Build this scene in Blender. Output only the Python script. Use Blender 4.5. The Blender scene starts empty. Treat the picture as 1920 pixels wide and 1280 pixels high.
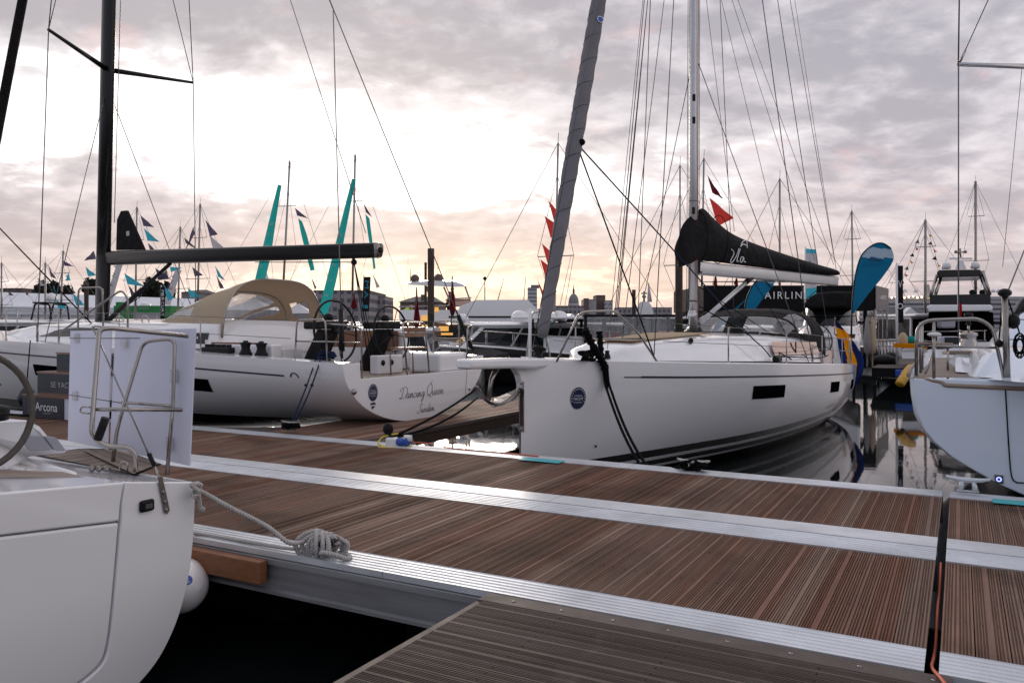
import bpy, bmesh, math, random
import numpy as np
from mathutils import Vector, Matrix
R = math.radians
random.seed(7)
SC = bpy.context.scene
COL = SC.collection

# ------------------------------------------------------------------ camera
F, CX, HY, H = 1520.0, 960.0, 612.0, 2.1     # focal length in photo pixels, principal column, horizon row, eye height
cam_d = bpy.data.cameras.new('camera'); cam = bpy.data.objects.new('camera', cam_d); COL.objects.link(cam)
cam.location = (0, 0, H); cam.rotation_euler = (R(90), 0, 0)
cam_d.sensor_width = 36; cam_d.lens = F/1920*36
cam_d.shift_y = -(640-HY)/1920
cam_d.clip_start = 0.05; cam_d.clip_end = 6000
SC.camera = cam

# ------------------------------------------------------------------ world
SUN_AZ, SUN_EL = -6.0, 11.0     # degrees from +Y (towards -X) and above the horizon
w = bpy.data.worlds.new('World'); SC.world = w; w.use_nodes = True
nt = w.node_tree; nt.nodes.clear()
def N(t, **k):
    n = nt.nodes.new(t)
    for a, b in k.items(): setattr(n, a, b)
    return n
def LK(a, b): nt.links.new(a, b)
def mth(op, a, b=None, c=None, clamp=False):
    n = N('ShaderNodeMath', operation=op, use_clamp=clamp)
    for i, v in enumerate((a, b, c)):
        if v is None: continue
        if isinstance(v, (int, float)): n.inputs[i].default_value = v
        else: LK(v, n.inputs[i])
    return n.outputs[0]
def vm(op, a, b):
    n = N('ShaderNodeVectorMath', operation=op)
    for i, v in enumerate((a, b)):
        if isinstance(v, (tuple, Vector)): n.inputs[i].default_value = v
        else: LK(v, n.inputs[i])
    return n.outputs['Value'] if op == 'DOT_PRODUCT' else n.outputs[0]
def mixc(f, a, b, bt='MIX'):
    n = N('ShaderNodeMix', data_type='RGBA', blend_type=bt)
    for k, v in ((0, f), (6, a), (7, b)):
        if isinstance(v, (int, float)): n.inputs[k].default_value = v
        elif isinstance(v, tuple): n.inputs[k].default_value = (*v, 1)
        else: LK(v, n.inputs[k])
    return n.outputs[2]
def sstep(x, lo, hi):
    n = N('ShaderNodeMapRange', interpolation_type='SMOOTHSTEP')
    LK(x, n.inputs[0]); n.inputs[1].default_value = lo; n.inputs[2].default_value = hi
    return n.outputs[0]
def pdir(px, py): return Vector(((px-CX)/F, 1, (HY-py)/F)).normalized()
tc = N('ShaderNodeTexCoord'); D = N('ShaderNodeVectorMath', operation='NORMALIZE'); LK(tc.outputs['Generated'], D.inputs[0]); D = D.outputs[0]
sx = N('ShaderNodeSeparateXYZ'); LK(D, sx.inputs[0])
den = mth('ADD', mth('MAXIMUM', sx.outputs[2], 0.0), 0.24)
cu = N('ShaderNodeCombineXYZ'); LK(mth('DIVIDE', sx.outputs[0], den), cu.inputs[0]); LK(mth('DIVIDE', sx.outputs[1], den), cu.inputs[1])
def noise(vec, scale, detail, rough, dist=0.0, off=(0, 0, 0)):
    v = vm('ADD', vec, off)
    n = N('ShaderNodeTexNoise'); LK(v, n.inputs['Vector'])
    n.inputs['Scale'].default_value = scale; n.inputs['Detail'].default_value = detail
    n.inputs['Roughness'].default_value = rough; n.inputs['Distortion'].default_value = dist
    return n.outputs[0]
def lobe(px, py, ax, az, amt):
    d = vm('MULTIPLY', vm('SUBTRACT', D, pdir(px, py)), (1/ax, 0.7, 1/az))
    return mth('MULTIPLY', mth('POWER', 2.718, mth('MULTIPLY', vm('DOT_PRODUCT', d, d), -1.0)), amt)
def total(*a):
    t = a[0]
    for b in a[1:]: t = mth('ADD', t, b)
    return t
cv = N('ShaderNodeVectorMath', operation='MULTIPLY'); LK(cu.outputs[0], cv.inputs[0]); cv.inputs[1].default_value = (1.75, 2.0, 1); CU = cv.outputs[0]
n_big = noise(CU, 0.75, 3, 0.5, 0.2, (3.1, 1.7, 0))
n_mid = noise(CU, 2.1, 9, 0.55, 0.25, (7.3, 2.2, 0))
n_cell = noise(CU, 5.2, 8, 0.56, 0.35, (1.3, 9.2, 0))
bias = total(lobe(470, 245, .24, .075, -.34), lobe(830, 335, .20, .048, -.20), lobe(850, 530, .26, .028, -.25), lobe(1190, 365, .14, .035, -.12), lobe(1050, 300, .22, .06, -.08), lobe(640, 130, .12, .05, -.05),
             lobe(180, 210, .15, .07, -.10), lobe(120, 10, .40, .05, .22), lobe(700, 60, .3, .06, .10), lobe(1440, 250, .05, .05, -.14), lobe(950, 130, .05, .05, -.06), lobe(1330, 300, .05, .03, -.08),
             lobe(900, 60, .50, .10, .13), lobe(1700, 240, .30, .32, .16), lobe(640, 440, .36, .035, .16), lobe(60, 400, .24, .09, .20), lobe(1150, 170, .20, .12, .10), lobe(1500, 560, .5, .05, .12))
cov = total(mth('MULTIPLY', n_big, .25), mth('MULTIPLY', n_mid, .80), mth('MULTIPLY', n_cell, .62), bias, -.255)
mask = sstep(cov, .40, .60)
thick = sstep(mth('ADD', cov, mth('MULTIPLY', mth('SUBTRACT', noise(CU, 3.0, 7, .58, .3, (14, 3, 0)), .5), .55)), .50, .92)
glow = total(lobe(560, 230, .36, .16, 1.0), lobe(880, 430, .36, .12, .55), lobe(-200, 200, .5, .3, .3))
warm = total(lobe(900, 560, .28, .042, 1.0), lobe(1080, 490, .30, .05, .45), lobe(500, 520, .5, .05, .40))
rosy = total(lobe(1500, 500, .9, .12, .9), lobe(300, 430, .6, .07, .6))
sky = N('ShaderNodeTexSky', sky_type='NISHITA'); sky.sun_disc = False
sky.sun_elevation = R(SUN_EL); sky.sun_rotation = R(SUN_AZ)
gap = mixc(mth('MINIMUM', glow, 1.0), (7.6, 7.5, 7.7), (12.6, 12.2, 12.0))
gap = mixc(mth('MINIMUM', warm, 1.0), gap, (12.0, 9.4, 6.9))
shade = mixc(thick, (6.9, 6.5, 6.9), (3.75, 3.55, 4.0))
shade = mixc(mth('MINIMUM', mth('MULTIPLY', glow, .55), 1.0), shade, mixc(thick, (8.6, 8.0, 7.8), (5.0, 4.5, 4.4)))
shade = mixc(mth('MULTIPLY', rosy, .6), shade, mixc(thick, (6.9, 5.75, 5.7), (5.0, 4.2, 4.35)))
shade = mixc(mth('MULTIPLY', mth('MINIMUM', warm, 1.0), .6), shade, (8.2, 6.0, 4.6))
pinkm = mth('MULTIPLY', sstep(noise(CU, 2.6, 5, .55, .3, (9, 14, 0)), .58, .72), .42)
cloud = mixc(pinkm, shade, (7.0, 4.9, 4.8))
colr = mixc(mask, gap, cloud)
rear = mixc(sstep(sx.outputs[0], .35, .95), (3.7, 4.0, 4.9), (8.8, 7.9, 7.7))
colr = mixc(mth('MULTIPLY', sstep(sx.outputs[1], .25, -.30), .85), colr, rear)     # the overcast half behind the viewer
colr = mixc(0.035, colr, sky.outputs[0], 'ADD')
bg = N('ShaderNodeBackground'); LK(colr, bg.inputs[0]); bg.inputs[1].default_value = 0.1
wo = N('ShaderNodeOutputWorld'); LK(bg.outputs[0], wo.inputs[0])

sun_d = bpy.data.lights.new('sun', 'SUN'); sun_d.energy = 0.7; sun_d.angle = R(14); sun_d.color = (1.0, .87, .74)
sun = bpy.data.objects.new('sun', sun_d); COL.objects.link(sun)
sun.rotation_euler = (-Vector((math.sin(R(SUN_AZ))*math.cos(R(SUN_EL)), math.cos(R(SUN_AZ))*math.cos(R(SUN_EL)), math.sin(R(SUN_EL))))).to_track_quat('-Z', 'Y').to_euler()
SC.view_settings.view_transform = 'Standard'; SC.view_settings.look = 'None'; SC.view_settings.gamma = 1.0; SC.view_settings.exposure = 0.28
SC.cycles.max_bounces = 8; SC.cycles.transparent_max_bounces = 12; SC.cycles.caustics_reflective = False; SC.cycles.caustics_refractive = False
SC.cycles.use_denoising = True

# ------------------------------------------------------------------ frames
MX, MY = 0.8752, -0.4837       # along the main pontoon
PX, PY = 0.4837, 0.8752        # away across it
def W(px, py, Y): return Vector(((px-CX)/F*Y, Y, H-(py-HY)/F*Y))
def mpz(m, p, z): return Vector((MX*m+PX*p, MY*m+PY*p, z))
def on_m(px, py, m):
    t = (px-CX)/F; p = m*(MX+PX*t)/(MX*t-PX); Y = MY*m+PY*p
    return mpz(m, p, H-(py-HY)/F*Y)
def on_p(px, py, p):
    t = (px-CX)/F; m = p*(MX*t-PX)/(MX+PX*t); Y = MY*m+PY*p
    return mpz(m, p, H-(py-HY)/F*Y)
def on_z(px, py, z): return W(px, py, F*(H-z)/(py-HY))

# ------------------------------------------------------------------ materials
def mat(name, col, rough=.5, metal=0.0, coat=0.0, spec=.5, nz=None, bump=None, emit=None, alpha=None, trans=0.0, sheen=0.0, stretch=None):
    m = bpy.data.materials.new(name); m.use_nodes = True
    t = m.node_tree; b = t.nodes['Principled BSDF']
    b.inputs['Base Color'].default_value = (*col, 1); b.inputs['Roughness'].default_value = rough; b.inputs['Metallic'].default_value = metal
    b.inputs['Coat Weight'].default_value = coat; b.inputs['Coat Roughness'].default_value = .05
    b.inputs['Specular IOR Level'].default_value = spec
    if sheen: b.inputs['Sheen Weight'].default_value = sheen
    if trans: b.inputs['Transmission Weight'].default_value = trans
    if alpha is not None: b.inputs['Alpha'].default_value = alpha
    if emit: b.inputs['Emission Color'].default_value = (*emit[0], 1); b.inputs['Emission Strength'].default_value = emit[1]
    co = t.nodes.new('ShaderNodeTexCoord'); vec = co.outputs['Object']
    if stretch:
        mp = t.nodes.new('ShaderNodeMapping'); mp.inputs['Scale'].default_value = stretch; t.links.new(vec, mp.inputs[0]); vec = mp.outputs[0]
    if nz:      # (scale, amount, second colour or None)
        n = t.nodes.new('ShaderNodeTexNoise'); n.inputs['Scale'].default_value = nz[0]; n.inputs['Detail'].default_value = 6; n.inputs['Roughness'].default_value = .6
        t.links.new(vec, n.inputs['Vector'])
        mr = t.nodes.new('ShaderNodeMapRange'); mr.inputs[1].default_value = .3; mr.inputs[2].default_value = .7; t.links.new(n.outputs[0], mr.inputs[0])
        mx = t.nodes.new('ShaderNodeMix'); mx.data_type = 'RGBA'
        c2 = nz[2] if len(nz) > 2 else tuple(max(0, c*(1-nz[1])) for c in col)
        mx.inputs[6].default_value = (*col, 1); mx.inputs[7].default_value = (*c2, 1); t.links.new(mr.outputs[0], mx.inputs[0]); t.links.new(mx.outputs[2], b.inputs['Base Color'])
        rr = t.nodes.new('ShaderNodeMapRange'); rr.inputs[3].default_value = rough*.85; rr.inputs[4].default_value = min(1, rough*1.25); t.links.new(n.outputs[0], rr.inputs[0]); t.links.new(rr.outputs[0], b.inputs['Roughness'])
    if bump:    # (scale, strength, distance)
        n = t.nodes.new('ShaderNodeTexNoise'); n.inputs['Scale'].default_value = bump[0]; n.inputs['Detail'].default_value = 4; t.links.new(vec, n.inputs['Vector'])
        bp = t.nodes.new('ShaderNodeBump'); bp.inputs['Strength'].default_value = bump[1]; bp.inputs['Distance'].default_value = bump[2]
        t.links.new(n.outputs[0], bp.inputs['Height']); t.links.new(bp.outputs[0], b.inputs['Normal'])
    return m
def zband(name, top, bands, rough=.16):
    """gelcoat whose painted boot stripes are bands of height: [(z_upper, colour), ...] listed downwards"""
    m = mat(name, top, rough, coat=.38, spec=.35)
    t = m.node_tree; b = t.nodes['Principled BSDF']
    co = t.nodes.new('ShaderNodeTexCoord'); s = t.nodes.new('ShaderNodeSeparateXYZ'); t.links.new(co.outputs['Object'], s.inputs[0])
    prev = None
    for z, c in bands:
        g = t.nodes.new('ShaderNodeMath'); g.operation = 'LESS_THAN'; t.links.new(s.outputs[2], g.inputs[0]); g.inputs[1].default_value = z
        mx = t.nodes.new('ShaderNodeMix'); mx.data_type = 'RGBA'; t.links.new(g.outputs[0], mx.inputs[0])
        if prev is None: mx.inputs[6].default_value = (*top, 1)
        else: t.links.new(prev, mx.inputs[6])
        mx.inputs[7].default_value = (*c, 1); prev = mx.outputs[2]
    t.links.new(prev, b.inputs['Base Color'])
    n = t.nodes.new('ShaderNodeTexNoise'); n.inputs['Scale'].default_value = 1.3; n.inputs['Detail'].default_value = 2; t.links.new(co.outputs['Object'], n.inputs['Vector'])
    bp = t.nodes.new('ShaderNodeBump'); bp.inputs['Strength'].default_value = .12; bp.inputs['Distance'].default_value = .02; t.links.new(n.outputs[0], bp.inputs['Height']); t.links.new(bp.outputs[0], b.inputs['Coat Normal'])
    return m
def planks(name, cols, rough=.55, groove=True, screws=None):
    """timber whose UV is (plank number + fraction across, metres along)"""
    m = mat(name, cols[0], rough, spec=.08)
    t = m.node_tree; b = t.nodes['Principled BSDF']; nn = t.nodes.new; lk = t.links.new
    uv = nn('ShaderNodeUVMap'); uv.uv_map = 'UV'; s = nn('ShaderNodeSeparateXYZ'); lk(uv.outputs[0], s.inputs[0])
    fl = nn('ShaderNodeMath'); fl.operation = 'FLOOR'; lk(s.outputs[0], fl.inputs[0])
    wn = nn('ShaderNodeTexWhiteNoise'); wn.noise_dimensions = '1D'; lk(fl.outputs[0], wn.inputs['W'])
    cr = nn('ShaderNodeValToRGB'); cr.color_ramp.interpolation = 'LINEAR'
    e = cr.color_ramp.elements
    e[0].color = (*cols[0], 1); e[1].color = (*cols[-1], 1)
    for i, c in enumerate(cols[1:-1]):
        k = e.new((i+1)/(len(cols)-1)); k.color = (*c, 1)
    lk(wn.outputs[0], cr.inputs[0])
    cb = nn('ShaderNodeCombineXYZ')
    a1 = nn('ShaderNodeMath'); a1.operation = 'MULTIPLY'; lk(s.outputs[0], a1.inputs[0]); a1.inputs[1].default_value = 6.0
    a2 = nn('ShaderNodeMath'); a2.operation = 'MULTIPLY'; lk(s.outputs[1], a2.inputs[0]); a2.inputs[1].default_value = 1.1
    lk(a1.outputs[0], cb.inputs[0]); lk(a2.outputs[0], cb.inputs[1]); lk(wn.outputs[0], cb.inputs[2])
    n = nn('ShaderNodeTexNoise'); n.inputs['Scale'].default_value = 1.6; n.inputs['Detail'].default_value = 7; n.inputs['Roughness'].default_value = .65; lk(cb.outputs[0], n.inputs['Vector'])
    mr = nn('ShaderNodeMapRange'); mr.inputs[1].default_value = .25; mr.inputs[2].default_value = .75; mr.inputs[3].default_value = .70; mr.inputs[4].default_value = 1.28; lk(n.outputs[0], mr.inputs[0])
    mx = nn('ShaderNodeMix'); mx.data_type = 'RGBA'; mx.blend_type = 'MULTIPLY'; mx.inputs[0].default_value = 1; lk(cr.outputs[0], mx.inputs[6]); lk(mr.outputs[0], mx.inputs[7])
    out = mx.outputs[2]
    # pale scuffs and salt, blotchy
    co = nn('ShaderNodeTexCoord'); n2 = nn('ShaderNodeTexNoise'); n2.inputs['Scale'].default_value = 1.4; n2.inputs['Detail'].default_value = 8; n2.inputs['Roughness'].default_value = .7; lk(co.outputs['Object'], n2.inputs['Vector'])
    m2 = nn('ShaderNodeMapRange'); m2.inputs[1].default_value = .58; m2.inputs[2].default_value = .78; m2.inputs[4].default_value = .42; lk(n2.outputs[0], m2.inputs[0])
    mx2 = nn('ShaderNodeMix'); mx2.data_type = 'RGBA'; lk(m2.outputs[0], mx2.inputs[0]); lk(out, mx2.inputs[6]); mx2.inputs[7].default_value = (.30, .26, .24, 1); out = mx2.outputs[2]
    n3 = nn('ShaderNodeTexNoise'); n3.inputs['Scale'].default_value = .75; n3.inputs['Detail'].default_value = 5; n3.inputs['Distortion'].default_value = .8; lk(co.outputs['Object'], n3.inputs['Vector'])
    m3 = nn('ShaderNodeMapRange'); m3.inputs[1].default_value = .52; m3.inputs[2].default_value = .68; m3.inputs[3].default_value = 1.0; m3.inputs[4].default_value = .62; lk(n3.outputs[0], m3.inputs[0])
    mx4 = nn('ShaderNodeMix'); mx4.data_type = 'RGBA'; mx4.blend_type = 'MULTIPLY'; mx4.inputs[0].default_value = 1; lk(out, mx4.inputs[6]); lk(m3.outputs[0], mx4.inputs[7]); out = mx4.outputs[2]
    rr = nn('ShaderNodeMapRange'); rr.inputs[3].default_value = rough*.75; rr.inputs[4].default_value = rough*1.3; lk(n2.outputs[0], rr.inputs[0]); lk(rr.outputs[0], b.inputs['Roughness'])
    if screws:
        def M2(op, a, bb=None):
            q = nn('ShaderNodeMath'); q.operation = op
            for i, v in enumerate((a, bb)):
                if v is None: continue
                if isinstance(v, (int, float)): q.inputs[i].default_value = v
                else: lk(v, q.inputs[i])
            return q.outputs[0]
        fr = M2('FRACT', s.outputs[0]); du = M2('MULTIPLY', M2('SUBTRACT', M2('ABSOLUTE', M2('SUBTRACT', fr, .5)), .24), .148)
        acc = None
        for v0 in screws:
            dv = M2('SUBTRACT', s.outputs[1], v0)
            d = M2('LESS_THAN', M2('SQRT', M2('ADD', M2('MULTIPLY', du, du), M2('MULTIPLY', dv, dv))), .0065)
            acc = d if acc is None else M2('MAXIMUM', acc, d)
        mx3 = nn('ShaderNodeMix'); mx3.data_type = 'RGBA'; lk(acc, mx3.inputs[0]); lk(out, mx3.inputs[6]); mx3.inputs[7].default_value = (.02, .018, .016, 1); out = mx3.outputs[2]
    lk(out, b.inputs['Base Color'])
    bp = nn('ShaderNodeBump'); bp.inputs['Strength'].default_value = .35; bp.inputs['Distance'].default_value = .004; lk(n.outputs[0], bp.inputs['Height']); lk(bp.outputs[0], b.inputs['Normal'])
    return m
def clear(name, tint=(1, 1, 1), gloss=.12, milk=.0):
    m = bpy.data.materials.new(name); m.use_nodes = True; t = m.node_tree; t.nodes.clear(); nn = t.nodes.new
    tr = nn('ShaderNodeBsdfTransparent'); tr.inputs[0].default_value = (*tint, 1)
    gl = nn('ShaderNodeBsdfGlossy'); gl.inputs['Roughness'].default_value = .06
    df = nn('ShaderNodeBsdfDiffuse'); df.inputs[0].default_value = (.6, .6, .62, 1)
    n = nn('ShaderNodeTexNoise'); n.inputs['Scale'].default_value = 7; n.inputs['Detail'].default_value = 3; n.inputs['Distortion'].default_value = 1.2
    bp = nn('ShaderNodeBump'); bp.inputs['Strength'].default_value = .4; bp.inputs['Distance'].default_value = .03; t.links.new(n.outputs[0], bp.inputs['Height']); t.links.new(bp.outputs[0], gl.inputs['Normal'])
    m1 = nn('ShaderNodeMixShader'); m1.inputs[0].default_value = milk; t.links.new(tr.outputs[0], m1.inputs[1]); t.links.new(df.outputs[0], m1.inputs[2])
    lw = nn('ShaderNodeLayerWeight'); lw.inputs[0].default_value = .25
    mr = nn('ShaderNodeMapRange'); mr.inputs[3].default_value = gloss; mr.inputs[4].default_value = min(1, gloss+.5); t.links.new(lw.outputs['Fresnel'], mr.inputs[0])
    m2 = nn('ShaderNodeMixShader'); t.links.new(mr.outputs[0], m2.inputs[0]); t.links.new(m1.outputs[0], m2.inputs[1]); t.links.new(gl.outputs[0], m2.inputs[2])
    o = nn('ShaderNodeOutputMaterial'); t.links.new(m2.outputs[0], o.inputs[0]); return m
def cloth(name, col, tl=.35, rough=.8):
    m = bpy.data.materials.new(name); m.use_nodes = True; t = m.node_tree; t.nodes.clear(); nn = t.nodes.new
    a = nn('ShaderNodeBsdfDiffuse'); a.inputs[0].default_value = (*col, 1); b = nn('ShaderNodeBsdfTranslucent'); b.inputs[0].default_value = (*col, 1)
    mx = nn('ShaderNodeMixShader'); mx.inputs[0].default_value = tl; t.links.new(a.outputs[0], mx.inputs[1]); t.links.new(b.outputs[0], mx.inputs[2])
    co = nn('ShaderNodeTexCoord'); n = nn('ShaderNodeTexNoise'); n.inputs['Scale'].default_value = 4; n.inputs['Detail'].default_value = 3; t.links.new(co.outputs['Object'], n.inputs['Vector'])
    bp = nn('ShaderNodeBump'); bp.inputs['Strength'].default_value = .5; bp.inputs['Distance'].default_value = .04; t.links.new(n.outputs[0], bp.inputs['Height']); t.links.new(bp.outputs[0], a.inputs['Normal'])
    o = nn('ShaderNodeOutputMaterial'); t.links.new(mx.outputs[0], o.inputs[0]); return m
BLK = (.006, .006, .007)
T = {}
T['gel'] = mat('white gelcoat', (.86, .85, .86), .14, coat=.6, nz=(.8, .03))
T['gel2'] = mat('white nonskid deck', (.74, .74, .75), .5, nz=(3, .06), bump=(220, .2, .002))
T['gelgrey'] = mat('grey pad', (.42, .42, .46), .6, nz=(6, .1))
T['steel'] = mat('stainless', (.40, .375, .355), .22, metal=1, nz=(5, .2))
T['dsteel'] = mat('aged stainless', (.30, .275, .26), .26, metal=1, nz=(7, .2))
T['wire'] = mat('rigging wire', (.16, .155, .155), .35, metal=.8)
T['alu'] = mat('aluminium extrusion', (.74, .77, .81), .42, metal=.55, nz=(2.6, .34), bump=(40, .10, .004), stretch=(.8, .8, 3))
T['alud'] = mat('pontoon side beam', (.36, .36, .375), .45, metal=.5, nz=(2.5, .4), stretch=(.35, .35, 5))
T['mastalu'] = mat('anodised mast', (.56, .56, .57), .32, metal=.75, nz=(3, .08))
T['carbon'] = mat('black lacquered carbon', (.007, .006, .006), .22, spec=.28, coat=.15, nz=(1.2, .3))
T['black'] = mat('black plastic', BLK, .45, spec=.22, nz=(9, .3))
T['rubber'] = mat('dark rubber', (.012, .012, .013), .7, spec=.2)
T['leather'] = mat('stitched wheel leather', (.085, .07, .06), .6, nz=(30, .3), bump=(120, .3, .002))
T['rope_blk'] = mat('black braided rope', (.007, .007, .008), .9, spec=.06, bump=(160, .6, .004))
T['rope_blue'] = mat('navy braided rope', (.014, .026, .065), .85, spec=.12, bump=(160, .6, .004))
T['rope_grey'] = mat('weathered laid rope', (.50, .47, .45), .85, nz=(60, .25), bump=(300, .5, .002))
T['cloth_blk'] = mat('black acrylic canvas', (.014, .0125, .013), .85, spec=.2, nz=(3, .35), bump=(7, .8, .07))
T['furl'] = mat('grey sun strip canvas', (.20, .19, .205), .8, nz=(2.2, .2), bump=(4, .35, .03))
T['beige'] = cloth('beige canvas', (.60, .485, .355), .30)
T['vinyl'] = clear('clear window vinyl', (.93, .93, .93), .10, .22)
T['glass'] = clear('clear screen glass', (.80, .83, .84), .10, .03)
T['tint'] = mat('dark tinted glass', (.009, .010, .012), .07, spec=.30)
T['port'] = mat('smoked acrylic port', (.004, .003, .004), .9, spec=.0)
T['mirror'] = mat('reflective cabin glass', (.46, .30, .23), .06, metal=.9)
T['greenglass'] = clear('green tinted screen', (.45, .75, .66), .14, .05)
T['teak'] = planks('weathered teak', [(.30, .235, .19), (.34, .27, .22), (.27, .21, .17)], .6)
T['teakp'] = mat('teak trim', (.33, .25, .19), .55, nz=(6, .25), stretch=(1, 1, 6))
T['varnish'] = mat('varnished mahogany', (.23, .085, .03), .22, coat=.5, nz=(9, .35), stretch=(.6, .6, 9))
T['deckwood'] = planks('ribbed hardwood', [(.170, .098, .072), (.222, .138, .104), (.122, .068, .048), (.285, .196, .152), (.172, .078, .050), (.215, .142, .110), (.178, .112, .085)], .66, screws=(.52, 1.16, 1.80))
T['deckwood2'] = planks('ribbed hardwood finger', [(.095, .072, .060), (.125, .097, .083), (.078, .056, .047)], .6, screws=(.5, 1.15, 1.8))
T['darkbeam'] = mat('dark timber beam', (.055, .028, .018), .6, nz=(3, .4), stretch=(2, 2, 12))
T['woodfl'] = mat('timber fender board', (.30, .115, .045), .45, nz=(4, .4), stretch=(3, 3, 20))
T['bearer'] = mat('brown bearer board', (.085, .06, .05), .6, nz=(4, .3), stretch=(2, 2, 14))
T['navy'] = mat('navy sticker', (.012, .02, .075), .3)
T['navypanel'] = mat('navy panel', (.012, .017, .035), .4, nz=(3, .2))
T['white'] = mat('white print', (.82, .82, .82), .45)
T['grey'] = mat('grey print', (.45, .45, .47), .5)
T['ink'] = mat('grey ink', (.09, .09, .10), .5)
T['board'] = mat('white foam board', (.66, .67, .78), .6, nz=(2, .04))
T['turq'] = mat('turquoise tape', (.06, .47, .52), .5, nz=(8, .2))
T['orange'] = mat('orange cable', (.60, .12, .05), .5)
T['yellow'] = mat('yellow cable', (.70, .52, .05), .5)
T['yell2'] = mat('worn yellow plastic', (.62, .34, .02), .5, nz=(7, .4))
T['plugblue'] = mat('blue plug plastic', (.02, .09, .42), .35)
T['red'] = cloth('red bunting', (.62, .06, .05), .5)
T['maroon'] = cloth('furled maroon ensign', (.17, .02, .03), .2)
T['teal'] = cloth('teal banner', (.03, .40, .37), .5)
T['cyan'] = cloth('light blue pennant', (.06, .40, .54), .5)
T['mauve'] = cloth('slate pennant', (.13, .11, .17), .3)
T['pale'] = cloth('pale banner', (.50, .48, .52), .4)
T['banblue'] = cloth('blue feather flag', (.012, .145, .285), .3)
T['banlight'] = cloth('pale blue flag band', (.33, .44, .55), .3)
T['swblue'] = cloth('flag blue', (.014, .03, .14), .25)
T['swyel'] = cloth('flag yellow', (.80, .32, .012), .35)
T['banblack'] = cloth('black banner', (.02, .018, .02), .1)
T['canvgrey'] = mat('grey cover canvas', (.20, .19, .19), .85, nz=(3, .15), bump=(6, .4, .03))
T['tent'] = mat('white marquee fabric', (.72, .73, .77), .6, nz=(1, .05))
T['tentd'] = mat('grey marquee side', (.20, .20, .23), .7)
T['green'] = mat('green stall hoarding', (.03, .26, .06), .6, nz=(2, .15))
T['pile'] = mat('rusty steel pile', (.055, .032, .022), .75, nz=(2.5, .5), bump=(12, .5, .03))
T['pilew'] = mat('weed on pile foot', (.025, .03, .012), .9, nz=(6, .4))
T['hullblk'] = mat('black motorboat hull', (.012, .010, .010), .14, coat=.5)
T['lamp'] = mat('warm lit saloon', (.5, .3, .1), .5, emit=((1.0, .50, .10), .55))
T['lampw'] = mat('warm deck light', (.9, .8, .6), .5, emit=((1.0, .75, .42), 5.0))
T['blueled'] = mat('blue ring light', (.1, .1, .5), .5, emit=((.25, .3, 1.0), 2.5))
T['hivis'] = mat('hi-vis jacket', (.50, .85, .05), .7)
T['skin'] = mat('skin', (.45, .27, .2), .6)
T['hair'] = mat('dark hair', (.03, .02, .015), .7)
T['clothred'] = mat('dark red jacket', (.22, .035, .03), .8)
T['cap_red'] = mat('red fabric', (.4, .05, .05), .8)
T['conc'] = mat('concrete', (.30, .28, .27), .8, nz=(1, .2))
T['bldg'] = mat('grey render', (.26, .24, .25), .8, nz=(.12, .2))
T['bldg2'] = mat('pale facade', (.42, .40, .41), .8, nz=(.1, .12))
T['bldgbr'] = mat('brown brick', (.16, .11, .10), .85, nz=(.3, .25))
T['roof'] = mat('slate roof', (.085, .08, .09), .8, nz=(.6, .25))
T['win'] = mat('dark window', (.04, .045, .06), .15)
T['domec'] = mat('dome lead', (.24, .235, .25), .7, nz=(.5, .2))
T['float'] = mat('dark float', (.010, .010, .010), .9, spec=.1)
T['pavil'] = mat('black exhibition cladding', (.008, .008, .010), .7, spec=.15, nz=(1, .3))
T['pavils'] = mat('brown grey end panel', (.20, .175, .165), .6)
T['leafd'] = mat('dark foliage', (.022, .028, .016), .85, nz=(.5, .5))
T['bark'] = mat('bark', (.05, .04, .03), .9)
T['dome_w'] = mat('white radome', (.75, .74, .75), .35)
T['dome_d'] = mat('dark radome', (.09, .055, .05), .5)

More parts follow.
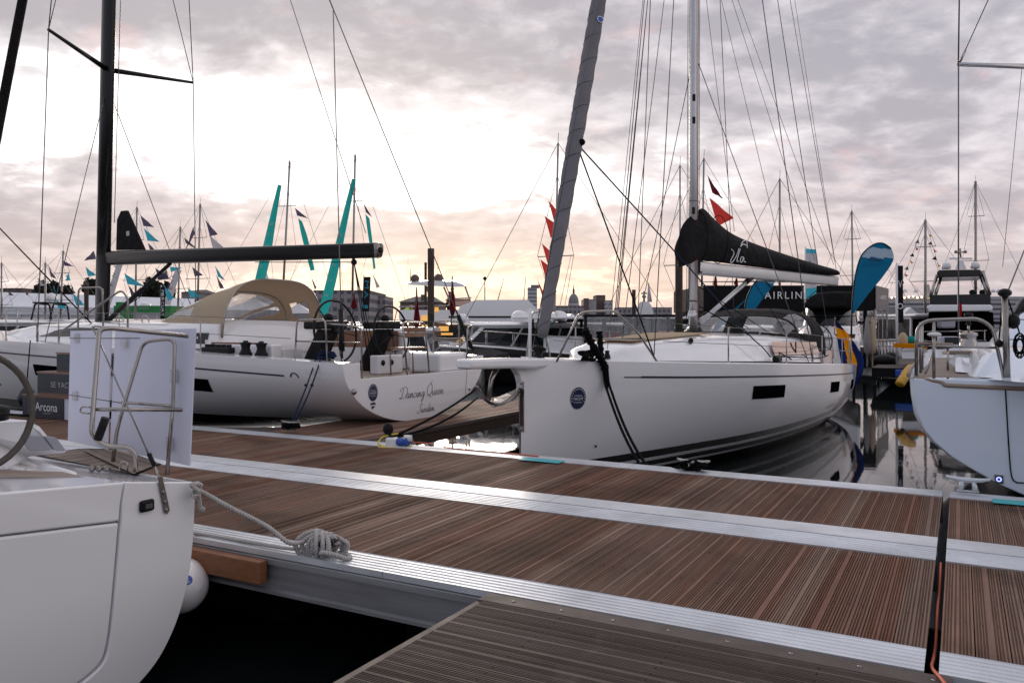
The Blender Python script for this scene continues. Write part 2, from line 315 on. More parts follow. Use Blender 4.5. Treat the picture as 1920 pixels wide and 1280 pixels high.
# ------------------------------------------------------------------ mesh helpers
WMAT = {}
class MB:
    """collects shapes, then build() links them as ONE mesh object"""
    def __init__(s): s.V = []; s.Fc = []; s.mi = []; s.sm = []; s.uv = None
    def add(s, vs, fs, mi=0, sm=False):
        o = len(s.V); s.V += [Vector(v) for v in vs]
        for f in fs: s.Fc.append([i+o for i in f]); s.mi.append(mi); s.sm.append(sm)
        return s
    def box(s, c, size, rz=0.0, mi=0, ax=None):
        c = Vector(c); X, Y, Z = size[0]/2, size[1]/2, size[2]/2
        if ax: a, b, d = (Vector(v).normalized() for v in ax)
        else: a = Vector((math.cos(rz), math.sin(rz), 0)); b = Vector((-math.sin(rz), math.cos(rz), 0)); d = Vector((0, 0, 1))
        vs = [c+a*X*i+b*Y*j+d*Z*k for i in (-1, 1) for j in (-1, 1) for k in (-1, 1)]
        return s.add(vs, [(0, 1, 3, 2), (4, 6, 7, 5), (0, 4, 5, 1), (2, 3, 7, 6), (0, 2, 6, 4), (1, 5, 7, 3)], mi)
    def mbox(s, m0, m1, p0, p1, z0, z1, mi=0):
        """box in the pontoon frame"""
        vs = [mpz(m, p, z) for m in (m0, m1) for p in (p0, p1) for z in (z0, z1)]
        return s.add(vs, [(0, 1, 3, 2), (4, 6, 7, 5), (0, 4, 5, 1), (2, 3, 7, 6), (0, 2, 6, 4), (1, 5, 7, 3)], mi)
    def tube(s, pts, r, n=8, mi=0, caps=True, cyc=False):
        pts = [Vector(p) for p in pts]; k = len(pts)
        rs = r if isinstance(r, (list, tuple)) else [r]*k
        tang = []
        for i in range(k):
            a = pts[(i-1) % k] if (cyc or i > 0) else pts[i]; b = pts[(i+1) % k] if (cyc or i < k-1) else pts[i]
            t = (b-a); tang.append(t.normalized() if t.length > 1e-9 else Vector((0, 0, 1)))
        t0 = tang[0]; u = t0.cross(Vector((0, 0, 1)))
        if u.length < .05: u = t0.cross(Vector((1, 0, 0)))
        u.normalize(); vs = []
        for i in range(k):
            t = tang[i]; u = (u-t*u.dot(t)); u.normalize(); v = t.cross(u)
            for j in range(n):
                a = 2*math.pi*j/n; vs.append(pts[i]+(u*math.cos(a)+v*math.sin(a))*rs[i])
        fs = []
        for i in range(k if cyc else k-1):
            for j in range(n):
                a, b = i*n+j, i*n+(j+1) % n; c, d = ((i+1) % k)*n+(j+1) % n, ((i+1) % k)*n+j
                fs.append((a, b, c, d))
        s.add(vs, fs, mi, True)
        if caps and not cyc:
            o = len(s.V)-len(vs)
            s.Fc.append(list(range(o+n-1, o-1, -1))); s.mi.append(mi); s.sm.append(False)
            s.Fc.append(list(range(o+(k-1)*n, o+k*n))); s.mi.append(mi); s.sm.append(False)
        return s
    def pipe(s, pts, r, bend=.05, n=8, mi=0, cyc=False):
        return s.tube(fillet(pts, bend, cyc), r, n, mi, True, cyc)
    def lathe(s, prof, o, ax=(0, 0, 1), n=20, mi=0, sm=True):
        o = Vector(o); ax = Vector(ax).normalized(); u = ax.cross(Vector((0, 1, 0)))
        if u.length < .05: u = ax.cross(Vector((1, 0, 0)))
        u.normalize(); v = ax.cross(u)
        vs = [o+ax*z+(u*math.cos(2*math.pi*j/n)+v*math.sin(2*math.pi*j/n))*r for r, z in prof for j in range(n)]
        fs = [(i*n+j, i*n+(j+1) % n, (i+1)*n+(j+1) % n, (i+1)*n+j) for i in range(len(prof)-1) for j in range(n)]
        return s.add(vs, fs, mi, sm)
    def ball(s, c, r, n=14, mi=0, sc=(1, 1, 1)):
        c = Vector(c); k = n//2+1
        vs = [c+Vector((math.sin(math.pi*i/k)*math.cos(2*math.pi*j/n)*r*sc[0], math.sin(math.pi*i/k)*math.sin(2*math.pi*j/n)*r*sc[1], math.cos(math.pi*i/k)*r*sc[2])) for i in range(k+1) for j in range(n)]
        return s.add(vs, [(i*n+j, (i+1)*n+j, (i+1)*n+(j+1) % n, i*n+(j+1) % n) for i in range(k) for j in range(n)], mi, True)
    def loft(s, rings, cyc=False, mi=0, sm=True, caps=False):
        n = len(rings[0]); vs = [v for r in rings for v in r]; fs = []
        for i in range(len(rings)-1):
            for j in range(n if cyc else n-1):
                fs.append((i*n+j, i*n+(j+1) % n, (i+1)*n+(j+1) % n, (i+1)*n+j))
        if caps: fs += [tuple(range(n-1, -1, -1)), tuple((len(rings)-1)*n+j for j in range(n))]
        return s.add(vs, fs, mi, sm)
    def prism(s, poly, vec, mi=0, sm=False):
        poly = [Vector(p) for p in poly]; vec = Vector(vec); n = len(poly)
        return s.add(poly+[p+vec for p in poly], [tuple(range(n-1, -1, -1)), tuple(range(n, 2*n))]+[(i, (i+1) % n, n+(i+1) % n, n+i) for i in range(n)], mi, sm)
    def poly(s, pts, mi=0): return s.add(pts, [tuple(range(len(pts)))], mi)
    def grid(s, fn, nu, nv, mi=0, sm=True, mfn=None):
        vs = [fn(i/nu, j/nv) for j in range(nv+1) for i in range(nu+1)]
        o = len(s.V); s.V += [Vector(v) for v in vs]
        for j in range(nv):
            for i in range(nu):
                k = mfn((i+.5)/nu, (j+.5)/nv) if mfn else mi
                if k is None: continue
                s.Fc.append([o+j*(nu+1)+i, o+j*(nu+1)+i+1, o+(j+1)*(nu+1)+i+1, o+(j+1)*(nu+1)+i]); s.mi.append(k); s.sm.append(sm)
        return s
    def build(s, name, m, parent=None, base=None, bevel=0, local=False, uv=None, solid=0, seg=2):
        me = bpy.data.meshes.new(name)
        if parent is not None: off = WMAT[parent]
        else: off = Vector(base) if base is not None else Vector((0, 0, 0))
        V = s.V if local else [v-off for v in s.V]
        me.from_pydata([tuple(v) for v in V], [], s.Fc)
        ms = m if isinstance(m, (list, tuple)) else [m]
        for x in ms: me.materials.append(T[x] if isinstance(x, str) else x)
        me.polygons.foreach_set('material_index', s.mi); me.polygons.foreach_set('use_smooth', s.sm)
        if uv or s.uv:
            L = me.uv_layers.new(name='UV'); vi = np.zeros(len(me.loops), dtype=np.int32); me.loops.foreach_get('vertex_index', vi)
            U = np.array(s.uv if s.uv else [uv(v) for v in s.V], dtype=np.float32); L.data.foreach_set('uv', U[vi].ravel())
        me.update()
        if not s.uv:
            bm = bmesh.new(); bm.from_mesh(me); bmesh.ops.recalc_face_normals(bm, faces=bm.faces); bm.to_mesh(me); bm.free()
        o = bpy.data.objects.new(name, me); COL.objects.link(o)
        if parent is not None: o.parent = parent; WMAT[o] = WMAT[parent]
        else: o.location = off; WMAT[o] = off
        if bevel:
            b = o.modifiers.new('bevel', 'BEVEL'); b.width = bevel; b.segments = seg; b.limit_method = 'ANGLE'; b.angle_limit = R(35); b.harden_normals = False
        if solid:
            b = o.modifiers.new('solid', 'SOLIDIFY'); b.thickness = solid; b.offset = 0
        return o
def fillet(pts, r, cyc=False, k=5):
    pts = [Vector(p) for p in pts]; n = len(pts); out = []
    for i, p in enumerate(pts):
        if not cyc and i in (0, n-1): out.append(p); continue
        a, b = pts[(i-1) % n]-p, pts[(i+1) % n]-p
        d = min(r, a.length*.45, b.length*.45); a = p+a.normalized()*d; b = p+b.normalized()*d
        for j in range(k+1):
            t = j/k; out.append(a*(1-t)**2+p*2*t*(1-t)+b*t*t)
    return out
def spline(pts, k=8):
    pts = [Vector(p) for p in pts]; out = []
    for i in range(len(pts)-1):
        p0 = pts[max(i-1, 0)]; p1 = pts[i]; p2 = pts[i+1]; p3 = pts[min(i+2, len(pts)-1)]
        for j in range(k):
            t = j/k; out.append(.5*((2*p1)+(p2-p0)*t+(2*p0-5*p1+4*p2-p3)*t*t+(3*p1-p0-3*p2+p3)*t**3))
    return out+[pts[-1]]
def sag(a, b, d, k=14):
    a, b = Vector(a), Vector(b); return [a.lerp(b, i/k)-Vector((0, 0, 4*d*(i/k)*(1-i/k))) for i in range(k+1)]
def tag(o, label, cat, group=None):
    o['label'] = label; o['category'] = cat
    if group: o['group'] = group
    return o
def struct(o, kind='structure'): o['kind'] = kind; return o
def thing(name, label, cat, base=(0, 0, 0), group=None, rz=0.0):
    o = bpy.data.objects.new(name, None); COL.objects.link(o); o.location = base; o.rotation_euler = (0, 0, rz); o.empty_display_size = .2
    WMAT[o] = Vector(base); return tag(o, label, cat, group)
def dup(root, loc, rz=None, label=None, group=None, scale=None):
    r = root.copy(); COL.objects.link(r); r.location = loc
    if rz is not None: r.rotation_euler = (0, 0, rz)
    if label: r['label'] = label
    if group: r['group'] = group
    if scale: r.scale = scale
    for ch in list(root.children):
        c = ch.copy(); COL.objects.link(c); c.parent = r
        for g in list(ch.children):
            d = g.copy(); COL.objects.link(d); d.parent = c
    return r
def wire(name, pts, r, parent, m='wire', n=5):
    return MB().tube([Vector(p) for p in pts], r, n).build(name, m, parent)
_tc = {}
def glyphs(body, shear=0.0, offset=0.0, spacing=1.0):
    k = (body, shear, offset, spacing)
    if k not in _tc:
        c = bpy.data.curves.new('t', 'FONT'); c.body = body; c.shear = shear; c.offset = offset; c.space_character = spacing; c.size = 1; c.resolution_u = 3
        o = bpy.data.objects.new('t', c); COL.objects.link(o)
        dg = bpy.context.evaluated_depsgraph_get(); me = bpy.data.meshes.new_from_object(o.evaluated_get(dg))
        _tc[k] = ([tuple(v.co) for v in me.vertices], [tuple(p.vertices) for p in me.polygons])
        bpy.data.objects.remove(o); bpy.data.meshes.remove(me); bpy.data.curves.remove(c)
    return _tc[k]
def text(mb, body, fn, height, width=None, mi=0, align='c', **k):
    """letters laid by fn(x, y) -> point; cap height 'height', centred on (0,0)"""
    v, f = glyphs(body, **k)
    if not v: return mb
    x0 = min(a[0] for a in v); x1 = max(a[0] for a in v); s = height/.72; sx = s if width is None else width/(x1-x0)
    ox = {'c': (x0+x1)/2, 'l': x0, 'r': x1}[align]
    return mb.add([fn((a[0]-ox)*sx, (a[1]-.36)*s) for a in v], f, mi)
def plane_fn(o, ux, uy): o, ux, uy = Vector(o), Vector(ux).normalized(), Vector(uy).normalized(); return lambda x, y: o+ux*x+uy*y
def interp(xs, ys):
    xs, ys = list(xs), list(ys); n = len(xs); d = [0.0]*n
    for i in range(n):
        a, b = max(i-1, 0), min(i+1, n-1); d[i] = (ys[b]-ys[a])/(xs[b]-xs[a])
    def f(x):
        x = min(max(x, xs[0]), xs[-1]); i = 0
        while i < n-2 and x > xs[i+1]: i += 1
        h = xs[i+1]-xs[i]; t = (x-xs[i])/h
        return (2*t**3-3*t*t+1)*ys[i]+(t**3-2*t*t+t)*h*d[i]+(-2*t**3+3*t*t)*ys[i+1]+(t**3-t*t)*h*d[i+1]
    return f
class Hull:
    """stations (s, half beam, sheer height, keel height, section power); place(s, t, z) -> point, t>0 on side +1"""
    def __init__(s, st, place):
        xs = [a[0] for a in st]; s.s0, s.s1 = xs[0], xs[-1]; s.hb, s.zd, s.zb, s.n = (interp(xs, [a[i] for a in st]) for i in (1, 2, 3, 4)); s.place = place
    def x_at(s, u, z):
        zd, zb, n = s.zd(u), s.zb(u), max(1.2, s.n(u)); q = min(1, max(0, (zd-z)/(zd-zb))); return max(.0, s.hb(u))*(1-q**n)**(1/n)
    def sec(s, u, k=18):
        zd, zb, n = s.zd(u), s.zb(u), max(1.2, s.n(u)); hb = max(.012, s.hb(u)); out = []
        for i in range(k+1):
            a = i/k*math.pi/2; out.append((hb*max(0, math.cos(a))**(2/n), zd-(zd-zb)*math.sin(a)**(2/n)))
        return out
    def pt(s, u, d, side, off=0.0):
        """a point on the skin, d metres below the sheer, pushed out by off"""
        z = s.zd(u)-d; P0 = s.place(u, side*s.x_at(u, z), z); e = .03
        z2 = s.zd(u+e)-d; z3 = z-e
        A = s.place(u+e, side*s.x_at(u+e, z2), z2)-P0; B = s.place(u, side*s.x_at(u, z3), z3)-P0
        nrm = A.cross(B).normalized(); cen = s.place(u, 0, z)
        if nrm.dot(P0-cen) < 0: nrm = -nrm
        return P0+nrm*off
    def shell(s, mb, k=44, mi=0, kk=18):
        us = [s.s0+(s.s1-s.s0)*(i/k)**1.25 for i in range(k+1)]; rings = []
        for u in us:
            q = s.sec(u, kk); rings.append([s.place(u, x, z) for x, z in q]+[s.place(u, -x, z) for x, z in reversed(q[:-1])])
        return mb.loft(rings, mi=mi)
    def sheer(s, side, a, b, k=40, inset=0.0, up=0.0): return [s.place(u, side*max(0, s.hb(u)-inset), s.zd(u)+up) for u in [a+(b-a)*i/k for i in range(k+1)]]
    def deck(s, mb, a, b, camber=.06, k=30, mi=0, inset=.0):
        return mb.grid(lambda i, j: s.place(a+(b-a)*j, (2*i-1)*max(0.005, s.hb(a+(b-a)*j)-inset), s.zd(a+(b-a)*j)+camber*(1-(2*i-1)**2)), 8, k, mi)
    def patch(s, mb, a, b, d0, d1, side, off=.005, nu=8, nv=4, mi=0, skew=0.0):
        return mb.grid(lambda i, j: s.pt(a+(b-a)*i+skew*j, d0+(d1-d0)*j, side, off), nu, nv, mi)
def flag(mb, left, right, nu=10, nv=14, amp=.03, nrm=(0, -1, 0), waves=2.2, mi=0, mfn=None, ph=0.0):
    """cloth between two edge curves (lists of points), rippled along its normal"""
    L, Rr = spline(left, 6), spline(right, 6); nrm = Vector(nrm)
    def at(c, t): x = t*(len(c)-1); i = min(int(x), len(c)-2); return c[i].lerp(c[i+1], x-i)
    return mb.grid(lambda u, v: at(L, v).lerp(at(Rr, v), u)+nrm*amp*math.sin(waves*2*math.pi*(u*.8+v*.55)+ph)*(.3+u), nu, nv, mi, True, mfn)
def rope3(mb, pts, r, pitch=.07, n=5, mi=0):
    """three-strand laid rope along a path"""
    pts = spline(pts, 8); out = []; d = 0.0; step = pitch/7
    dense = [pts[0]]
    for a, b in zip(pts, pts[1:]):
        k = max(1, int((b-a).length/step))
        for j in range(1, k+1): dense.append(a.lerp(b, j/k))
    u = None; frames = []
    for i, p in enumerate(dense):
        t = (dense[min(i+1, len(dense)-1)]-dense[max(i-1, 0)]).normalized()
        if u is None:
            u = t.cross(Vector((0, 0, 1)))
            if u.length < .05: u = t.cross(Vector((1, 0, 0)))
        u = (u-t*u.dot(t)).normalized(); frames.append((p, u.copy(), t.cross(u)))
    for s in range(3):
        ln = 0; q = []
        for i, (p, a, b) in enumerate(frames):
            if i: ln += (p-frames[i-1][0]).length
            an = 2*math.pi*(ln/pitch+s/3); q.append(p+(a*math.cos(an)+b*math.sin(an))*r*.56)
        mb.tube(q, r*.50, n, mi)
    return mb
def ring(c, ax, r, k=28, ux=None):
    c = Vector(c); ax = Vector(ax).normalized(); u = Vector(ux) if ux else ax.cross(Vector((0, 0, 1))); u = (u-ax*u.dot(ax)).normalized(); v = ax.cross(u)
    return [c+(u*math.cos(2*math.pi*i/k)+v*math.sin(2*math.pi*i/k))*r for i in range(k)]
def horn_cleat(name, label, o, ax, size=.3, m='steel', group=None):
    t = thing(name, label, 'cleat', o, group); ax = Vector(ax).normalized(); o = Vector(o); up = Vector((0, 0, 1)); h = size*.30
    MB().tube([o-ax*size*.5+up*h*1.18, o-ax*size*.3+up*h*1.02, o+up*h*.95, o+ax*size*.3+up*h*1.02, o+ax*size*.5+up*h*1.18], [size*.035, size*.055, size*.07, size*.055, size*.035], 8).build('horn', m, t)
    for s in (-1, 1): MB().tube([o+ax*s*size*.17, o+ax*s*size*.12+up*h*.95], [size*.075, size*.05], 8).build('leg', m, t)
    MB().box(o+up*.004, (size*.5, size*.16, .008), math.atan2(ax.y, ax.x)).build('base_plate', m, t, bevel=.003)
    return t

# ------------------------------------------------------------------ the setting
def water_mat():
    m = bpy.data.materials.new('harbour water'); m.use_nodes = True; t = m.node_tree; b = t.nodes['Principled BSDF']; nn = t.nodes.new
    b.inputs['Base Color'].default_value = (.006, .009, .010, 1); b.inputs['Roughness'].default_value = .03; b.inputs['IOR'].default_value = 1.333
    co = nn('ShaderNodeTexCoord'); mp = nn('ShaderNodeMapping'); mp.inputs['Scale'].default_value = (1, .55, 1); t.links.new(co.outputs['Object'], mp.inputs[0])
    n1 = nn('ShaderNodeTexNoise'); n1.inputs['Scale'].default_value = .8; n1.inputs['Detail'].default_value = 3; n1.inputs['Distortion'].default_value = .6; t.links.new(mp.outputs[0], n1.inputs['Vector'])
    n2 = nn('ShaderNodeTexNoise'); n2.inputs['Scale'].default_value = 9; n2.inputs['Detail'].default_value = 3; t.links.new(mp.outputs[0], n2.inputs['Vector'])
    a = nn('ShaderNodeMath'); a.operation = 'MULTIPLY_ADD'; t.links.new(n2.outputs[0], a.inputs[0]); a.inputs[1].default_value = .10; t.links.new(n1.outputs[0], a.inputs[2])
    bp = nn('ShaderNodeBump'); bp.inputs['Strength'].default_value = .10; bp.inputs['Distance'].default_value = .03; t.links.new(a.outputs[0], bp.inputs['Height']); t.links.new(bp.outputs[0], b.inputs['Normal'])
    return m
WZ = -.25       # water level, 0.8 m below the pontoon decks
T['water'] = water_mat()
struct(MB().poly([(-1500, -60, WZ), (1500, -60, WZ), (1500, 2500, WZ), (-1500, 2500, WZ)]).build('water', 'water'))
T['ground'] = mat('quay ground', (.10, .095, .09), .9, nz=(.05, .3))
struct(MB().box((0, 1700, .4), (3600, 3100, 1.4)).build('ground', 'ground'))
struct(MB().box((0, 149, .55), (3600, 2, 2.0)).build('quay_wall', 'conc'))

# ------------------------------------------------------------------ pontoons
DECK = .55
def planking(fn, u0, u1, v0, v1, width=.148, ribs=6, depth=.009, z=DECK):
    mb = MB(); mb.uv = []; k = int(round((u1-u0)/width)); wd = (u1-u0)/k; rnd = random.Random(int(u0*31+v0*77))
    for i in range(k):
        a = u0+i*wd+.003; b = u0+(i+1)*wd-.003; dz = rnd.uniform(-.0015, .0015); prof = [(a, -.028), (a, dz)]
        if ribs:
            L = b-a; gr = rnd.choice(((.08, .18, .28, .38, .60, .70, .80, .90), (.09, .19, .29, .42, .58, .68, .78, .90), (.08, .17, .26, .35, .62, .71, .80, .92))) if ribs > 4 else (.25, .5, .75)
            for q in gr: prof += [(a+L*(q-.032), dz), (a+L*(q-.020), dz-depth), (a+L*(q+.020), dz-depth), (a+L*(q+.032), dz)]
        prof += [(b, dz), (b, -.028)]
        o = len(mb.V); n = len(prof)
        e0, e1 = v0+rnd.uniform(0, .004), v1-rnd.uniform(0, .004)
        for v in (e0, e1):
            for x, h in prof: mb.V.append(fn(x, v, z+h)); mb.uv.append((i+min(.999, max(.001, (x-u0-i*wd)/wd)), v-v0))
        for j in range(n-1): mb.Fc.append([o+j, o+j+1, o+n+j+1, o+n+j]); mb.mi.append(0); mb.sm.append(False)
        mb.Fc.append([o+j for j in range(n)]); mb.mi.append(0); mb.sm.append(False)
        mb.Fc.append([o+n+j for j in range(n-1, -1, -1)]); mb.mi.append(0); mb.sm.append(False)
    # make every face look up
    for f in mb.Fc:
        a, b, c = mb.V[f[0]], mb.V[f[1]], mb.V[f[2]]
    return mb
FMP = lambda u, v, z: mpz(u, v, z)          # planks lie across the pontoon
FPM = lambda u, v, z: mpz(v, u, z)          # planks run along it
def strip(m0, m1, p0, p1, ribs, z=DECK+.006, joint=3.05, lip=True):
    """ribbed aluminium edge plate laid in lengths"""
    mb = MB(); m = m1
    while m > m0+.01:
        a = max(m0, m-joint)+.002; b = m-.002; prof = [(p0, -.04), (p0, 0)]
        if ribs:
            per = (p1-p0)/ribs
            for j in range(ribs):
                x = p0+j*per
                prof += [(x+per*.30, 0), (x+per*.36, -.004), (x+per*.94, -.004), (x+per, 0)]
        prof += [(p1, 0), (p1, -.04)]
        mb.loft([[mpz(a, p, z+h) for p, h in prof], [mpz(b, p, z+h) for p, h in prof]], sm=False); m -= joint
    return mb
def main_pontoon(name, label, m0, m1, pa, pb, near, group):
    t = thing(name, label, 'pontoon', mpz(m1, (pa+pb)/2, 0), group)
    ia, ib = (.29, .34) if near else (.30, .30)
    planking(FMP, m0, m1, pa+ia, pb-ib).build('planking', 'deckwood', t)
    if near:
        strip(m0, m1, pa, pa+ia-.004, 6).build('edge_plate', 'alu', t); strip(m0, m1, pb-ib+.004, pb, 6).build('edge_plate', 'alu', t)
    else:
        strip(m0, m1, pa, pa+ia-.004, 0).build('edge_plate', 'alu', t); strip(m0, m1, pb-ib+.004, pb, 0).build('edge_plate', 'alu', t)
    b = MB()
    for s, p in ((-1, pa), (1, pb)):
        prof = [(p+.0*s, .51), (p+.016*s, .506), (p+.016*s, .468), (p-.012*s, .46), (p-.012*s, .30), (p+.01*s, .288), (p+.01*s, .265), (p-.06*s, .262), (p-.06*s, .51)]
        b.loft([[mpz(m0, x, z) for x, z in prof], [mpz(m1, x, z) for x, z in prof]], cyc=True, sm=False, caps=True)
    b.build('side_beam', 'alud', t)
    f = MB()
    x = m1-1.2
    while x > m0+2: f.mbox(x-2.2, x, pa+.7, pb-.5, -.45, .42); x -= 3.4
    f.build('float', 'float', t, bevel=.03)
    return t
g = 'pontoon sections of the main walkway'
main_pontoon('walkway_pontoon', 'long ribbed timber pontoon in front, with the laid rope cleated to its edge', -34, -.14, 4.08, 6.40, True, g)
main_pontoon('walkway_pontoon', 'long ribbed timber pontoon under the grey sail yacht bow, behind the double metal strip', -34, -.14, 6.42, 8.65, False, g)
main_pontoon('walkway_pontoon', 'short ribbed timber pontoon past the gap with the orange cable', -.085, 9, 4.08, 6.40, True, g)
main_pontoon('walkway_pontoon', 'timber pontoon past the gap carrying the bare horn cleat and turquoise tape', -.085, 9, 6.42, 8.65, False, g)
# the finger the photographer stands on
t = thing('finger_pontoon', 'weathered timber finger pontoon in the lower corner, planks running along the walkway', 'pontoon', mpz(-1.2, 1, 0))
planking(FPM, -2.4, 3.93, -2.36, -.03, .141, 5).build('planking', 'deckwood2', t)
b = MB(); b.mbox(-2.40, -.03, 3.935, 4.072, .40, .553); b.build('bearer_board', 'bearer', t, bevel=.006)
b = MB()
for k in range(8): b.lathe([(.011, 0), (.011, .003), (0, .004)], mpz(-2.2+.3*k, 4.0, .553), n=10)
b.build('bolt', 'dsteel', t)
b = MB(); b.mbox(-2.40, -2.362, -2.4, 3.93, .30, .545); b.mbox(-.028, 0.0, -2.4, 3.93, .30, .545); b.build('side_beam', 'bearer', t)
b = MB(); b.mbox(-2.0, -.4, -2, 2.4, -.4, .4); b.build('float', 'float', t)
# white spacer clips at the near edge of the walkway, seen between the two pontoons
# finger beside the black-boomed yacht
t = thing('finger_pontoon', 'timber finger pontoon between the script-named transom and the bow with the anchor', 'pontoon', mpz(-7.9, 14, 0))
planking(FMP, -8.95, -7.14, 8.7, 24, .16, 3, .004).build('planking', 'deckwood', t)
b = MB(); b.prism([mpz(-7.12, 8.66, .40), mpz(-6.2, 8.66, .40), mpz(-7.12, 9.75, .40)], (0, 0, .135)); b.prism([mpz(-8.98, 8.66, .40), mpz(-10.2, 8.66, .40), mpz(-8.98, 9.3, .40)], (0, 0, .150)); b.build('corner_plate', 'bearer', t)
b = MB(); b.mbox(-7.14, -7.06, 8.7, 24, .49, .556); b.build('edge_plate', 'bearer', t, bevel=.01)
b = MB(); b.mbox(-7.16, -7.08, 8.7, 24, .33, .488); b.mbox(-9.0, -8.952, 8.7, 24, .22, .54); b.build('side_beam', 'darkbeam', t)
# far finger between the grey hull's stern and the right-hand boat
t = thing('finger_pontoon', 'distant brown finger pontoon with a blue end fender between two sterns', 'pontoon', W(1650, 700, 31))
c0 = W(1652, 690, 30.5); a = Vector((PX, PY, 0)); bb = Vector((MX, MY, 0)); fn = lambda u, v, z: Vector((c0.x, c0.y, 0))+bb*u+a*v+Vector((0, 0, z))
planking(fn, -.35, 1.35, 0, 30, .17, 0).build('planking', 'bearer', t)
MB().box(fn(.5, 15, .35), (1.66, 29.9, .32), math.atan2(MY, MX)).build('float', 'rubber', t)
MB().box(fn(.9, -.08, .36), (.85, .14, .28), math.atan2(MY, MX)).build('end_fender', 'plugblue', t, bevel=.05)

# tapes, cleats and cables on the walkway
def tape(px0, px1, y, p, label):
    a, b = on_p(px0, y, p), on_p(px1, y, p); m0 = a.x*MX+a.y*MY; m1 = b.x*MX+b.y*MY
    tag(MB().mbox(m0, m1, p-.19, p, DECK+.012, DECK+.016).build('tape_mark', 'turq', None, mpz(m0, p, DECK)), label, 'tape')
tape(985, 1060, 868, 8.42, 'turquoise tape strip on the pontoon edge under the grey yacht bow')
tape(1860, 1960, 940, 8.42, 'turquoise tape strip on the pontoon edge past the gap, beside the horn cleat')
horn_cleat('horn_cleat', 'bare grey horn cleat on the pontoon edge under the teak-decked stern', on_p(1815, 921, 8.55), (MX, MY, 0), .36, 'alu', 'horn cleats on the walkway')
cl1 = on_p(1300, 884, 8.55); horn_cleat('horn_cleat', 'horn cleat wrapped in black line beside the striped waterline', cl1, (MX, MY, 0), .36, 'steel', 'horn cleats on the walkway')
cl2 = on_p(545, 806, 8.75); horn_cleat('horn_cleat', 'horn cleat with navy line below the black-boomed yacht', cl2, (MX, MY, 0), .36, 'dsteel', 'horn cleats on the walkway')
clN = on_p(603, 1046, 4.20); horn_cleat('horn_cleat', 'dark horn cleat buried under the grey laid rope', clN, (MX, MY, 0), .34, 'dsteel', 'horn cleats on the walkway')
def lashing(o, r, turns, m, name, label, seed=1, h=.12):
    rnd = random.Random(seed); pts = []; ax = Vector((MX, MY, 0)); n = Vector((PX, PY, 0))
    for i in range(turns*10):
        a = i/10*2*math.pi; s = (1 if (i//10) % 2 else -1)
        pts.append(Vector(o)+ax*(math.sin(a)*.15*(.6+.4*rnd.random()))+n*(math.sin(2*a)*.075*(.7+.5*rnd.random())*s)+Vector((0, 0, h*.55+.45*h*math.cos(a)*rnd.uniform(.3, 1)+i*.0004)))
    return tag(MB().tube(spline(pts, 3), r, 6).build(name, m, None, o), label, 'rope')
lashing(cl1, .014, 6, 'rope_blk', 'rope_coil', 'black line figure-eighted on the cleat at the grey hull', 3)
lashing(cl2, .013, 5, 'rope_blk', 'rope_coil', 'dark line figure-eighted on the cleat below the script-named yacht', 5, .10)
# laid grey rope to the near boat
o = clN; rb = MB(); rnd = random.Random(4); ax = Vector((MX, MY, 0)); nn_ = Vector((PX, PY, 0))
UPV = Vector((0, 0, 1)); kn = []
for j in range(8):
    off = -.085+.165*((j*5) % 8)/7; sl = .085 if j % 2 else -.07; rr_ = .070+.010*(j % 3)
    for i in range(9):
        a = 2*math.pi*i/9+1.2; kn.append(Vector(o)+ax*(off+sl*math.cos(a)+.01*rnd.random())+nn_*(math.cos(a)*rr_-.005)+UPV*(.088+math.sin(a)*rr_*1.02))
rope3(rb, kn, .0165, .062)
lp = [o+ax*.02-nn_*.07+UPV*.05]+[o+ax*(.155+.10*math.sin(q))+nn_*(-.035-.085*math.cos(q))+UPV*(.035+.05*max(0, math.cos(q))) for q in [3.4-i*.5 for i in range(12)]]+[o+ax*.03+nn_*.03+UPV*.12]
rope3(rb, lp, .0165, .062)
edge = W(368, 918, 5.32)
rope3(rb, [edge, W(385, 925, 5.42), W(430, 950, 5.40), W(500, 986, 5.42), W(545, 1018, 5.40), o+ax*-.10+Vector((0, 0, .12))], .0165, .062)
rope3(rb, [W(300, 985, 5.75), on_z(366, 999, DECK+.02), on_z(470, 1016, DECK+.02), on_z(545, 1028, DECK+.03), o+ax*-.08+Vector((0, 0, .07))], .0135, .055)
kn = [edge+Vector((.012*math.sin(i*2.1)*2, .03*math.cos(i*1.3), .04*math.sin(i*.9))) for i in range(14)]+[W(376, 955, 5.35), W(383, 952, 5.36)]
rope3(rb, kn, .0145, .06)
tag(rb.build('mooring_rope', 'rope_grey', None, o), 'grey laid mooring rope knotted over the cleat on the near pontoon edge', 'rope')
# timber fender board on the pontoon side
a, b_ = on_p(352, 1040, 4.05), on_p(499, 1068, 4.05); m0 = a.x*MX+a.y*MY; m1 = b_.x*MX+b_.y*MY
tag(MB().mbox(m0-1.0, m1, 3.985, 4.062, .345, .50).build('fender_board', 'woodfl', None, mpz(m1, 4.05, .42), bevel=.008), 'reddish timber fender board bolted to the near pontoon side', 'fender board')
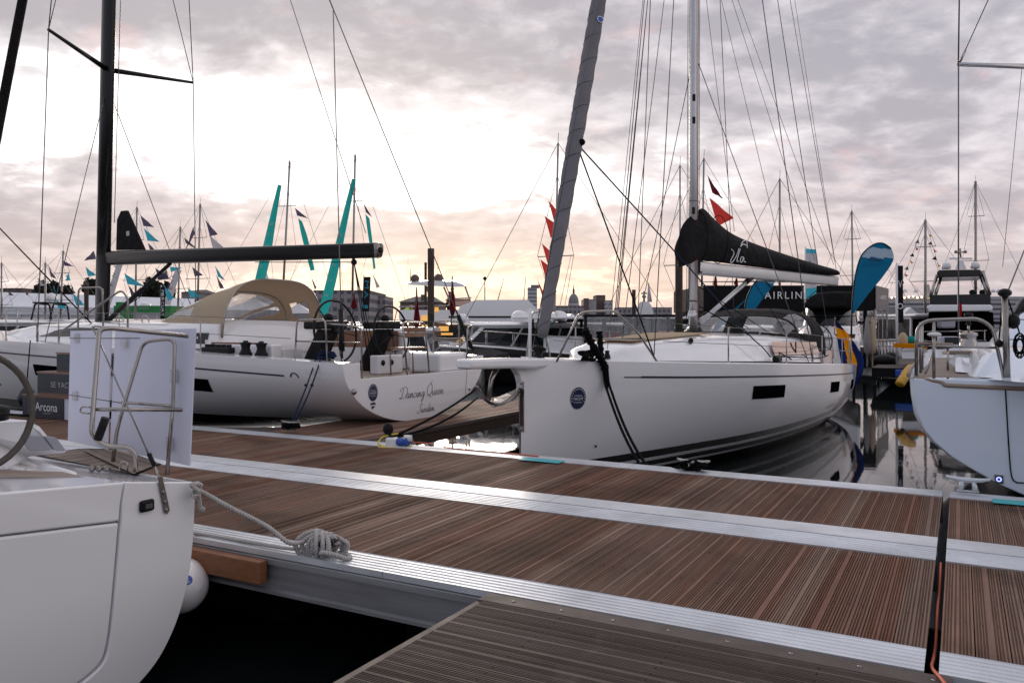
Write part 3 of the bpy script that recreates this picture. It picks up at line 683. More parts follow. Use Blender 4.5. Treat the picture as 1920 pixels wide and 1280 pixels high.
# shore power plug with its cables
o = on_p(748, 838, 8.5)
t = thing('power_connector', 'blue and white shore power plug with yellow cable on the pontoon', 'plug', o)
MB().box(o+Vector((-.09, .02, .06)), (.16, .14, .12), .3).build('body', 'dome_w', t, bevel=.02)
MB().tube([o+Vector((-.02, 0, .07)), o+Vector((.10, -.03, .075))], .05, 14).tube([o+Vector((.10, -.03, .075)), o+Vector((.13, -.04, .08))], .062, 14).build('coupling', 'plugblue', t)
MB().tube([o+Vector((.07, -.02, .12)), o+Vector((.17, -.03, .12))], .042, 12).build('cap', 'dome_w', t)
MB().ball(o+Vector((-.16, .12, .22)), .07, sc=(1, .8, 1.2)).tube([o+Vector((-.16, .12, .2)), o+Vector((-.06, .05, .04))], .03, 8).build('handle', 'black', t)
MB().tube(spline([o+Vector(v) for v in ((-.02, .06, .17), (-.22, .1, .12), (-.27, 0, .05), (-.20, -.06, .02), (-.25, -.10, .012), (-.1, -.13, .012), (.1, -.11, .012), (.17, -.06, .03))], 6), .011, 6).build('cable', 'yellow', t)
cab = spline([o+Vector((.15, .02, .06))]+[on_p(x, y, p)+Vector((0, 0, .01)) for x, y, p in ((800, 832, 8.62), (850, 842, 8.6), (920, 850, 8.6), (985, 857, 8.58), (1010, 861, 8.56))], 6)
cab = [Vector((v.x, v.y, max(DECK+.014, min(v.z, .70)))) for v in cab]
tag(MB().tube(cab, .008, 6).build('power_cable', 'orange', None, o), 'orange cable running along the pontoon edge from the plug towards the bow', 'cable')
pts = [on_z(1760, 1040, .50), W(1768, 1060, 5.25), W(1762, 1120, 4.62), W(1762, 1170, 4.22), W(1760, 1225, 3.84), W(1775, 1262, 3.62), W(1800, 1300, 3.4)]
pts = [mpz(-.112, p, z) for p, z in ((6.5, .40), (6.1, .52), (5.7, .46), (5.2, .50), (4.8, .44), (4.4, .5), (4.2, .53))]+[mpz(-.06, 3.95, .57), mpz(.05, 3.6, .55), mpz(.2, 3.2, .5)]
tag(MB().tube(spline(pts, 6), .0085, 6).build('power_cable', 'orange', None, pts[0]), 'orange cable dropping through the gap between two pontoons', 'cable')
# signed boarding steps by the black-boomed yacht
def step_box(px0, px1, p, z0, z1, dp, body, label, white_side):
    a, b = on_p(px0, 700, p), on_p(px1, 700, p); m0 = a.x*MX+a.y*MY; m1 = b.x*MX+b.y*MY
    t = thing('boarding_step', label, 'step', mpz((m0+m1)/2, p, z0), 'navy boarding steps')
    b_ = MB(); b_.mbox(m0, m1, p, p+dp, z0, z1); b_.build('body', 'board', t)
    b_ = MB(); b_.mbox(m0-.01, m1-white_side, p-.012, p-.001, z0+.005, z1-.005); b_.build('front_panel', 'navypanel', t)
    b_ = MB(); b_.mbox(m0-.03, m1+.03, p-.02, p+dp, z1+.002, z1+.03); b_.build('tread', 'varnish', t)
    fn = plane_fn(mpz((m0+m1-white_side)/2+.10, p-.016, (z0+z1)/2+.02), (MX, MY, 0), (0, 0, 1)); tb = MB(); text(tb, body[0], fn, body[1], body[2]); tb.build('lettering', 'grey' if 'YACHT' in body[0] else 'white', t)
    if len(body) > 3: tb = MB(); text(tb, body[3], plane_fn(mpz((m0+m1-white_side)/2+.12, p-.016, (z0+z1)/2-.09), (MX, MY, 0), (0, 0, 1)), .03, .2); tb.build('small_lettering', 'grey', t)
step_box(44, 150, 8.15, DECK+.012, DECK+.36, .42, ('Arcona', .15, .62, 'YACHTS'), 'lowest navy boarding step on the pontoon, white lettering on its front', .42)
step_box(72, 190, 8.60, DECK+.30, DECK+.72, .36, ('SE YACHTS', .10, .80), 'middle navy boarding step with small grey lettering and timber tread', .40)
step_box(108, 240, 8.97, DECK+.66, DECK+1.05, .20, ('Arcona', .15, .62), 'topmost navy boarding step against the hull, white lettering partly hidden', .3)

# ------------------------------------------------------------------ shared yacht fittings
def award_sticker(fn, parent, sc=1.0, tail=False):
    """navy roundel with a ring of stars; fn(x, y, lift) -> point"""
    mb = MB(); n = 30
    mb.poly([fn(math.cos(2*math.pi*i/n)*.115*sc, math.sin(2*math.pi*i/n)*.135*sc, .004) for i in range(n)])
    if tail:
        for x0 in (0,): mb.poly([fn(x, y, .004) for x, y in ((-.05*sc, -.155*sc), (.05*sc, -.155*sc), (.07*sc, -.19*sc), (-.07*sc, -.19*sc))]); mb.poly([fn(x, y, .004) for x, y in ((-.045*sc, -.21*sc), (.055*sc, -.21*sc), (-.02*sc, -.265*sc))])
    mb.build('award_sticker', 'navy', parent)
    w_ = MB()
    for i in range(14):
        a = R(-20+220*i/13); cx, cy, r = math.cos(a)*.097*sc, math.sin(a)*.115*sc, .0105*sc
        w_.poly([fn(cx+math.sin(k*math.pi/5)*(r if k % 2 == 0 else r*.45), cy+math.cos(k*math.pi/5)*(r if k % 2 == 0 else r*.45), .007) for k in range(10)])
    g3 = lambda dy: (lambda x, y: fn(x, y+dy, .007))
    text(w_, 'EUROPEAN', g3(.030*sc), .017*sc, .115*sc); text(w_, 'YACHT', g3(-.008*sc), .036*sc, .155*sc); text(w_, 'OF THE YEAR', g3(-.052*sc), .017*sc, .12*sc)
    w_.build('award_lettering', 'white', parent)
def winch(o, parent, r=.075, h=.2, m='black'):
    MB().lathe([(r*1.25, 0), (r*1.25, h*.15), (r, h*.25), (r*.8, h*.5), (r*.95, h*.72), (r*1.15, h*.78), (r*1.15, h*.86), (r*.5, h*.9), (r*.45, h), (0, h)], o, n=18).build('winch', [T[m]], parent)
def stanchion(o, h, parent, r=.0125):
    o = Vector(o); MB().tube([o, o+Vector((0, 0, h))], r, 8).lathe([(.026, 0), (.02, .03), (r, .05)], o, n=10).build('stanchion', 'steel', parent)
def wheel(c, ax, r, parent, rim='black', spokes=5, rr=.016, hub=True):
    c = Vector(c); q = ring(c, ax, r, 40)
    w_ = MB().tube(q, rr, 8, cyc=True).build('steering_wheel', rim, parent)
    s = MB()
    for i in range(spokes): s.tube([c, q[int(i*40/spokes+3) % 40]], .009, 6)
    s.lathe([(.05, -.03), (.05, .03), (0, .035)], c, ax, 14); s.build('spoke', 'black', w_)
    return w_
CARB = 'carbon'

# ------------------------------------------------------------------ black-masted yacht moored along the walkway, script name on its transom
DQ0 = -8.0; PC = 11.3
t = thing('sailing_yacht', 'white sloop with black mast and boom, beige sprayhood and script name on the transom', 'yacht', mpz(-14, PC, 0)); dq = t
T['hullDQ'] = zband('white gelcoat, black boot', (.84, .83, .84), [(.56, BLK), (.36, (.5, .5, .5)), (.33, BLK)], .2)
hd = Hull([(-22.6, .03, 2.03, -.3, 1.6), (-21.6, .48, 1.98, -.4, 1.7), (-20, 1.15, 1.91, -.35, 1.85), (-18, 1.72, 1.84, -.2, 1.95), (-15, 2.06, 1.765, .0, 2.0), (-12, 2.14, 1.69, .16, 2.0), (-9.5, 2.09, 1.60, .40, 2.0), (DQ0, 2.02, 1.55, .52, 2.05)], lambda u, x, z: mpz(u, PC-x, z))
hd.shell(MB()).build('hull', 'hullDQ', t)
mb = MB(); hd.deck(mb, -22.55, -11.4, .05)
for s in (1, -1):
    mb.grid(lambda i, j, s=s: hd.place(-11.4+(DQ0+11.4)*j, s*(hd.hb(-11.4+(DQ0+11.4)*j)*(1-i)+1.62*i), hd.zd(-11.4+(DQ0+11.4)*j)+.012*math.sin(i*math.pi)), 6, 16)
mb.build('deck', 'gel', t)
# cockpit well
mb = MB(); SOLE = 1.27
mb.grid(lambda i, j: mpz(-11.4+3.37*i, PC-1.62+3.24*j, SOLE), 3, 3)
mb.uv = [((v.x*PX+v.y*PY-9)/.075, v.x*MX+v.y*MY) for v in mb.V]; mb.build('cockpit_sole', 'teakp', t)
mb = MB()
for s in (1, -1): mb.grid(lambda i, j, s=s: mpz(-11.4+3.4*i, PC-s*1.62, SOLE+(hd.zd(-11.4+3.4*i)-SOLE)*j), 8, 2)
mb.grid(lambda i, j: mpz(-11.4, PC-1.62+3.24*i, SOLE+.6*j), 2, 2)
mb.mbox(-11.3, -9.9, PC-1.3, PC-.85, SOLE+.001, 1.72); mb.mbox(-11.3, -9.9, PC+.85, PC+1.3, SOLE+.001, 1.70)
mb.build('cockpit_wall', 'gel', t)
# transom
pol = [(x, z) for x, z in hd.sec(DQ0)]
outl = [(PC-x, z) for x, z in pol]+[(PC+x, z) for x, z in reversed(pol[:-1])]
outl += [(PC+1.62, 1.55), (PC+1.62, 1.30), (PC-1.62, 1.30), (PC-1.62, 1.55)]
mb = MB().prism([mpz(DQ0-.03, p, z) for p, z in outl], Vector((MX, MY, 0))*.045); mb.build('transom', 'gel', t, bevel=.008)
tf = lambda p0, z0: (lambda x, y, o=.004: mpz(DQ0+.0155+o, p0+x, z0+y))
g = tf(11.95, 1.03); name = MB()
# cursive strokes for the name (x, y in letter heights)
STROKES = {
 'D': [[(.25, .95), (.2, .5), (.1, .1), (-.15, .02), (-.1, .16), (.25, .05), (.6, .1), (.85, .45), (.8, .85), (.45, 1.05), (0, .95), (-.2, .75), (-.05, .65)]],
 'Q': [[(.55, 1.1), (.2, 1.0), (.02, .6), (.1, .15), (.4, .0), (.7, .25), (.78, .7), (.6, 1.05), (.42, 1.2), (.8, 1.35)], [(.3, .2), (.5, .0), (.85, -.15)]],
 'S': [[(.75, .85), (.65, 1.1), (.4, 1.0), (.35, .75), (.5, .45), (.4, .12), (.1, -.02), (-.15, .1), (-.05, .25)]],
 'a': [[(.38, .38), (.2, .45), (.05, .25), (.1, .03), (.25, .08), (.38, .4), (.34, .1), (.45, .03), (.56, .18)]],
 'n': [[(.0, .2), (.12, .43), (.1, .02), (.2, .3), (.34, .44), (.36, .25), (.36, .04), (.46, .04), (.55, .18)]],
 'c': [[(.34, .36), (.22, .45), (.06, .28), (.1, .04), (.28, .03), (.42, .18)]],
 'i': [[(.0, .18), (.1, .42), (.1, .06), (.18, .03), (.28, .18)], [(.14, .62), (.17, .66)]],
 'g': [[(.38, .38), (.2, .45), (.05, .25), (.1, .05), (.25, .08), (.38, .42), (.34, -.1), (.2, -.42), (.05, -.38), (.2, -.12), (.55, .18)]],
 'u': [[(.0, .2), (.1, .43), (.08, .1), (.18, .02), (.34, .2), (.38, .43), (.36, .08), (.46, .03), (.56, .18)]],
 'e': [[(.0, .12), (.22, .22), (.3, .38), (.18, .46), (.06, .26), (.12, .03), (.28, .04), (.42, .18)]],
 'w': [[(.0, .2), (.08, .43), (.06, .1), (.16, .02), (.28, .2), (.31, .42), (.3, .1), (.4, .02), (.54, .2), (.56, .43), (.66, .36)]],
 'd': [[(.38, .38), (.2, .45), (.05, .25), (.1, .03), (.25, .08), (.42, .6), (.48, .98), (.4, .3), (.38, .06), (.46, .03), (.56, .18)]]}
ADV = {'D': .82, 'Q': .84, 'S': .72, 'a': .54, 'n': .54, 'c': .42, 'i': .28, 'g': .54, 'u': .54, 'e': .42, 'w': .66, 'd': .56, ' ': .28}
def script(mb, body, fn, h, wd):
    L = sum(ADV[c] for c in body)*h; x = -L/2
    for c in body:
        for st in STROKES.get(c, []):
            q = spline([Vector((a+.22*b, b, 0)) for a, b in st], 5); vs = []
            for i, p in enumerate(q):
                d = (q[min(i+1, len(q)-1)]-q[max(i-1, 0)]); d = d.normalized() if d.length > 1e-6 else Vector((1, 0, 0)); nn2 = Vector((-d.y, d.x, 0))
                hw = wd*(.55+.75*abs(d.y))
                for s in (1, -1): vs.append(fn(x+(p.x)*h+nn2.x*hw*s, p.y*h+nn2.y*hw*s))
            mb.add(vs, [(2*i, 2*i+1, 2*i+3, 2*i+2) for i in range(len(q)-1)])
        x += ADV[c]*h
v_ = on_m(791, 743, DQ0); nc = (v_.x*PX+v_.y*PY, v_.z); v_ = on_m(797, 772, DQ0); sc2 = (v_.x*PX+v_.y*PY, v_.z)
script(name, 'Dancing Queen', lambda x, y: mpz(DQ0+.0195, nc[0]+x, nc[1]+y), .185, .0048)
script(name, 'Sweden', lambda x, y: mpz(DQ0+.0195, sc2[0]+x, sc2[1]+y), .145, .0043)
name.build('name_lettering', 'ink', t)
MB().tube([mpz(DQ0+.0165, 12.72, 1.29), mpz(DQ0+.0165, 12.66, .80)], .004, 4).build('door_seam', 'rubber', t)
MB().lathe([(.022, 0), (.018, .01), (0, .012)], mpz(DQ0+.016, 12.80, .93), (MX, MY, 0), 10).build('skin_fitting', 'black', t)
award_sticker(lambda x, y, o: mpz(DQ0+.0155+o, 9.98+x, 1.075+y), t, 1.0, True)
MB().lathe([(.035, 0), (.05, .03), (.03, .055), (0, .06)], mpz(DQ0+.016, 9.5, 1.12), (MX, MY, 0), 14).build('transom_shower', 'steel', t)
# sheer stripe with its logo arch, ports in the topsides
mb = MB(); hd.patch(mb, -22.2, -9.15, .235, .262, 1, .004, 60, 1); mb.build('cove_stripe', 'navypanel', t)
mb = MB()
ar = [hd.pt(-9.02+.075*(1-math.cos(a)), .262-.07*math.sin(a), 1, .006) for a in [math.pi*i/10 for i in range(11)]]; mb.tube(ar, .010, 5); mb.build('logo', 'navypanel', t)
for a, b in ((-11.95, -10.85), (-15.9, -14.7), (-18.6, -17.6)):
    mb = MB(); hd.patch(mb, a, b, .42, .64, 1, .006, 8, 3, skew=-.03); mb.build('hull_port', 'port', t)
for a, d in ((-8.66, .36), (-8.78, .37)): MB().lathe([(.028, 0), (.028, .006), (.016, .008), (0, .002)], hd.pt(a, d, 1, .0), (-PX, -PY, 0), 12).build('skin_fitting', 'black', t)
# coachroof
def croof(rows, place, k=12):
    rings = []
    for u, wd, z0, h, cr in rows:
        q = []
        for i in range(k+1):
            a = -1+2*i/k; x = wd*math.copysign(min(1, abs(a)*1.25)**.9, a) if abs(a) < .8 else wd*(1+.14*(abs(a)-.8)/.2)*math.copysign(1, a); e = abs(a)
            z = z0+h+cr*(1-(e/.8)**2) if e < .8 else z0+h*(1-((e-.8)/.2)**1.6)
            q.append(place(u, x, z))
        rings.append(q)
    return rings
dp = hd.place
MB().loft(croof([(-19.6, .45, 1.85, .02, .01), (-18.8, .75, 1.85, .16, .05), (-17.5, 1.0, 1.83, .28, .08), (-15, 1.22, 1.79, .36, .10), (-12.9, 1.36, 1.74, .40, .10), (-11.4, 1.40, 1.71, .42, .08), (-11.38, 1.40, 1.5, .1, .02)], dp, 16), caps=False).build('coachroof', 'gel', t)
sidew = lambda u0, u1, z0, z1, x0, x1, r=0: MB().grid(lambda i, j: dp(u0+(u1-u0)*i, x0+(x1-x0)*i+.055*(1-j), z0+(z1-z0)*j*(1 if r == 0 else min(1, (i/.45)**.6 if i < .45 else 1))), 10, 2)
sidew(-17.0, -14.6, 1.90, 2.07, 1.12, 1.33, 1).build('coachroof_window', 'tint', t)
sidew(-12.45, -11.42, 1.80, 1.99, 1.478, 1.515).build('coachroof_window', 'tint', t)
tb = MB(); text(tb, 'Arcona 4', lambda x, y: dp(-11.85+x, 1.567, 1.905+y), .055, .42); tb.build('lettering', 'white', t)
# mast and standing rigging (mast rakes aft)
def mtop(h): return mpz(-16.6+.034*(h-2.2), PC, h)
prof = [(.205*math.cos(a)*(1 if math.cos(a) > 0 else .95), .115*math.sin(a)) for a in [2*math.pi*i/18 for i in range(18)]]
MB().loft([[mtop(h)+Vector((MX, MY, 0))*x*sc_+Vector((PX, PY, 0))*y*sc_ for x, y in prof] for h, sc_ in ((2.05, 1), (8, .98), (14, .9), (21, .75))], cyc=True, caps=True).build('mast', CARB, t)
mb = MB(); mb.tube([mtop(2.6)+Vector((MX, MY, 0))*.19, mtop(20)+Vector((MX, MY, 0))*.16], .022, 6); mb.build('mast_track', 'black', t)
tipN, tipF = mpz(-15.5, 9.43, 7.86), mpz(-15.76, 13.04, 7.82); root = mtop(7.74)
for q in (tipN, tipF): MB().tube([root, root.lerp(q, .5), q], [.06, .045, .032], 8).build('spreader', CARB, t)
chN, chF = mpz(-15.85, 9.42, 1.80), mpz(-15.85, 13.2, 1.8); top = mtop(20.6)
for q, c_ in ((tipN, chN), (tipF, chF)):
    wire('shroud', [c_, q], .011, t); wire('shroud', [q, q+(mtop(14.5)-q)*1.0], .009, t); up2 = mpz(-15.6, 10.1 if c_ is chN else 12.5, 14.3); wire('shroud', [q, up2, top], .011, t)
    wire('shroud', [mtop(7.4), c_.lerp(chN if c_ is chN else chF, .0)+Vector((MX, MY, 0))*.25], .0095, t)
    MB().tube([c_, c_+Vector((0, 0, .35))], .022, 8).build('turnbuckle', 'dsteel', t)
wire('halyard', [mtop(19)+Vector((MX, MY, 0))*.5, mpz(-16.1, PC-.05, 4.35)], .009, t)
bowp = mpz(-22.35, PC, 2.1)
MB().tube([bowp.lerp(mtop(20.2), q) for q in (0, .05, .2, .6, .97)], [.05, .10, .115, .095, .03], 10).build('furled_jib', 'cloth_blk', t)
clew = bowp.lerp(mtop(20.2), .16); wire('jib_sheet', [clew, on_p(175, 610, 10.2)], .016, t, 'rope_blk')
bs = mpz(-9.95, PC, 7.85)
wire('backstay', [top, bs], .012, t); bN, bF = mpz(-8.12, 9.42, 1.62), mpz(-8.1, 13.15, 1.58)
for q, nm in ((bN, 'near'), (bF, 'far')):
    wire('backstay', [bs, q], .010, t); d = (bs-q).normalized(); MB().tube([q+d*.12, q+d*.80], .042, 10).tube([q, q+d*.9], .016, 6).build('backstay_tensioner', 'black', t)
wire('topping_lift', [top, mpz(-9.2, PC, 3.75)], .007, t)
# boom, vang, headboard, mainsheet
b0, b1 = mpz(-16.35, PC, 3.60), mpz(-8.95, PC, 3.435)
def boxsec(mb, a, b, h0, h1, wd, k=14):
    d = (b-a).normalized(); n = d.cross(Vector((0, 0, 1))).normalized(); u = n.cross(d)
    sec = lambda o, h: [o+n*(wd*.5*math.copysign(abs(math.cos(q))**.55, math.cos(q))*(1 if math.sin(q) > 0 else .78))+u*(h*.5*math.copysign(abs(math.sin(q))**.5, math.sin(q))) for q in [2*math.pi*i/k for i in range(k)]]
    return mb.loft([sec(a, h0), sec(a.lerp(b, .5), (h0+h1)/2), sec(b, h1)], cyc=True, caps=True)
boom = boxsec(MB(), b0, b1, .31, .265, .20).build('boom', CARB, t, bevel=.004)
d = (b1-b0).normalized(); boxsec(MB(), b1+d*.001, b1+d*.06, .275, .25, .21).build('end_cap', 'dsteel', boom); MB().lathe([(.055, 0), (.055, .02), (0, .022)], b1+d*.065, d, 16).build('sheave', 'rubber', boom)
va, vb = mtop(2.25)+Vector((MX, MY, 0))*.25, b0.lerp(b1, .27)-Vector((0, 0, .15)); MB().tube([va, va.lerp(vb, .55), va.lerp(vb, .56), vb], [.055, .055, .04, .04], 10).build('vang', 'black', t)
for k in (-1, 1): wire('vang_line', [va+Vector((0, 0, .05)), va.lerp(vb, .62)-Vector((0, .0, .12+.03*k))], .008, t, 'rope_blk')
hb = [mpz(-16.08, PC-.03, z) for z in (3.76,)]+[mpz(-15.15, PC-.03, 3.73), mpz(-15.72, PC-.03, 4.60), mpz(-15.92, PC-.03, 4.60), mpz(-16.05, PC-.03, 4.42)]
mb = MB().prism(hb, Vector((PX, PY, 0))*.06); mb.build('sail_head', 'cloth_blk', t, bevel=.01)
MB().prism([mpz(-15.72+.1*i, PC-.034, 4.05+.1*j) for i, j in ((0, 0), (1, 0), (1, 1), (0, 1))], Vector((PX, PY, 0))*-.002).build('sail_label', 'grey', t)
msb = b0.lerp(b1, .93)-Vector((0, 0, .2)); MB().ball(msb, .055).tube([msb, msb+Vector((0, 0, .12))], .02, 6).build('mainsheet_block', 'black', t)
for k in range(3): wire('mainsheet', [msb, mpz(-9.05+.05*k, PC-.06+.06*k, SOLE)], .008, t, 'rope_blk')
wire('mainsheet', [msb, b0.lerp(b1, .6)-Vector((0, 0, .16))], .008, t, 'rope_blk')
# sprayhood
hood = t
def arch(m, wd, zb, h, lean=0.0):
    def f(u):
        a = math.pi*u; x = -math.copysign(abs(math.cos(a))**.62, math.cos(a))*wd; zz = math.sin(a)**.72
        return mpz(m+lean*zz, PC-.05+x, zb+h*zz)
    return f
A = [arch(-13.5, .95, 2.14, .04), arch(-12.95, 1.05, 2.08, .46, .05), arch(-12.2, 1.17, 2.02, .76, .06), arch(-11.8, 1.2, 1.96, .93, .08), arch(-11.35, 1.24, 1.91, 1.08, .10)]
def hoodpt(u, v):
    x = v*(len(A)-1); i = min(int(x), len(A)-2); f = x-i
    return A[i](u).lerp(A[i+1](u), f)
def winreg(u, v):
    if .05 < v < .46:                                   # clear front and quarter panels between canvas straps
        k = u+.10*(v-.25)
        return .10 < k < .19 or .225 < k < .485 or .515 < k < .775 or .81 < k < .90
    if .60 < v < .86:
        if .30 < u < .43: return True                   # roof light
        if u > .5: return .80 < u-.12*(v-.7) < .93      # far quarter window
        return False
    return False
mb = MB().grid(hoodpt, 64, 48, mfn=lambda u, v: None if winreg(u, v) else 0); mb.build('sprayhood', 'beige', t, solid=.006)
mb = MB().grid(hoodpt, 64, 48, mfn=lambda u, v: 0 if winreg(u, v) else None); mb.build('sprayhood_window', 'vinyl', t)
for i in (2, 4): MB().tube([A[i](k/24)+Vector((0, 0, -.012)) for k in range(25)], .014, 8).build('hood_frame', 'steel', t)
# cockpit furniture
mb = MB(); mb.mbox(-11.35, -9.5, PC+1.315, PC+1.36, SOLE+.35, 2.02); mb.build('backrest', 'varnish', t, bevel=.01)
mb = MB(); mb.mbox(-11.35, -9.4, PC+1.365, PC+1.60, SOLE+.01, 2.0); mb.build('coaming', 'gel', t, bevel=.03)
mb = MB(); mb.mbox(-11.3, -9.9, PC-1.55, PC-1.31, SOLE+.3, 1.80); mb.build('coaming', 'gel', t, bevel=.03)
mb = MB(); mb.mbox(-12.2, -10.3, PC-1.5, PC-1.33, 1.801, 1.83); mb.build('coaming_cap', 'varnish', t, bevel=.008)
winch(mpz(-10.25, PC-1.78, 1.63), t, .085, .24); winch(mpz(-9.98, PC-1.70, 1.62), t, .085, .24)
mb = MB(); mb.box(mpz(-10.95, PC-1.74, 1.70), (.7, .13, .10), math.atan2(MY, MX)); mb.build('line_clutch', 'black', t, bevel=.02)
for k in range(5): MB().box(mpz(-11.2+.13*k, PC-1.74, 1.77), (.09, .022, .06), math.atan2(MY, MX)+.2).build('clutch_lever', 'black', t)
for pw, mw in ((10.42, -9.12), (12.1, -9.24)):
    zc = 2.02 if pw < 11 else 1.96
    wheel(mpz(mw, pw, zc), (MX, MY, .12), .52, t, 'black', 5, .019)
    ped = MB(); base = mpz(mw-.30, pw, SOLE); tp = mpz(mw-.16, pw, 2.05)
    dv = Vector((PX, PY, 0)); du = Vector((MX, MY, 0))
    ped.loft([[base+du*x*.55-du*.28+dv*y*.5 for x, y in ((-.3, -.3), (.3, -.3), (.3, .3), (-.3, .3))], [tp+du*x*.36+dv*y*.55 for x, y in ((-.3, -.3), (.3, -.3), (.3, .3), (-.3, .3))]], cyc=True, caps=True, sm=False)
    p_ = ped.build('helm_pedestal', 'black', t, bevel=.02)
    pod = MB(); pod.box(tp+Vector((0, 0, .07))-du*.06, (.34, .72, .13), math.atan2(MY, MX)); pod.build('instrument_pod', 'black', t, bevel=.03)
    MB().ball(tp+Vector((0, 0, .20)), .085, sc=(1, 1, .9)).build('compass', 'black', t); MB().pipe([tp-dv*.33+Vector((0, 0, .12)), tp-dv*.33+du*.14+Vector((0, 0, .14)), tp+dv*.33+du*.14+Vector((0, 0, .14)), tp+dv*.33+Vector((0, 0, .12))], .014, .05).build('grab_rail', 'steel', t)
mb = MB(); mb.mbox(-8.75, DQ0-.05, 11.95, 12.9, SOLE+.003, 1.62); mb.build('stern_locker', 'gel', t, bevel=.05)
mb = MB(); mb.mbox(-8.95, -8.76, 11.1, 11.8, SOLE+.003, 1.60); mb.build('helm_step', 'gel', t, bevel=.02)
for x in (11.22, 11.46): MB().lathe([(.05, 0), (.05, .012), (.03, .03), (0, .03)], mpz(-8.758, x, 1.47), (MX, MY, 0), 14).build('engine_panel', 'black', t)
# pushpits, helm seat, lifelines
zr = 2.20
for s, pa in ((1, 9.40), (-1, 13.18)):
    q = lambda m, dp_, z: mpz(m, pa+dp_*s, z); nb = 'pushpit'
    MB().pipe([q(-9.05, 0, 1.60), q(-9.03, .02, zr), q(-8.45, .02, zr+.01), q(-8.42, .03, 1.58)], .0145, .09).build(nb, 'steel', t)
    MB().pipe([q(-8.43, .03, zr-.06), q(-8.08, .10, zr-.08), q(-8.04, .36, zr-.12), q(-8.03, .38, 1.30)], .0145, .09).build(nb, 'steel', t)
    MB().pipe([q(-9.04, .01, 1.87), q(-8.43, .02, 1.87), q(-8.06, .12, 1.86), q(-8.04, .36, 1.85)], .011, .06).build('mid_rail', 'steel', t)
    for m_ in (-11.0, -13.1, -15.0, -17.1, -19.2, -21): stanchion(mpz(m_, PC-s*(hd.hb(m_)-.08), hd.zd(m_)), .62, t)
    for hz in (.61, .33): wire('lifeline', [mpz(m_, PC-s*(hd.hb(m_)-.08), hd.zd(m_)+hz) for m_ in (-9.05, -11.0, -13.1, -15.0, -17.1, -19.2, -21, -22.2)], .005, t, 'wire', 4)
cs = lambda p, m, z: mpz(m, p, z)
MB().pipe([cs(10.98, -8.06, 1.28), cs(10.98, -8.16, 2.17), cs(11.62, -8.16, 2.17), cs(11.62, -8.06, 1.28)], .015, .08).build('helm_seat_frame', 'steel', t)
for p_ in (10.98, 11.62): MB().pipe([cs(p_, -8.13, 1.72), cs(p_, -8.42, 1.70), cs(p_, -8.40, 1.28)], .0125, .08).build('helm_seat_leg', 'steel', t)
mb = MB(); mb.box(cs(11.30, -8.27, 1.735), (.34, .64, .03), math.atan2(MY, MX)); mb.build('helm_seat', 'varnish', t, bevel=.01)
mb = MB()
for z in (1.96, 2.05): mb.box(cs(11.30, -8.15, z), (.025, .58, .075), math.atan2(MY, MX))
mb.build('helm_seat_back', 'varnish', t, bevel=.006)
# tall gate hoops and grab hoops amidships
MB().pipe([on_p(110, 745, 9.5), on_p(110, 625, 9.5), on_p(228, 543, 9.9), on_p(240, 560, 9.9), on_p(239, 640, 9.9)], .02, .15).build('boarding_rail', 'dsteel', t)
MB().pipe([on_p(146, 640, 9.8), on_p(147, 540, 9.8), on_p(192, 538, 9.8), on_p(194, 640, 9.8)], .018, .12).build('boarding_rail', 'dsteel', t)
for x in (224, 272): MB().pipe([on_p(x-6, 620, 10.4), on_p(x-6, 592, 10.4), on_p(x+7, 592, 10.4), on_p(x+7, 620, 10.4)], .013, .1).build('mast_hoop', 'steel', t)
# mooring lines of that yacht
cq = mpz(-9.0, 9.42, 1.64); q0 = hd.pt(-8.95, .0, 1, .02)
lashing(mpz(-8.5, 9.5, 1.575), .016, 5, 'rope_blue', 'rope_coil', 'navy line coiled on the stern deck cleat of the black-boomed yacht', 9, .14)
for k in (0, 1): tag(MB().tube(sag(mpz(-8.56+.12*k, 9.33-.03*k, 1.60), cl2+Vector((.03*k, 0, .1)), .05+.05*k), .011, 6).build('mooring_line', 'rope_blue', None, cl2), ('navy mooring line from the stern deck cleat down to the pontoon' if k else 'navy mooring line lying against the white topsides'), 'rope')
for k in (0, 1):
    a = mpz(-8.0+.05, 13.05, .95-.18*k); e = on_p(738+10*k, 826, 8.55)+Vector((0, 0, .06)); tag(MB().tube(sag(a, e, .06+.05*k), .018, 6).build('mooring_line', 'rope_blk', None, e), ('lower' if k else 'upper')+' of two black mooring lines crossing the script-named transom', 'rope')
# its round fender
fo = on_p(50, 745, 9.15); 
t2 = thing('fender', 'navy teardrop fender hanging on the hull by the boarding steps', 'fender', fo)
MB().lathe([(0, -.17), (.10, -.15), (.16, -.06), (.165, .02), (.12, .13), (.05, .2), (.035, .26), (0, .27)], fo, n=18).build('body', 'navypanel', t2); MB().tube([fo+Vector((0, 0, .25)), fo+Vector((0, .12, 1.1))], .012, 6).build('lanyard', 'rope_blk', t2)

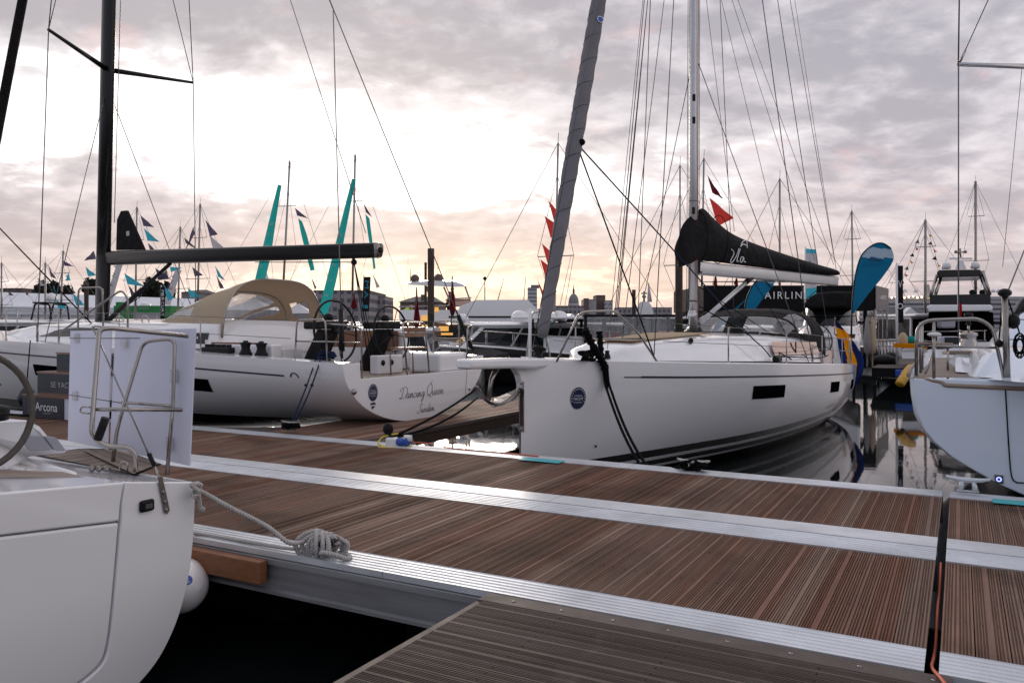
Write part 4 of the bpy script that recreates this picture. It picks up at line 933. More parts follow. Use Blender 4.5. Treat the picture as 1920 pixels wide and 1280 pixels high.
# ------------------------------------------------------------------ the grey-white yacht with its bow to the walkway
UA = R(32.0); AX = Vector((math.sin(UA), math.cos(UA), 0)); LX = Vector((math.cos(UA), -math.sin(UA), 0)); U0 = Vector((.105, 10.57, 0))
up = lambda s, x, z: U0+AX*s+LX*x+Vector((0, 0, z))
URZ = math.atan2(AX.y, AX.x)
T['hullU'] = zband('off white gelcoat, twin boot stripes', (.86, .835, .84), [(.22, BLK), (.10, (.76, .75, .77)), (.045, BLK), (-.04, (.76, .75, .77)), (-.085, BLK)], .13)
hu = Hull([(0, .02, 1.66, -.12, 1.5), (.6, .26, 1.63, -.35, 1.65), (1.6, .66, 1.59, -.5, 1.8), (3.2, 1.22, 1.52, -.55, 2.0), (5.5, 1.75, 1.43, -.62, 2.4), (8, 2.02, 1.33, -.60, 2.7), (10.5, 2.08, 1.23, -.52, 2.9), (12.6, 2.0, 1.15, -.42, 3.0), (14.0, 1.86, 1.09, -.26, 2.9)], up)
t = thing('sailing_yacht', 'pale sloop with bowsprit, roller furled grey headsail and black boom cover', 'yacht', up(6, 0, 0)); ul = t
hu.shell(MB(), 56).build('hull', 'hullU', t)
mb = MB(); hu.deck(mb, .02, 14, .05, 40, inset=.03); mb.build('deck', 'gel', t)
for s in (1, -1):
    q = hu.sheer(s, .02, 14, 60, .025, .004); MB().tube(q, .026, 6).build('toe_rail', 'gel', t)
pol = hu.sec(14.0); outl = [(x, z) for x, z in pol]+[(-x, z) for x, z in reversed(pol[:-1])]
MB().prism([up(14.0, x, z) for x, z in outl], AX*.04).build('transom', 'gel', t)
# fairing under the sprit
MB().prism([up(s, -.05, z) for s, z in ((.06, 1.62), (-.30, 1.60), (-.17, 1.55), (-.08, 1.47), (-.03, 1.36), (-.005, 1.22), (.01, 1.05), (.06, 1.05))], LX*.10).build('bow_fairing', 'hullU', t, bevel=.02)
# bowsprit with anchor
mb = MB(); ringsec = lambda s, wd, z0, z1: [up(s, x*wd, z) for x, z in ((-1, z0+.03), (-.85, z0), (.85, z0), (1, z0+.03), (1, z1-.02), (.9, z1), (-.9, z1), (-1, z1-.02))]
mb.loft([ringsec(-1.26, .11, 1.615, 1.70), ringsec(-1.22, .135, 1.60, 1.715), ringsec(-.4, .16, 1.575, 1.705), ringsec(.05, .17, 1.545, 1.69), ringsec(.9, .20, 1.54, 1.66)], cyc=True, caps=True, sm=False); mb.build('bowsprit', 'gel', t, bevel=.015)
an = up(-.62, 0, 1.55)
k_ = MB().tube([up(-.55, 0, 1.59), up(-.68, 0, 1.45), up(-.74, 0, 1.2)], [.035, .03, .03], 8); k_.build('anchor_shank', 'dsteel', t)
mb = MB(); mb.tube(spline([up(-1.02, 0, 1.39), up(-.9, 0, 1.28), up(-.74, 0, 1.18), up(-.52, 0, 1.13), up(-.34, 0, 1.15), up(-.16, 0, 1.21), up(-.03, 0, 1.29)], 6), [.014]+[.019]*35+[.010], 8)
mb.loft([[up(-.62, -.05, 1.12), up(-.62, 0, 1.10), up(-.62, .05, 1.12)], [up(-.36, -.15, 1.18), up(-.36, 0, 1.14), up(-.36, .15, 1.18)], [up(-.16, -.10, 1.235), up(-.16, 0, 1.205), up(-.16, .10, 1.235)], [up(-.02, -.01, 1.30), up(-.02, 0, 1.295), up(-.02, .01, 1.30)]]); mb.build('anchor_fluke', 'dsteel', t, solid=.01)
MB().box(up(-.012, .035, 1.06), (.012, .062, .50), URZ).build('stem_plate', 'varnish', t); MB().box(up(-.016, .035, 1.06), (.010, .07, .66), URZ).build('stem_plate', 'steel', t); MB().box(up(-.022, .035, 1.03), (.012, .045, .44), URZ).build('stem_strip', 'darkbeam', t)
mb = MB()
for z in (1.36, 1.30, .77): mb.lathe([(.018, 0), (.016, .010), (0, .012)], up(-.022, .035, z), -AX, 10)
mb.build('stem_bolt', 'steel', t)
award_sticker(lambda x, y, o: hu.pt(.92+x*1.0, .50-y, 1, o+.004), t, 1.12)
mb = MB(); hu.patch(mb, 2.05, 13.9, .195, .225, 1, .004, 60, 1); hu.patch(mb, 1.72, 2.06, .205, .222, 1, .004, 6, 1); mb.build('cove_stripe', 'navypanel', t)
for a, b in ((5.0, 6.35), (9.55, 10.5), (12.5, 13.2)): mb = MB(); hu.patch(mb, a, b, .37, .60, 1, .006, 8, 3); mb.build('hull_port', 'port', t)
MB().lathe([(.03, 0), (.03, .006), (0, .008)], hu.pt(1.35, 1.18, 1, 0), (LX.x, LX.y, 0), 10).build('skin_fitting', 'steel', t)
# coachroof, windows, hatch garnish
MB().loft(croof([(1.9, .18, 1.60, .0, .01), (2.25, .42, 1.585, .16, .04), (3.2, .68, 1.555, .26, .06), (5, 1.0, 1.49, .38, .08), (7, 1.24, 1.42, .47, .09), (9, 1.36, 1.34, .52, .09), (10.8, 1.40, 1.27, .52, .06), (11.2, 1.40, 1.25, .40, .04), (11.25, 1.38, 1.1, .02, .0)], up, 16)).build('coachroof', 'gel', t)
mb = MB(); mb.grid(lambda i, j: up(2.8+3.0*i, (.34+.30*i)*(2*j-1), 1.872+.10*i+.02*math.sin(j*math.pi)*.6), 6, 6); mb.build('foredeck_cover', 'beige', t, solid=.012)
cw = lambda a, b, x0, x1, z0, z1: MB().grid(lambda i, j: up(a+(b-a)*i, x0+(x1-x0)*i+.075*(1-j)**1.5+.012, z0+(z1-z0)*j-.06*i), 8, 3)
cw(7.2, 10.7, 1.375, 1.515, 1.535, 1.80).build('cabin_window', 'mirror', t)
mb = MB(); mb.box(up(8.75, 1.505, 1.64), (.05, .02, .27), URZ); mb.build('window_pillar', 'black', t)
for x, a in ((.85, 4.1), (-.85, 4.1)): MB().ball(up(a, x, 1.86), .045, sc=(1, 1, 1.2)).build('vent', 'black', t)
for x in (.45, -.45): MB().lathe([(.16, 0), (.17, .05), (.13, .13), (0, .15)], up(8.0, x, 1.96), n=16).build('cowl_vent', 'black', t)
MB().pipe([up(7.6, 1.05, 1.90), up(7.65, 1.05, 2.0), up(9.6, 1.12, 1.93), up(9.65, 1.12, 1.83)], .012, .04).build('hand_rail', 'steel', t)
# sprayhood with glass
def uarch(s, wd, zb, h, lean=0.0):
    def f(u):
        a = math.pi*u; z = math.sin(a)**.66; return up(s+lean*z, -math.copysign(abs(math.cos(a))**.6, math.cos(a))*wd, zb+h*z)
    return f
B = [uarch(9.1, 1.22, 1.84, .06), uarch(9.65, 1.28, 1.80, .50), uarch(10.3, 1.36, 1.72, .76), uarch(11.1, 1.44, 1.60, .94, .1), uarch(11.9, 1.50, 1.36, 1.14, .1)]
def uh(u, v):
    x = v*(len(B)-1); i = min(int(x), len(B)-2); f = x-i; return B[i](u).lerp(B[i+1](u), f)
def uwin(u, v):
    if .04 < v < .30 and (.1 < u < .485 or .515 < u < .9): return True
    return (.055 < u < .30 or .70 < u < .945) and .36 < v < .66
MB().grid(uh, 60, 40, mfn=lambda u, v: None if uwin(u, v) else 0).build('sprayhood', 'cloth_blk', t, solid=.008)
MB().grid(uh, 60, 40, mfn=lambda u, v: 0 if uwin(u, v) else None).build('sprayhood_window', 'vinyl', t)
# cockpit, wheels, pushpit
for s in (1, -1): MB().box(up(12.4, s*1.25, 1.33), (1.5, .35, .35), URZ).build('coaming', 'gel', t, bevel=.05)
for s in (1, -1):
    wheel(up(13.0, s*1.0, 1.72), AX, .45, t, 'black', 5, .016)
    MB().loft([[up(12.8+a*.12, s*1.0+b*.14, 1.15) for a, b in ((-1, -1), (1, -1), (1, 1), (-1, 1))], [up(12.85+a*.1, s*1.0+b*.2, 1.85) for a, b in ((-1, -1), (1, -1), (1, 1), (-1, 1))]], cyc=True, caps=True, sm=False).build('helm_pedestal', 'black', t, bevel=.02)
for s in (1, -1):
    MB().pipe([up(13.1, s*1.88, 1.13), up(13.1, s*1.86, 1.78), up(13.85, s*1.78, 1.78), up(13.95, s*1.5, 1.78), up(13.97, s*.8, 1.76), up(13.97, s*.78, 1.1)], .0145, .1).build('pushpit', 'steel', t)
    MB().pipe([up(13.1, s*1.87, 1.46), up(13.85, s*1.79, 1.46), up(13.95, s*1.5, 1.46), up(13.97, s*.8, 1.46)], .011, .1).build('mid_rail', 'steel', t)
    for q in ((13.5, 1.82), (13.88, 1.72), (13.96, 1.2)): MB().tube([up(q[0], s*q[1], 1.1), up(q[0], s*q[1], 1.78)], .0125, 8).build('pushpit_leg', 'steel', t)
    for m_ in (4.3, 6.6, 9.0, 11.3): stanchion(up(m_, s*(hu.hb(m_)-.08), hu.zd(m_)), .62, t)
    for hz in (.61, .33): wire('lifeline', [up(m_, s*(hu.hb(m_)-.08 if m_ > 2.5 else max(.3, hu.hb(m_)-.02)), hu.zd(m_)+hz) for m_ in (2.6, 4.3, 6.6, 9.0, 11.3, 13.1)], .0048, t, 'wire', 4)
MB().pipe([up(13.95, 1.35, 1.25), up(13.98, 1.35, 1.85), up(13.98, .95, 1.85), up(13.95, .95, 1.25)], .055, .12, 10).build('horseshoe_buoy', 'dome_w', t)
# pulpit and furling gear
MB().pipe([up(.55, .24, 1.63), up(.95, .38, 2.30), up(1.6, .60, 2.33), up(2.05, .78, 2.0), up(2.45, .92, 1.56)], .016, .12).build('pulpit', 'steel', t)
MB().pipe([up(.55, -.24, 1.63), up(.95, -.38, 2.30), up(1.6, -.60, 2.33), up(2.05, -.78, 2.0), up(2.45, -.92, 1.56)], .016, .12).build('pulpit', 'steel', t)
MB().pipe([up(.72, .29, 1.93), up(2.18, .82, 1.92)], .012).build('pulpit_rail', 'steel', t)
MB().tube([up(.05, .12, 1.66), up(.05, .12, 2.34)], .02, 8).build('pulpit_post', 'dome_w', t)
MB().tube([up(1.15, .45, 1.62), up(1.15, .45, 1.95)], .013, 8).build('pulpit_leg', 'steel', t)
f0, f1 = up(.48, 0, 1.68), up(6.5, 0, 19.4)
fs = [f0.lerp(f1, q) for q in (.002, .012, .03, .06, .12, .2, .3, .42, .6, .8, .96)]; rr = [.070, .078, .085, .096, .110, .118, .118, .113, .09, .06, .03]
fu = MB()
N_ = 150
path = [f0.lerp(f1, q*.96+.016) for q in [i/N_ for i in range(N_+1)]]; ri = interp([0, .012, .03, .06, .12, .2, .3, .42, .6, .8, 1], rr)
fu.tube(path, [ri(i/N_)*(1+.05*math.sin(i*1.9)) for i in range(N_+1)], 14)
fo_ = fu.build('furled_genoa', 'furl', t)
ax = (f1-f0).normalized(); u_ = ax.cross(Vector((0, 1, 0))).normalized(); v_ = ax.cross(u_)
hel = [f0.lerp(f1, .02+.30*i/200)+(u_*math.cos(i*.42+.5*math.sin(i*.05))+v_*math.sin(i*.42+.5*math.sin(i*.05)))*(ri(.02+.30*i/200)+.001) for i in range(201)]
MB().tube(hel, .0035, 4).build('furling_seam', 'mauve', fo_)
bd = f0.lerp(f1, .287); vw = (Vector((0, 0, H))-bd).normalized()
so = bd+Vector((.07, -.12, 0)); sn = Vector((.3, -1, 0)).normalized(); a1 = ax; b1_ = ax.cross(sn).normalized()
MB().poly([so+(b1_*math.cos(q)+a1*math.sin(q))*.055 for q in [2*math.pi*i/20 for i in range(20)]]).build('sail_badge', 'white', fo_)
MB().poly([so+sn*.003+(b1_*math.cos(q)+a1*math.sin(q))*.043 for q in [2*math.pi*i/20 for i in range(20)]]).build('sail_badge_print', 'plugblue', fo_)
MB().lathe([(.07, -.14), (.105, -.12), (.105, -.08), (.06, -.06), (.06, .0), (.1, .02), (.1, .05), (.07, .07)], f0+Vector((0, 0, .08)), ax, 16).build('furling_drum', 'black', t)
# mast
def um(h): return up(6.64+.03*(h-2)*.35, 0, h)
pr = [(.125*math.cos(a), .085*math.sin(a)) for a in [2*math.pi*i/16 for i in range(16)]]
MB().loft([[um(h)+AX*x+LX*y for x, y in pr] for h in (1.95, 6, 12, 19.6)], cyc=True, caps=True).build('mast', 'mastalu', t)
mb = MB(); mb.tube([um(2.6)+AX*.125, um(19)+AX*.125], .016, 6); mb.build('mast_track', 'grey', t)
mb = MB(); mb.box(um(1.97), (.5, .42, .06), URZ); mb.build('mast_collar', 'black', t, bevel=.02)
mb = MB()
for h in (2.6, 3.7, 4.6): mb.tube([q+(q-um(h))*.04 for q in [um(h)+AX*x+LX*y for x, y in pr]], .006, 4, cyc=True)
mb.build('mast_strap', 'black', t)
for h, dx in ((4.4, -.10), (6.65, -.11), (6.2, -.1)): MB().box(um(h)+LX*.03-AX*.10, (.05, .06, .14), URZ).build('mast_fitting', 'black', t, bevel=.01)
for k in range(3): MB().pipe([um(2.42)+LX*(-.02+.05*k)-AX*.15, um(2.30)+LX*(-.05+.05*k)-AX*.17, um(2.36)+LX*(.02+.05*k)-AX*.17], .02, .03).build('winch_handle', 'dome_w', t)
tp = um(19.5)
for s in (1, -1):
    ch = up(8.3, s*(hu.hb(8.3)-.10), 1.35); s1 = um(10.0)+LX*s*1.05+AX*.35; s2 = um(13.6)+LX*s*.8+AX*.3
    for q, h in ((s1, 9.95), (s2, 13.55)): MB().tube([um(h), q], [.045, .028], 8).build('spreader', 'mastalu', t)
    wire('shroud', [ch, s1], .010, t); wire('shroud', [s1, s2, tp], .010, t); wire('shroud', [s1, um(13.3)], .008, t); wire('shroud', [ch-AX*.3, um(7.6)], .009, t)
    MB().tube([ch, ch+Vector((0, 0, .38))], .02, 8).build('turnbuckle', 'steel', t)
    wire('backstay', [tp, up(13.9, s*1.3, 1.1)], .009, t)
    for q in (.25, .5, .78): pass
for (x0, y0, x1, y1), s_, r in (((1102, 0, 1003, 655), .2, .007),):
    wire('spinnaker_halyard', [up(.12, .1, 1.72), up(.12, .1, 1.72).lerp(tp, .98)], .007, t)
pul = up(1.62, .61, 2.34)
for k, (dx, hh) in enumerate(((0, 19.3), (.05, 18.2), (.10, 19.0))): wire('halyard', [pul+AX*dx, um(hh)-AX*.12+LX*.03*k], .007, t)
wire('halyard', [up(2.2, .2, 1.66), um(18.8)-AX*.1], .005, t); wire('halyard', [up(2.35, .9, 1.62), um(16)-AX*.1], .008, t); wire('babystay', [up(3.2, 0, 1.85), um(13.4)-AX*.1], .007, t)
for k in range(4): wire('halyard', [um(2.1)+LX*(.10 if k % 2 else -.10)-AX*(.11-.05*k), um(18)+LX*(.09 if k % 2 else -.09)-AX*(.09-.04*k)], .006, t, 'rope_blk' if k != 1 else 'cap_red')
# boom swung towards the walkway side, sail in its cover
BA = R(49.0); BX = Vector((math.sin(BA), math.cos(BA), 0)); g0 = um(3.30)+BX*.14; g1 = g0+BX*5.65+Vector((0, 0, -.06)); BN = Vector((math.cos(BA), -math.sin(BA), 0))
bo = boxsec(MB(), g0-Vector((0, 0, .03)), g1-Vector((0, 0, .02)), .27, .24, .16).build('boom', 'mastalu', t, bevel=.004)
MB().box(g0+BX*.02, (.10, .12, .26), math.atan2(BX.y, BX.x)).build('gooseneck', 'black', bo, bevel=.01)
rows = []
for s, ztop, zbot, wd in ((-.62, .38, .05, .03), (-.58, .62, -.05, .14), (-.45, .86, -.02, .17), (-.2, 1.02, .06, .19), (.02, 1.16, .12, .20), (.18, 1.23, .13, .20), (.40, 1.08, .13, .21), (.75, .90, .13, .215), (1.2, .74, .12, .21), (2.2, .60, .11, .20), (3.4, .46, .10, .185), (4.6, .34, .10, .165), (5.4, .28, .10, .15), (5.66, .25, .11, .13), (5.68, .2, .13, .05)):
    c = g0+BX*s-Vector((0, 0, .01*s)); n_ = 20; q = []
    for i in range(n_):
        a = 2*math.pi*i/n_; hx = math.cos(a); hz = math.sin(a); zc, hh = (ztop+zbot)/2, (ztop-zbot)/2
        tw = 1-.55*max(0, hz)**1.5
        jit = 1+.07*math.sin(3*a+s*5)+.06*math.sin(5*a-s*9)+.04*math.sin(9*a+s*4)
        q.append(c+BN*wd*hx*tw*jit+Vector((0, 0, zc+hh*math.copysign(abs(hz)**.9, hz)))+BX*(.03*math.sin(4*a+s*3)))
    rows.append(q)
cv_ = MB().loft(rows, cyc=True, caps=True).build('boom_cover', 'cloth_blk', t)
sub = cv_.modifiers.new('sub', 'SUBSURF'); sub.levels = 2; sub.render_levels = 2
ct = MB(); side = lambda s, z: g0+BX*s+BN*.245+Vector((0, 0, z-.05))
for pth in ([(1.14, .50), (1.19, .59), (1.27, .645), (1.36, .64), (1.38, .50)], [(1.14, .52), (1.24, .565), (1.38, .54)]): ct.tube(spline([side(a, z) for a, z in pth], 5), .012, 5)
ct.build('sail_logo', 'white', cv_)
ct = MB()
for pth in ([(.80, .44), (.90, .36), (.78, .20), (.82, .16), (.98, .30), (1.08, .47)], [(1.12, .46), (1.02, .26), (1.00, .20), (1.06, .20)], [(1.24, .30), (1.16, .29), (1.12, .21), (1.18, .19), (1.25, .29), (1.26, .21), (1.33, .20)]): ct.tube(spline([side(a, z) for a, z in pth], 5), .009, 5)
ct.build('sail_name', 'white', cv_)
for s in (.0, .7): MB().tube([g0+BX*s+BN*(.24*math.cos(a))+Vector((0, 0, .60+.5*math.sin(a)*(1 if s else 1.05))) for a in [2*math.pi*i/16 for i in range(17)]], .008, 5).build('cover_strap', 'rope_blk', cv_)
lz = um(9.2)
for s, z in ((1.1, .78), (2.9, .52), (4.4, .36), (5.3, .3)): wire('lazy_jack', [g0+BX*s+BN*.12+Vector((0, 0, z)), um(9.3)+BX*.0+BX*(.25*s)], .006, t)
wire('topping_lift', [g1+Vector((0, 0, .28)), tp+AX*.2], .007, t); wire('topping_lift', [g1+Vector((0, 0, .28)), um(19)+AX*.4+LX*.3], .006, t)
ka, kb = um(2.15)+BX*.18, g0.lerp(g1, .34)-Vector((0, 0, .12)); MB().tube([ka, kb], .048, 10).build('vang', 'mastalu', t); MB().tube([kb.lerp(ka, .12), kb], .06, 10).build('vang_fitting', 'black', t)
for k in range(2): wire('vang_line', [um(3.0)+BX*.2, kb+BX*(1.4+.8*k)-Vector((0, 0, .02))], .007, t, 'rope_blk')
wire('mainsheet', [g0.lerp(g1, .9)-Vector((0, 0, .1)), up(11.3, .2, 1.9)], .008, t, 'rope_blk'); wire('mainsheet', [kb, up(9.3, 1.2, 1.9)], .008, t, 'rope_blk')
# jib sheets
cw_ = f0.lerp(f1, .175)+Vector((.02, -.02, 0)); MB().ball(cw_+Vector((.08, -.05, 0)), .05).build('clew_knot', 'rope_blk', t)
wire('jib_sheet', [cw_, up(2.4, .75, 2.0), up(2.52, .82, 1.68)], .012, t, 'rope_blk')
sh = [cw_, cw_.lerp(up(5.9, 1.25, 2.05), .5), up(5.9, 1.25, 2.02), up(6.4, 1.42, 1.72), up(6.7, 1.50, 1.52)]; wire('jib_sheet', spline(sh, 5), .012, t, 'rope_blue')
wire('control_line', spline([up(6.7, 1.55, 1.53), up(8.5, 1.60, 1.46), up(10.6, 1.62, 1.38), up(11.8, 1.58, 1.4)], 5), .012, t, 'rope_blk')
wire('lifeline_tackle', [um(2.9)+LX*.1, up(9.4, 1.6, 1.42)], .009, t, 'rope_blk'); wire('lifeline_tackle', [um(2.5)+LX*.12, up(7.7, 1.66, 1.44)], .012, t, 'rope_blk')
MB().box(up(6.9, 1.58, 1.47), (.3, .13, .1), URZ).build('deck_block', 'black', t, bevel=.03)
for a in (1.9, 2.5): MB().lathe([(.05, 0), (.05, .03), (.03, .09), (.04, .12), (0, .13)], up(a, .35, 1.62), n=12).build('bollard', 'black', t)
# black snubber bundle on the bow and its two lines
bq = hu.pt(1.25, -.03, 1, .03)
t2 = thing('mooring_bundle', 'black rope bundle and strap hung over the pulpit at the bow', 'rope', bq)
st = [up(1.0, .43, 2.06), up(1.06, .46, 1.96), up(1.12, .52, 1.80), up(1.2, .57, 1.67), up(1.27, .60, 1.55), up(1.31, .62, 1.38), up(1.33, .62, 1.22)]
MB().tube(spline(st, 6), [(.052+.014*math.sin(i*2.3)) if i < 28 else .035 if i < 33 else .018 for i in range(37)], 10).build('bundle', 'rope_blk', t2)
st = [up(1.32, .50, 2.03), up(1.31, .52, 1.9), up(1.25, .56, 1.74), up(1.24, .57, 1.62)]; MB().tube(spline(st, 6), [.042+.01*math.sin(i*2) for i in range(19)], 8).build('bundle', 'rope_blk', t2)
rnd = random.Random(3); pts = [up(.85+.35*rnd.random(), .36+.16*rnd.random(), 1.63+.13*rnd.random()) for i in range(26)]; MB().tube(spline(pts, 3), .022, 6).build('coil', 'rope_blk', t2)
for k in (0, 1):
    a = hu.pt(1.28+.07*k, .03, 1, .06); e = on_p(1208+14*k, 877, 8.72)+Vector((0, 0, -.03)); a0 = hu.pt(1.31+.07*k, .28, 1, .07)
    q = [a, a0]+sag(a0, e, .12+.03*k, 10)[1:]+[on_p(1250, 880, 8.68), cl1-Vector((MX, MY, 0))*.12+Vector((0, 0, .05))]
    tag(MB().tube(spline(q, 5), .018, 6).build('mooring_line', 'rope_blk', None, a), ('outer' if k else 'inner')+' of two black lines curving down the pale hull from the bow', 'rope')
# ensign draped over the stern
q = up(14.05, 1.35, 1.75); stf = MB().tube([up(13.9, 1.3, 1.25), up(14.1, 1.33, 2.35)], .014, 8)
t2 = thing('ensign', 'blue and yellow ensign draped from its staff over the stern rail', 'flag', q); stf.build('staff', 'varnish', t2)
L_ = [up(14.08, 1.33, 2.32), up(14.05, 1.36, 2.0), up(14.03, 1.42, 1.55), up(14.05, 1.50, 1.05), up(14.1, 1.55, .72), up(14.12, 1.58, .42)]
R_ = [up(14.1, 1.40, 2.20), up(14.12, 1.65, 1.90), up(14.2, 1.86, 1.55), up(14.3, 2.02, 1.2), up(14.32, 1.98, .85), up(14.25, 1.80, .5)]
fl = MB(); flag(fl, L_, R_, 22, 26, .045, tuple(LX*.3-AX), 3.2, 0, lambda u, v: 1 if (.16 < v < .30 or (.36-.35*v+.12 < u < .72-.22*v+.08 and v >= .30)) else 0); fl.build('cloth', ['swblue', 'swyel'], t2)

# ------------------------------------------------------------------ white stern in the near corner
NM = -4.46
t = thing('sailing_yacht', 'white yacht stern in the near corner with teak deck, wheel and stainless pushpit', 'yacht', mpz(NM-1, 1.8, 0)); nb_ = t
mp_ = lambda px, py, m=NM: on_m(px, py, m)
EDGE = [(363, 903), (366, 925), (365, 975), (359, 1050), (346, 1120), (326, 1180), (298, 1235), (262, 1280), (215, 1325), (150, 1370), (60, 1410), (-80, 1440)]
UP_ = Vector((MX, MY, 0))
MP = lambda v: (v.x*MX+v.y*MY, v.x*PX+v.y*PY, v.z)
outer = [MP(v) for v in spline([mp_(*e) for e in EDGE], 5)]; topl = [MP(mp_(*e)) for e in ((237, 903), (0, 924), (-120, 934), (-300, 943))]
pmin = topl[-1][1]; cen = 1.80
# hull body ahead of the transom, lofted from the transom outline
full = [(p, z) for m, p, z in outer]+[(1.9, outer[-1][2]-.02)]
full = full+[(2*cen-p, z) for p, z in reversed(full[:-1])]
def grow(k, dz): return [(cen+(p-cen)*k, z+dz if z > .3 else z-.12*(k-1)*10*0) for p, z in full]
rings = [[mpz(NM-.012, p, z) for p, z in full]]+[[mpz(NM-d, p, z) for p, z in grow(k, dz)] for d, k, dz in ((.5, 1.012, .005), (1.5, 1.03, .02), (3, 1.04, .05), (5, 1.03, .1), (8, .8, .2), (11, .25, .35), (12, .02, .4))]
MB().loft(rings, cyc=False).build('hull', 'gel', t)
hullR = [MP(mp_(x, y)) for x, y in ((237, 903), (230, 945), (228, 977), (222, 1050), (214, 1140), (207, 1200), (196, 1240), (170, 1268), (135, 1292), (60, 1325), (-80, 1350))]
hullR = hullR[:5]+[MP(v) for v in spline([mpz(*a) for a in hullR[4:]], 4)][1:]
side_poly = [(p, z) for m, p, z in outer]+[(p, z) for m, p, z in reversed(hullR)]
MB().prism([mpz(NM-.05, p, z) for p, z in side_poly], UP_*.05).build('quarter_panel', 'gel', t, bevel=.014, seg=3)
gapd = .011
dr = [(p-gapd, z+.0) for m, p, z in hullR[:6]]+[(p-gapd, z+gapd*min(1, .2*(i+1))) for i, (m, p, z) in enumerate(hullR[6:])]
cr_ = [MP(mp_(228, 977)), MP(mp_(0, 1005)), MP(mp_(-200, 1028))]
dtop = [(dr[0][0], dr[0][1])]+[(p, z) for m, p, z in topl[1:]]
upper = dtop+[(p, z+.004) for m, p, z in reversed(cr_[1:])]+[(dr[2][0], cr_[0][2]+.004), dr[1]]
MB().prism([mpz(NM-.05, p, z) for p, z in upper], UP_*.046).build('transom_coaming', 'gel', t, bevel=.012, seg=3)
lower = [(dr[2][0], cr_[0][2]-.006)]+[(p, z-.006) for m, p, z in cr_[1:]]+[(dr[-1][0]-.6, dr[-1][1])]+list(reversed(dr[3:]))
MB().prism([mpz(NM-.05, p, z) for p, z in lower], UP_*.042).build('bathing_platform', 'gel', t, bevel=.014, seg=3)
MB().prism([mpz(NM-.075, p, z) for p, z in side_poly[:len(outer)]+[(pmin, outer[-1][2]), (pmin, topl[-1][2]-.03)]+[(p, z-.03) for m, p, z in reversed(topl[:-1])]], UP_*.02).build('transom_core', 'gelgrey', t)
# deck
zd_ = topl[0][2]
topc = [(p, z) for p, z in [(outer[0][1], outer[0][2])]+[(p, z) for m, p, z in topl]]
MB().loft([[mpz(NM-.05-d, p+.03*d*(1 if i == 0 else 0), z-.001) for i, (p, z) in enumerate(topc)] for d in (0, 1.0, 2.5)], sm=False).build('deck', 'gel', t)
def quadz(pts, z0): return [on_z(x, y, z) for (x, y), z in zip(pts, z0)]
tk = MB(); tk.uv = []
def teak_patch(c00, c10, c11, c01, n, rows=1):
    """quad of caulked teak planks; c00->c10 across"""
    for i in range(n):
        a, b = (i+.04)/n, (i+.96)/n; o = len(tk.V)
        for q, u, v in ((a, i+.02, 0), (b, i+.98, 0), (b, i+.98, 1), (a, i+.02, 1)):
            lo, hi = c00.lerp(c10, q), c01.lerp(c11, q); tk.V.append(lo if v == 0 else hi); tk.uv.append((u, v*1.4))
        tk.Fc.append([o, o+1, o+2, o+3]); tk.mi.append(0); tk.sm.append(False)
zt = 1.10
teak_patch(on_z(250, 888, zt), on_z(60, 850, zt+.02), on_z(150, 842, zt+.04), on_z(300, 868, zt), 9)
teak_patch(on_z(250, 888, zt+.012), on_z(300, 868, zt+.002), on_z(225, 842, zt+.02), on_z(150, 842, zt+.04), 4)
teak_patch(on_z(-60, 893, 1.215), on_z(-60, 878, 1.215), on_z(118, 884, 1.175), on_z(160, 894, 1.155), 4)
tk.build('teak_deck', 'teak', t)
cb = MB(); z1, z2 = 1.10, 1.115
cb.poly([v-Vector((0, 0, .003)) for v in (on_z(256, 890, zt), on_z(55, 852, zt+.02), on_z(148, 840, zt+.04), on_z(228, 840, zt+.02), on_z(304, 869, zt))]); cb.build('caulking', 'rubber', t)
sl = MB(); sl.tube([on_z(35, 862, 1.14), on_z(135, 893, 1.13)], .035, 10); sl.build('locker_rim', 'gel', t)
# helm coaming with grey pads
Yc = 5.5
co_ = [W(-80, 800, Yc-.1), W(-10, 785, Yc), W(55, 788, Yc+.05), W(80, 800, Yc+.1), W(112, 838, Yc+.15), W(140, 850, Yc+.2), W(60, 856, Yc+.15), W(20, 880, Yc-.3), W(-80, 885, Yc-.3)]
MB().prism(co_, UP_*-.9).build('helm_seat_base', 'gel', t, bevel=.04)
pad = lambda a, b: MB().prism([W(x, y, Yc+.06) for x, y in a], UP_*b)
pad([(32, 814), (72, 816), (93, 843), (52, 844)], .05).build('seat_pad', 'gelgrey', t, bevel=.01); pad([(76, 816), (98, 818), (118, 845), (97, 844)], .05).build('seat_pad', 'gelgrey', t, bevel=.01)
wc = mpz(-5.3, 2.75, 1.575); wheel(wc, (MX, MY, .05), .365, t, 'leather', 5, .0215, True)
MB().tube([wc-UP_*.35+Vector((0, 0, -.5)), wc-UP_*.2+Vector((0, 0, -.1))], [.2, .13], 14).build('helm_pedestal', 'gel', t)
MB().lathe([(.16, -.10), (.17, -.02), (.10, 0), (.085, .10), (.10, .12), (.12, .125), (.1, .15), (0, .155)], wc-UP_*.22+Vector((PX, PY, 0))*.16+Vector((0, 0, .02)), n=20).build('compass', 'black', t)
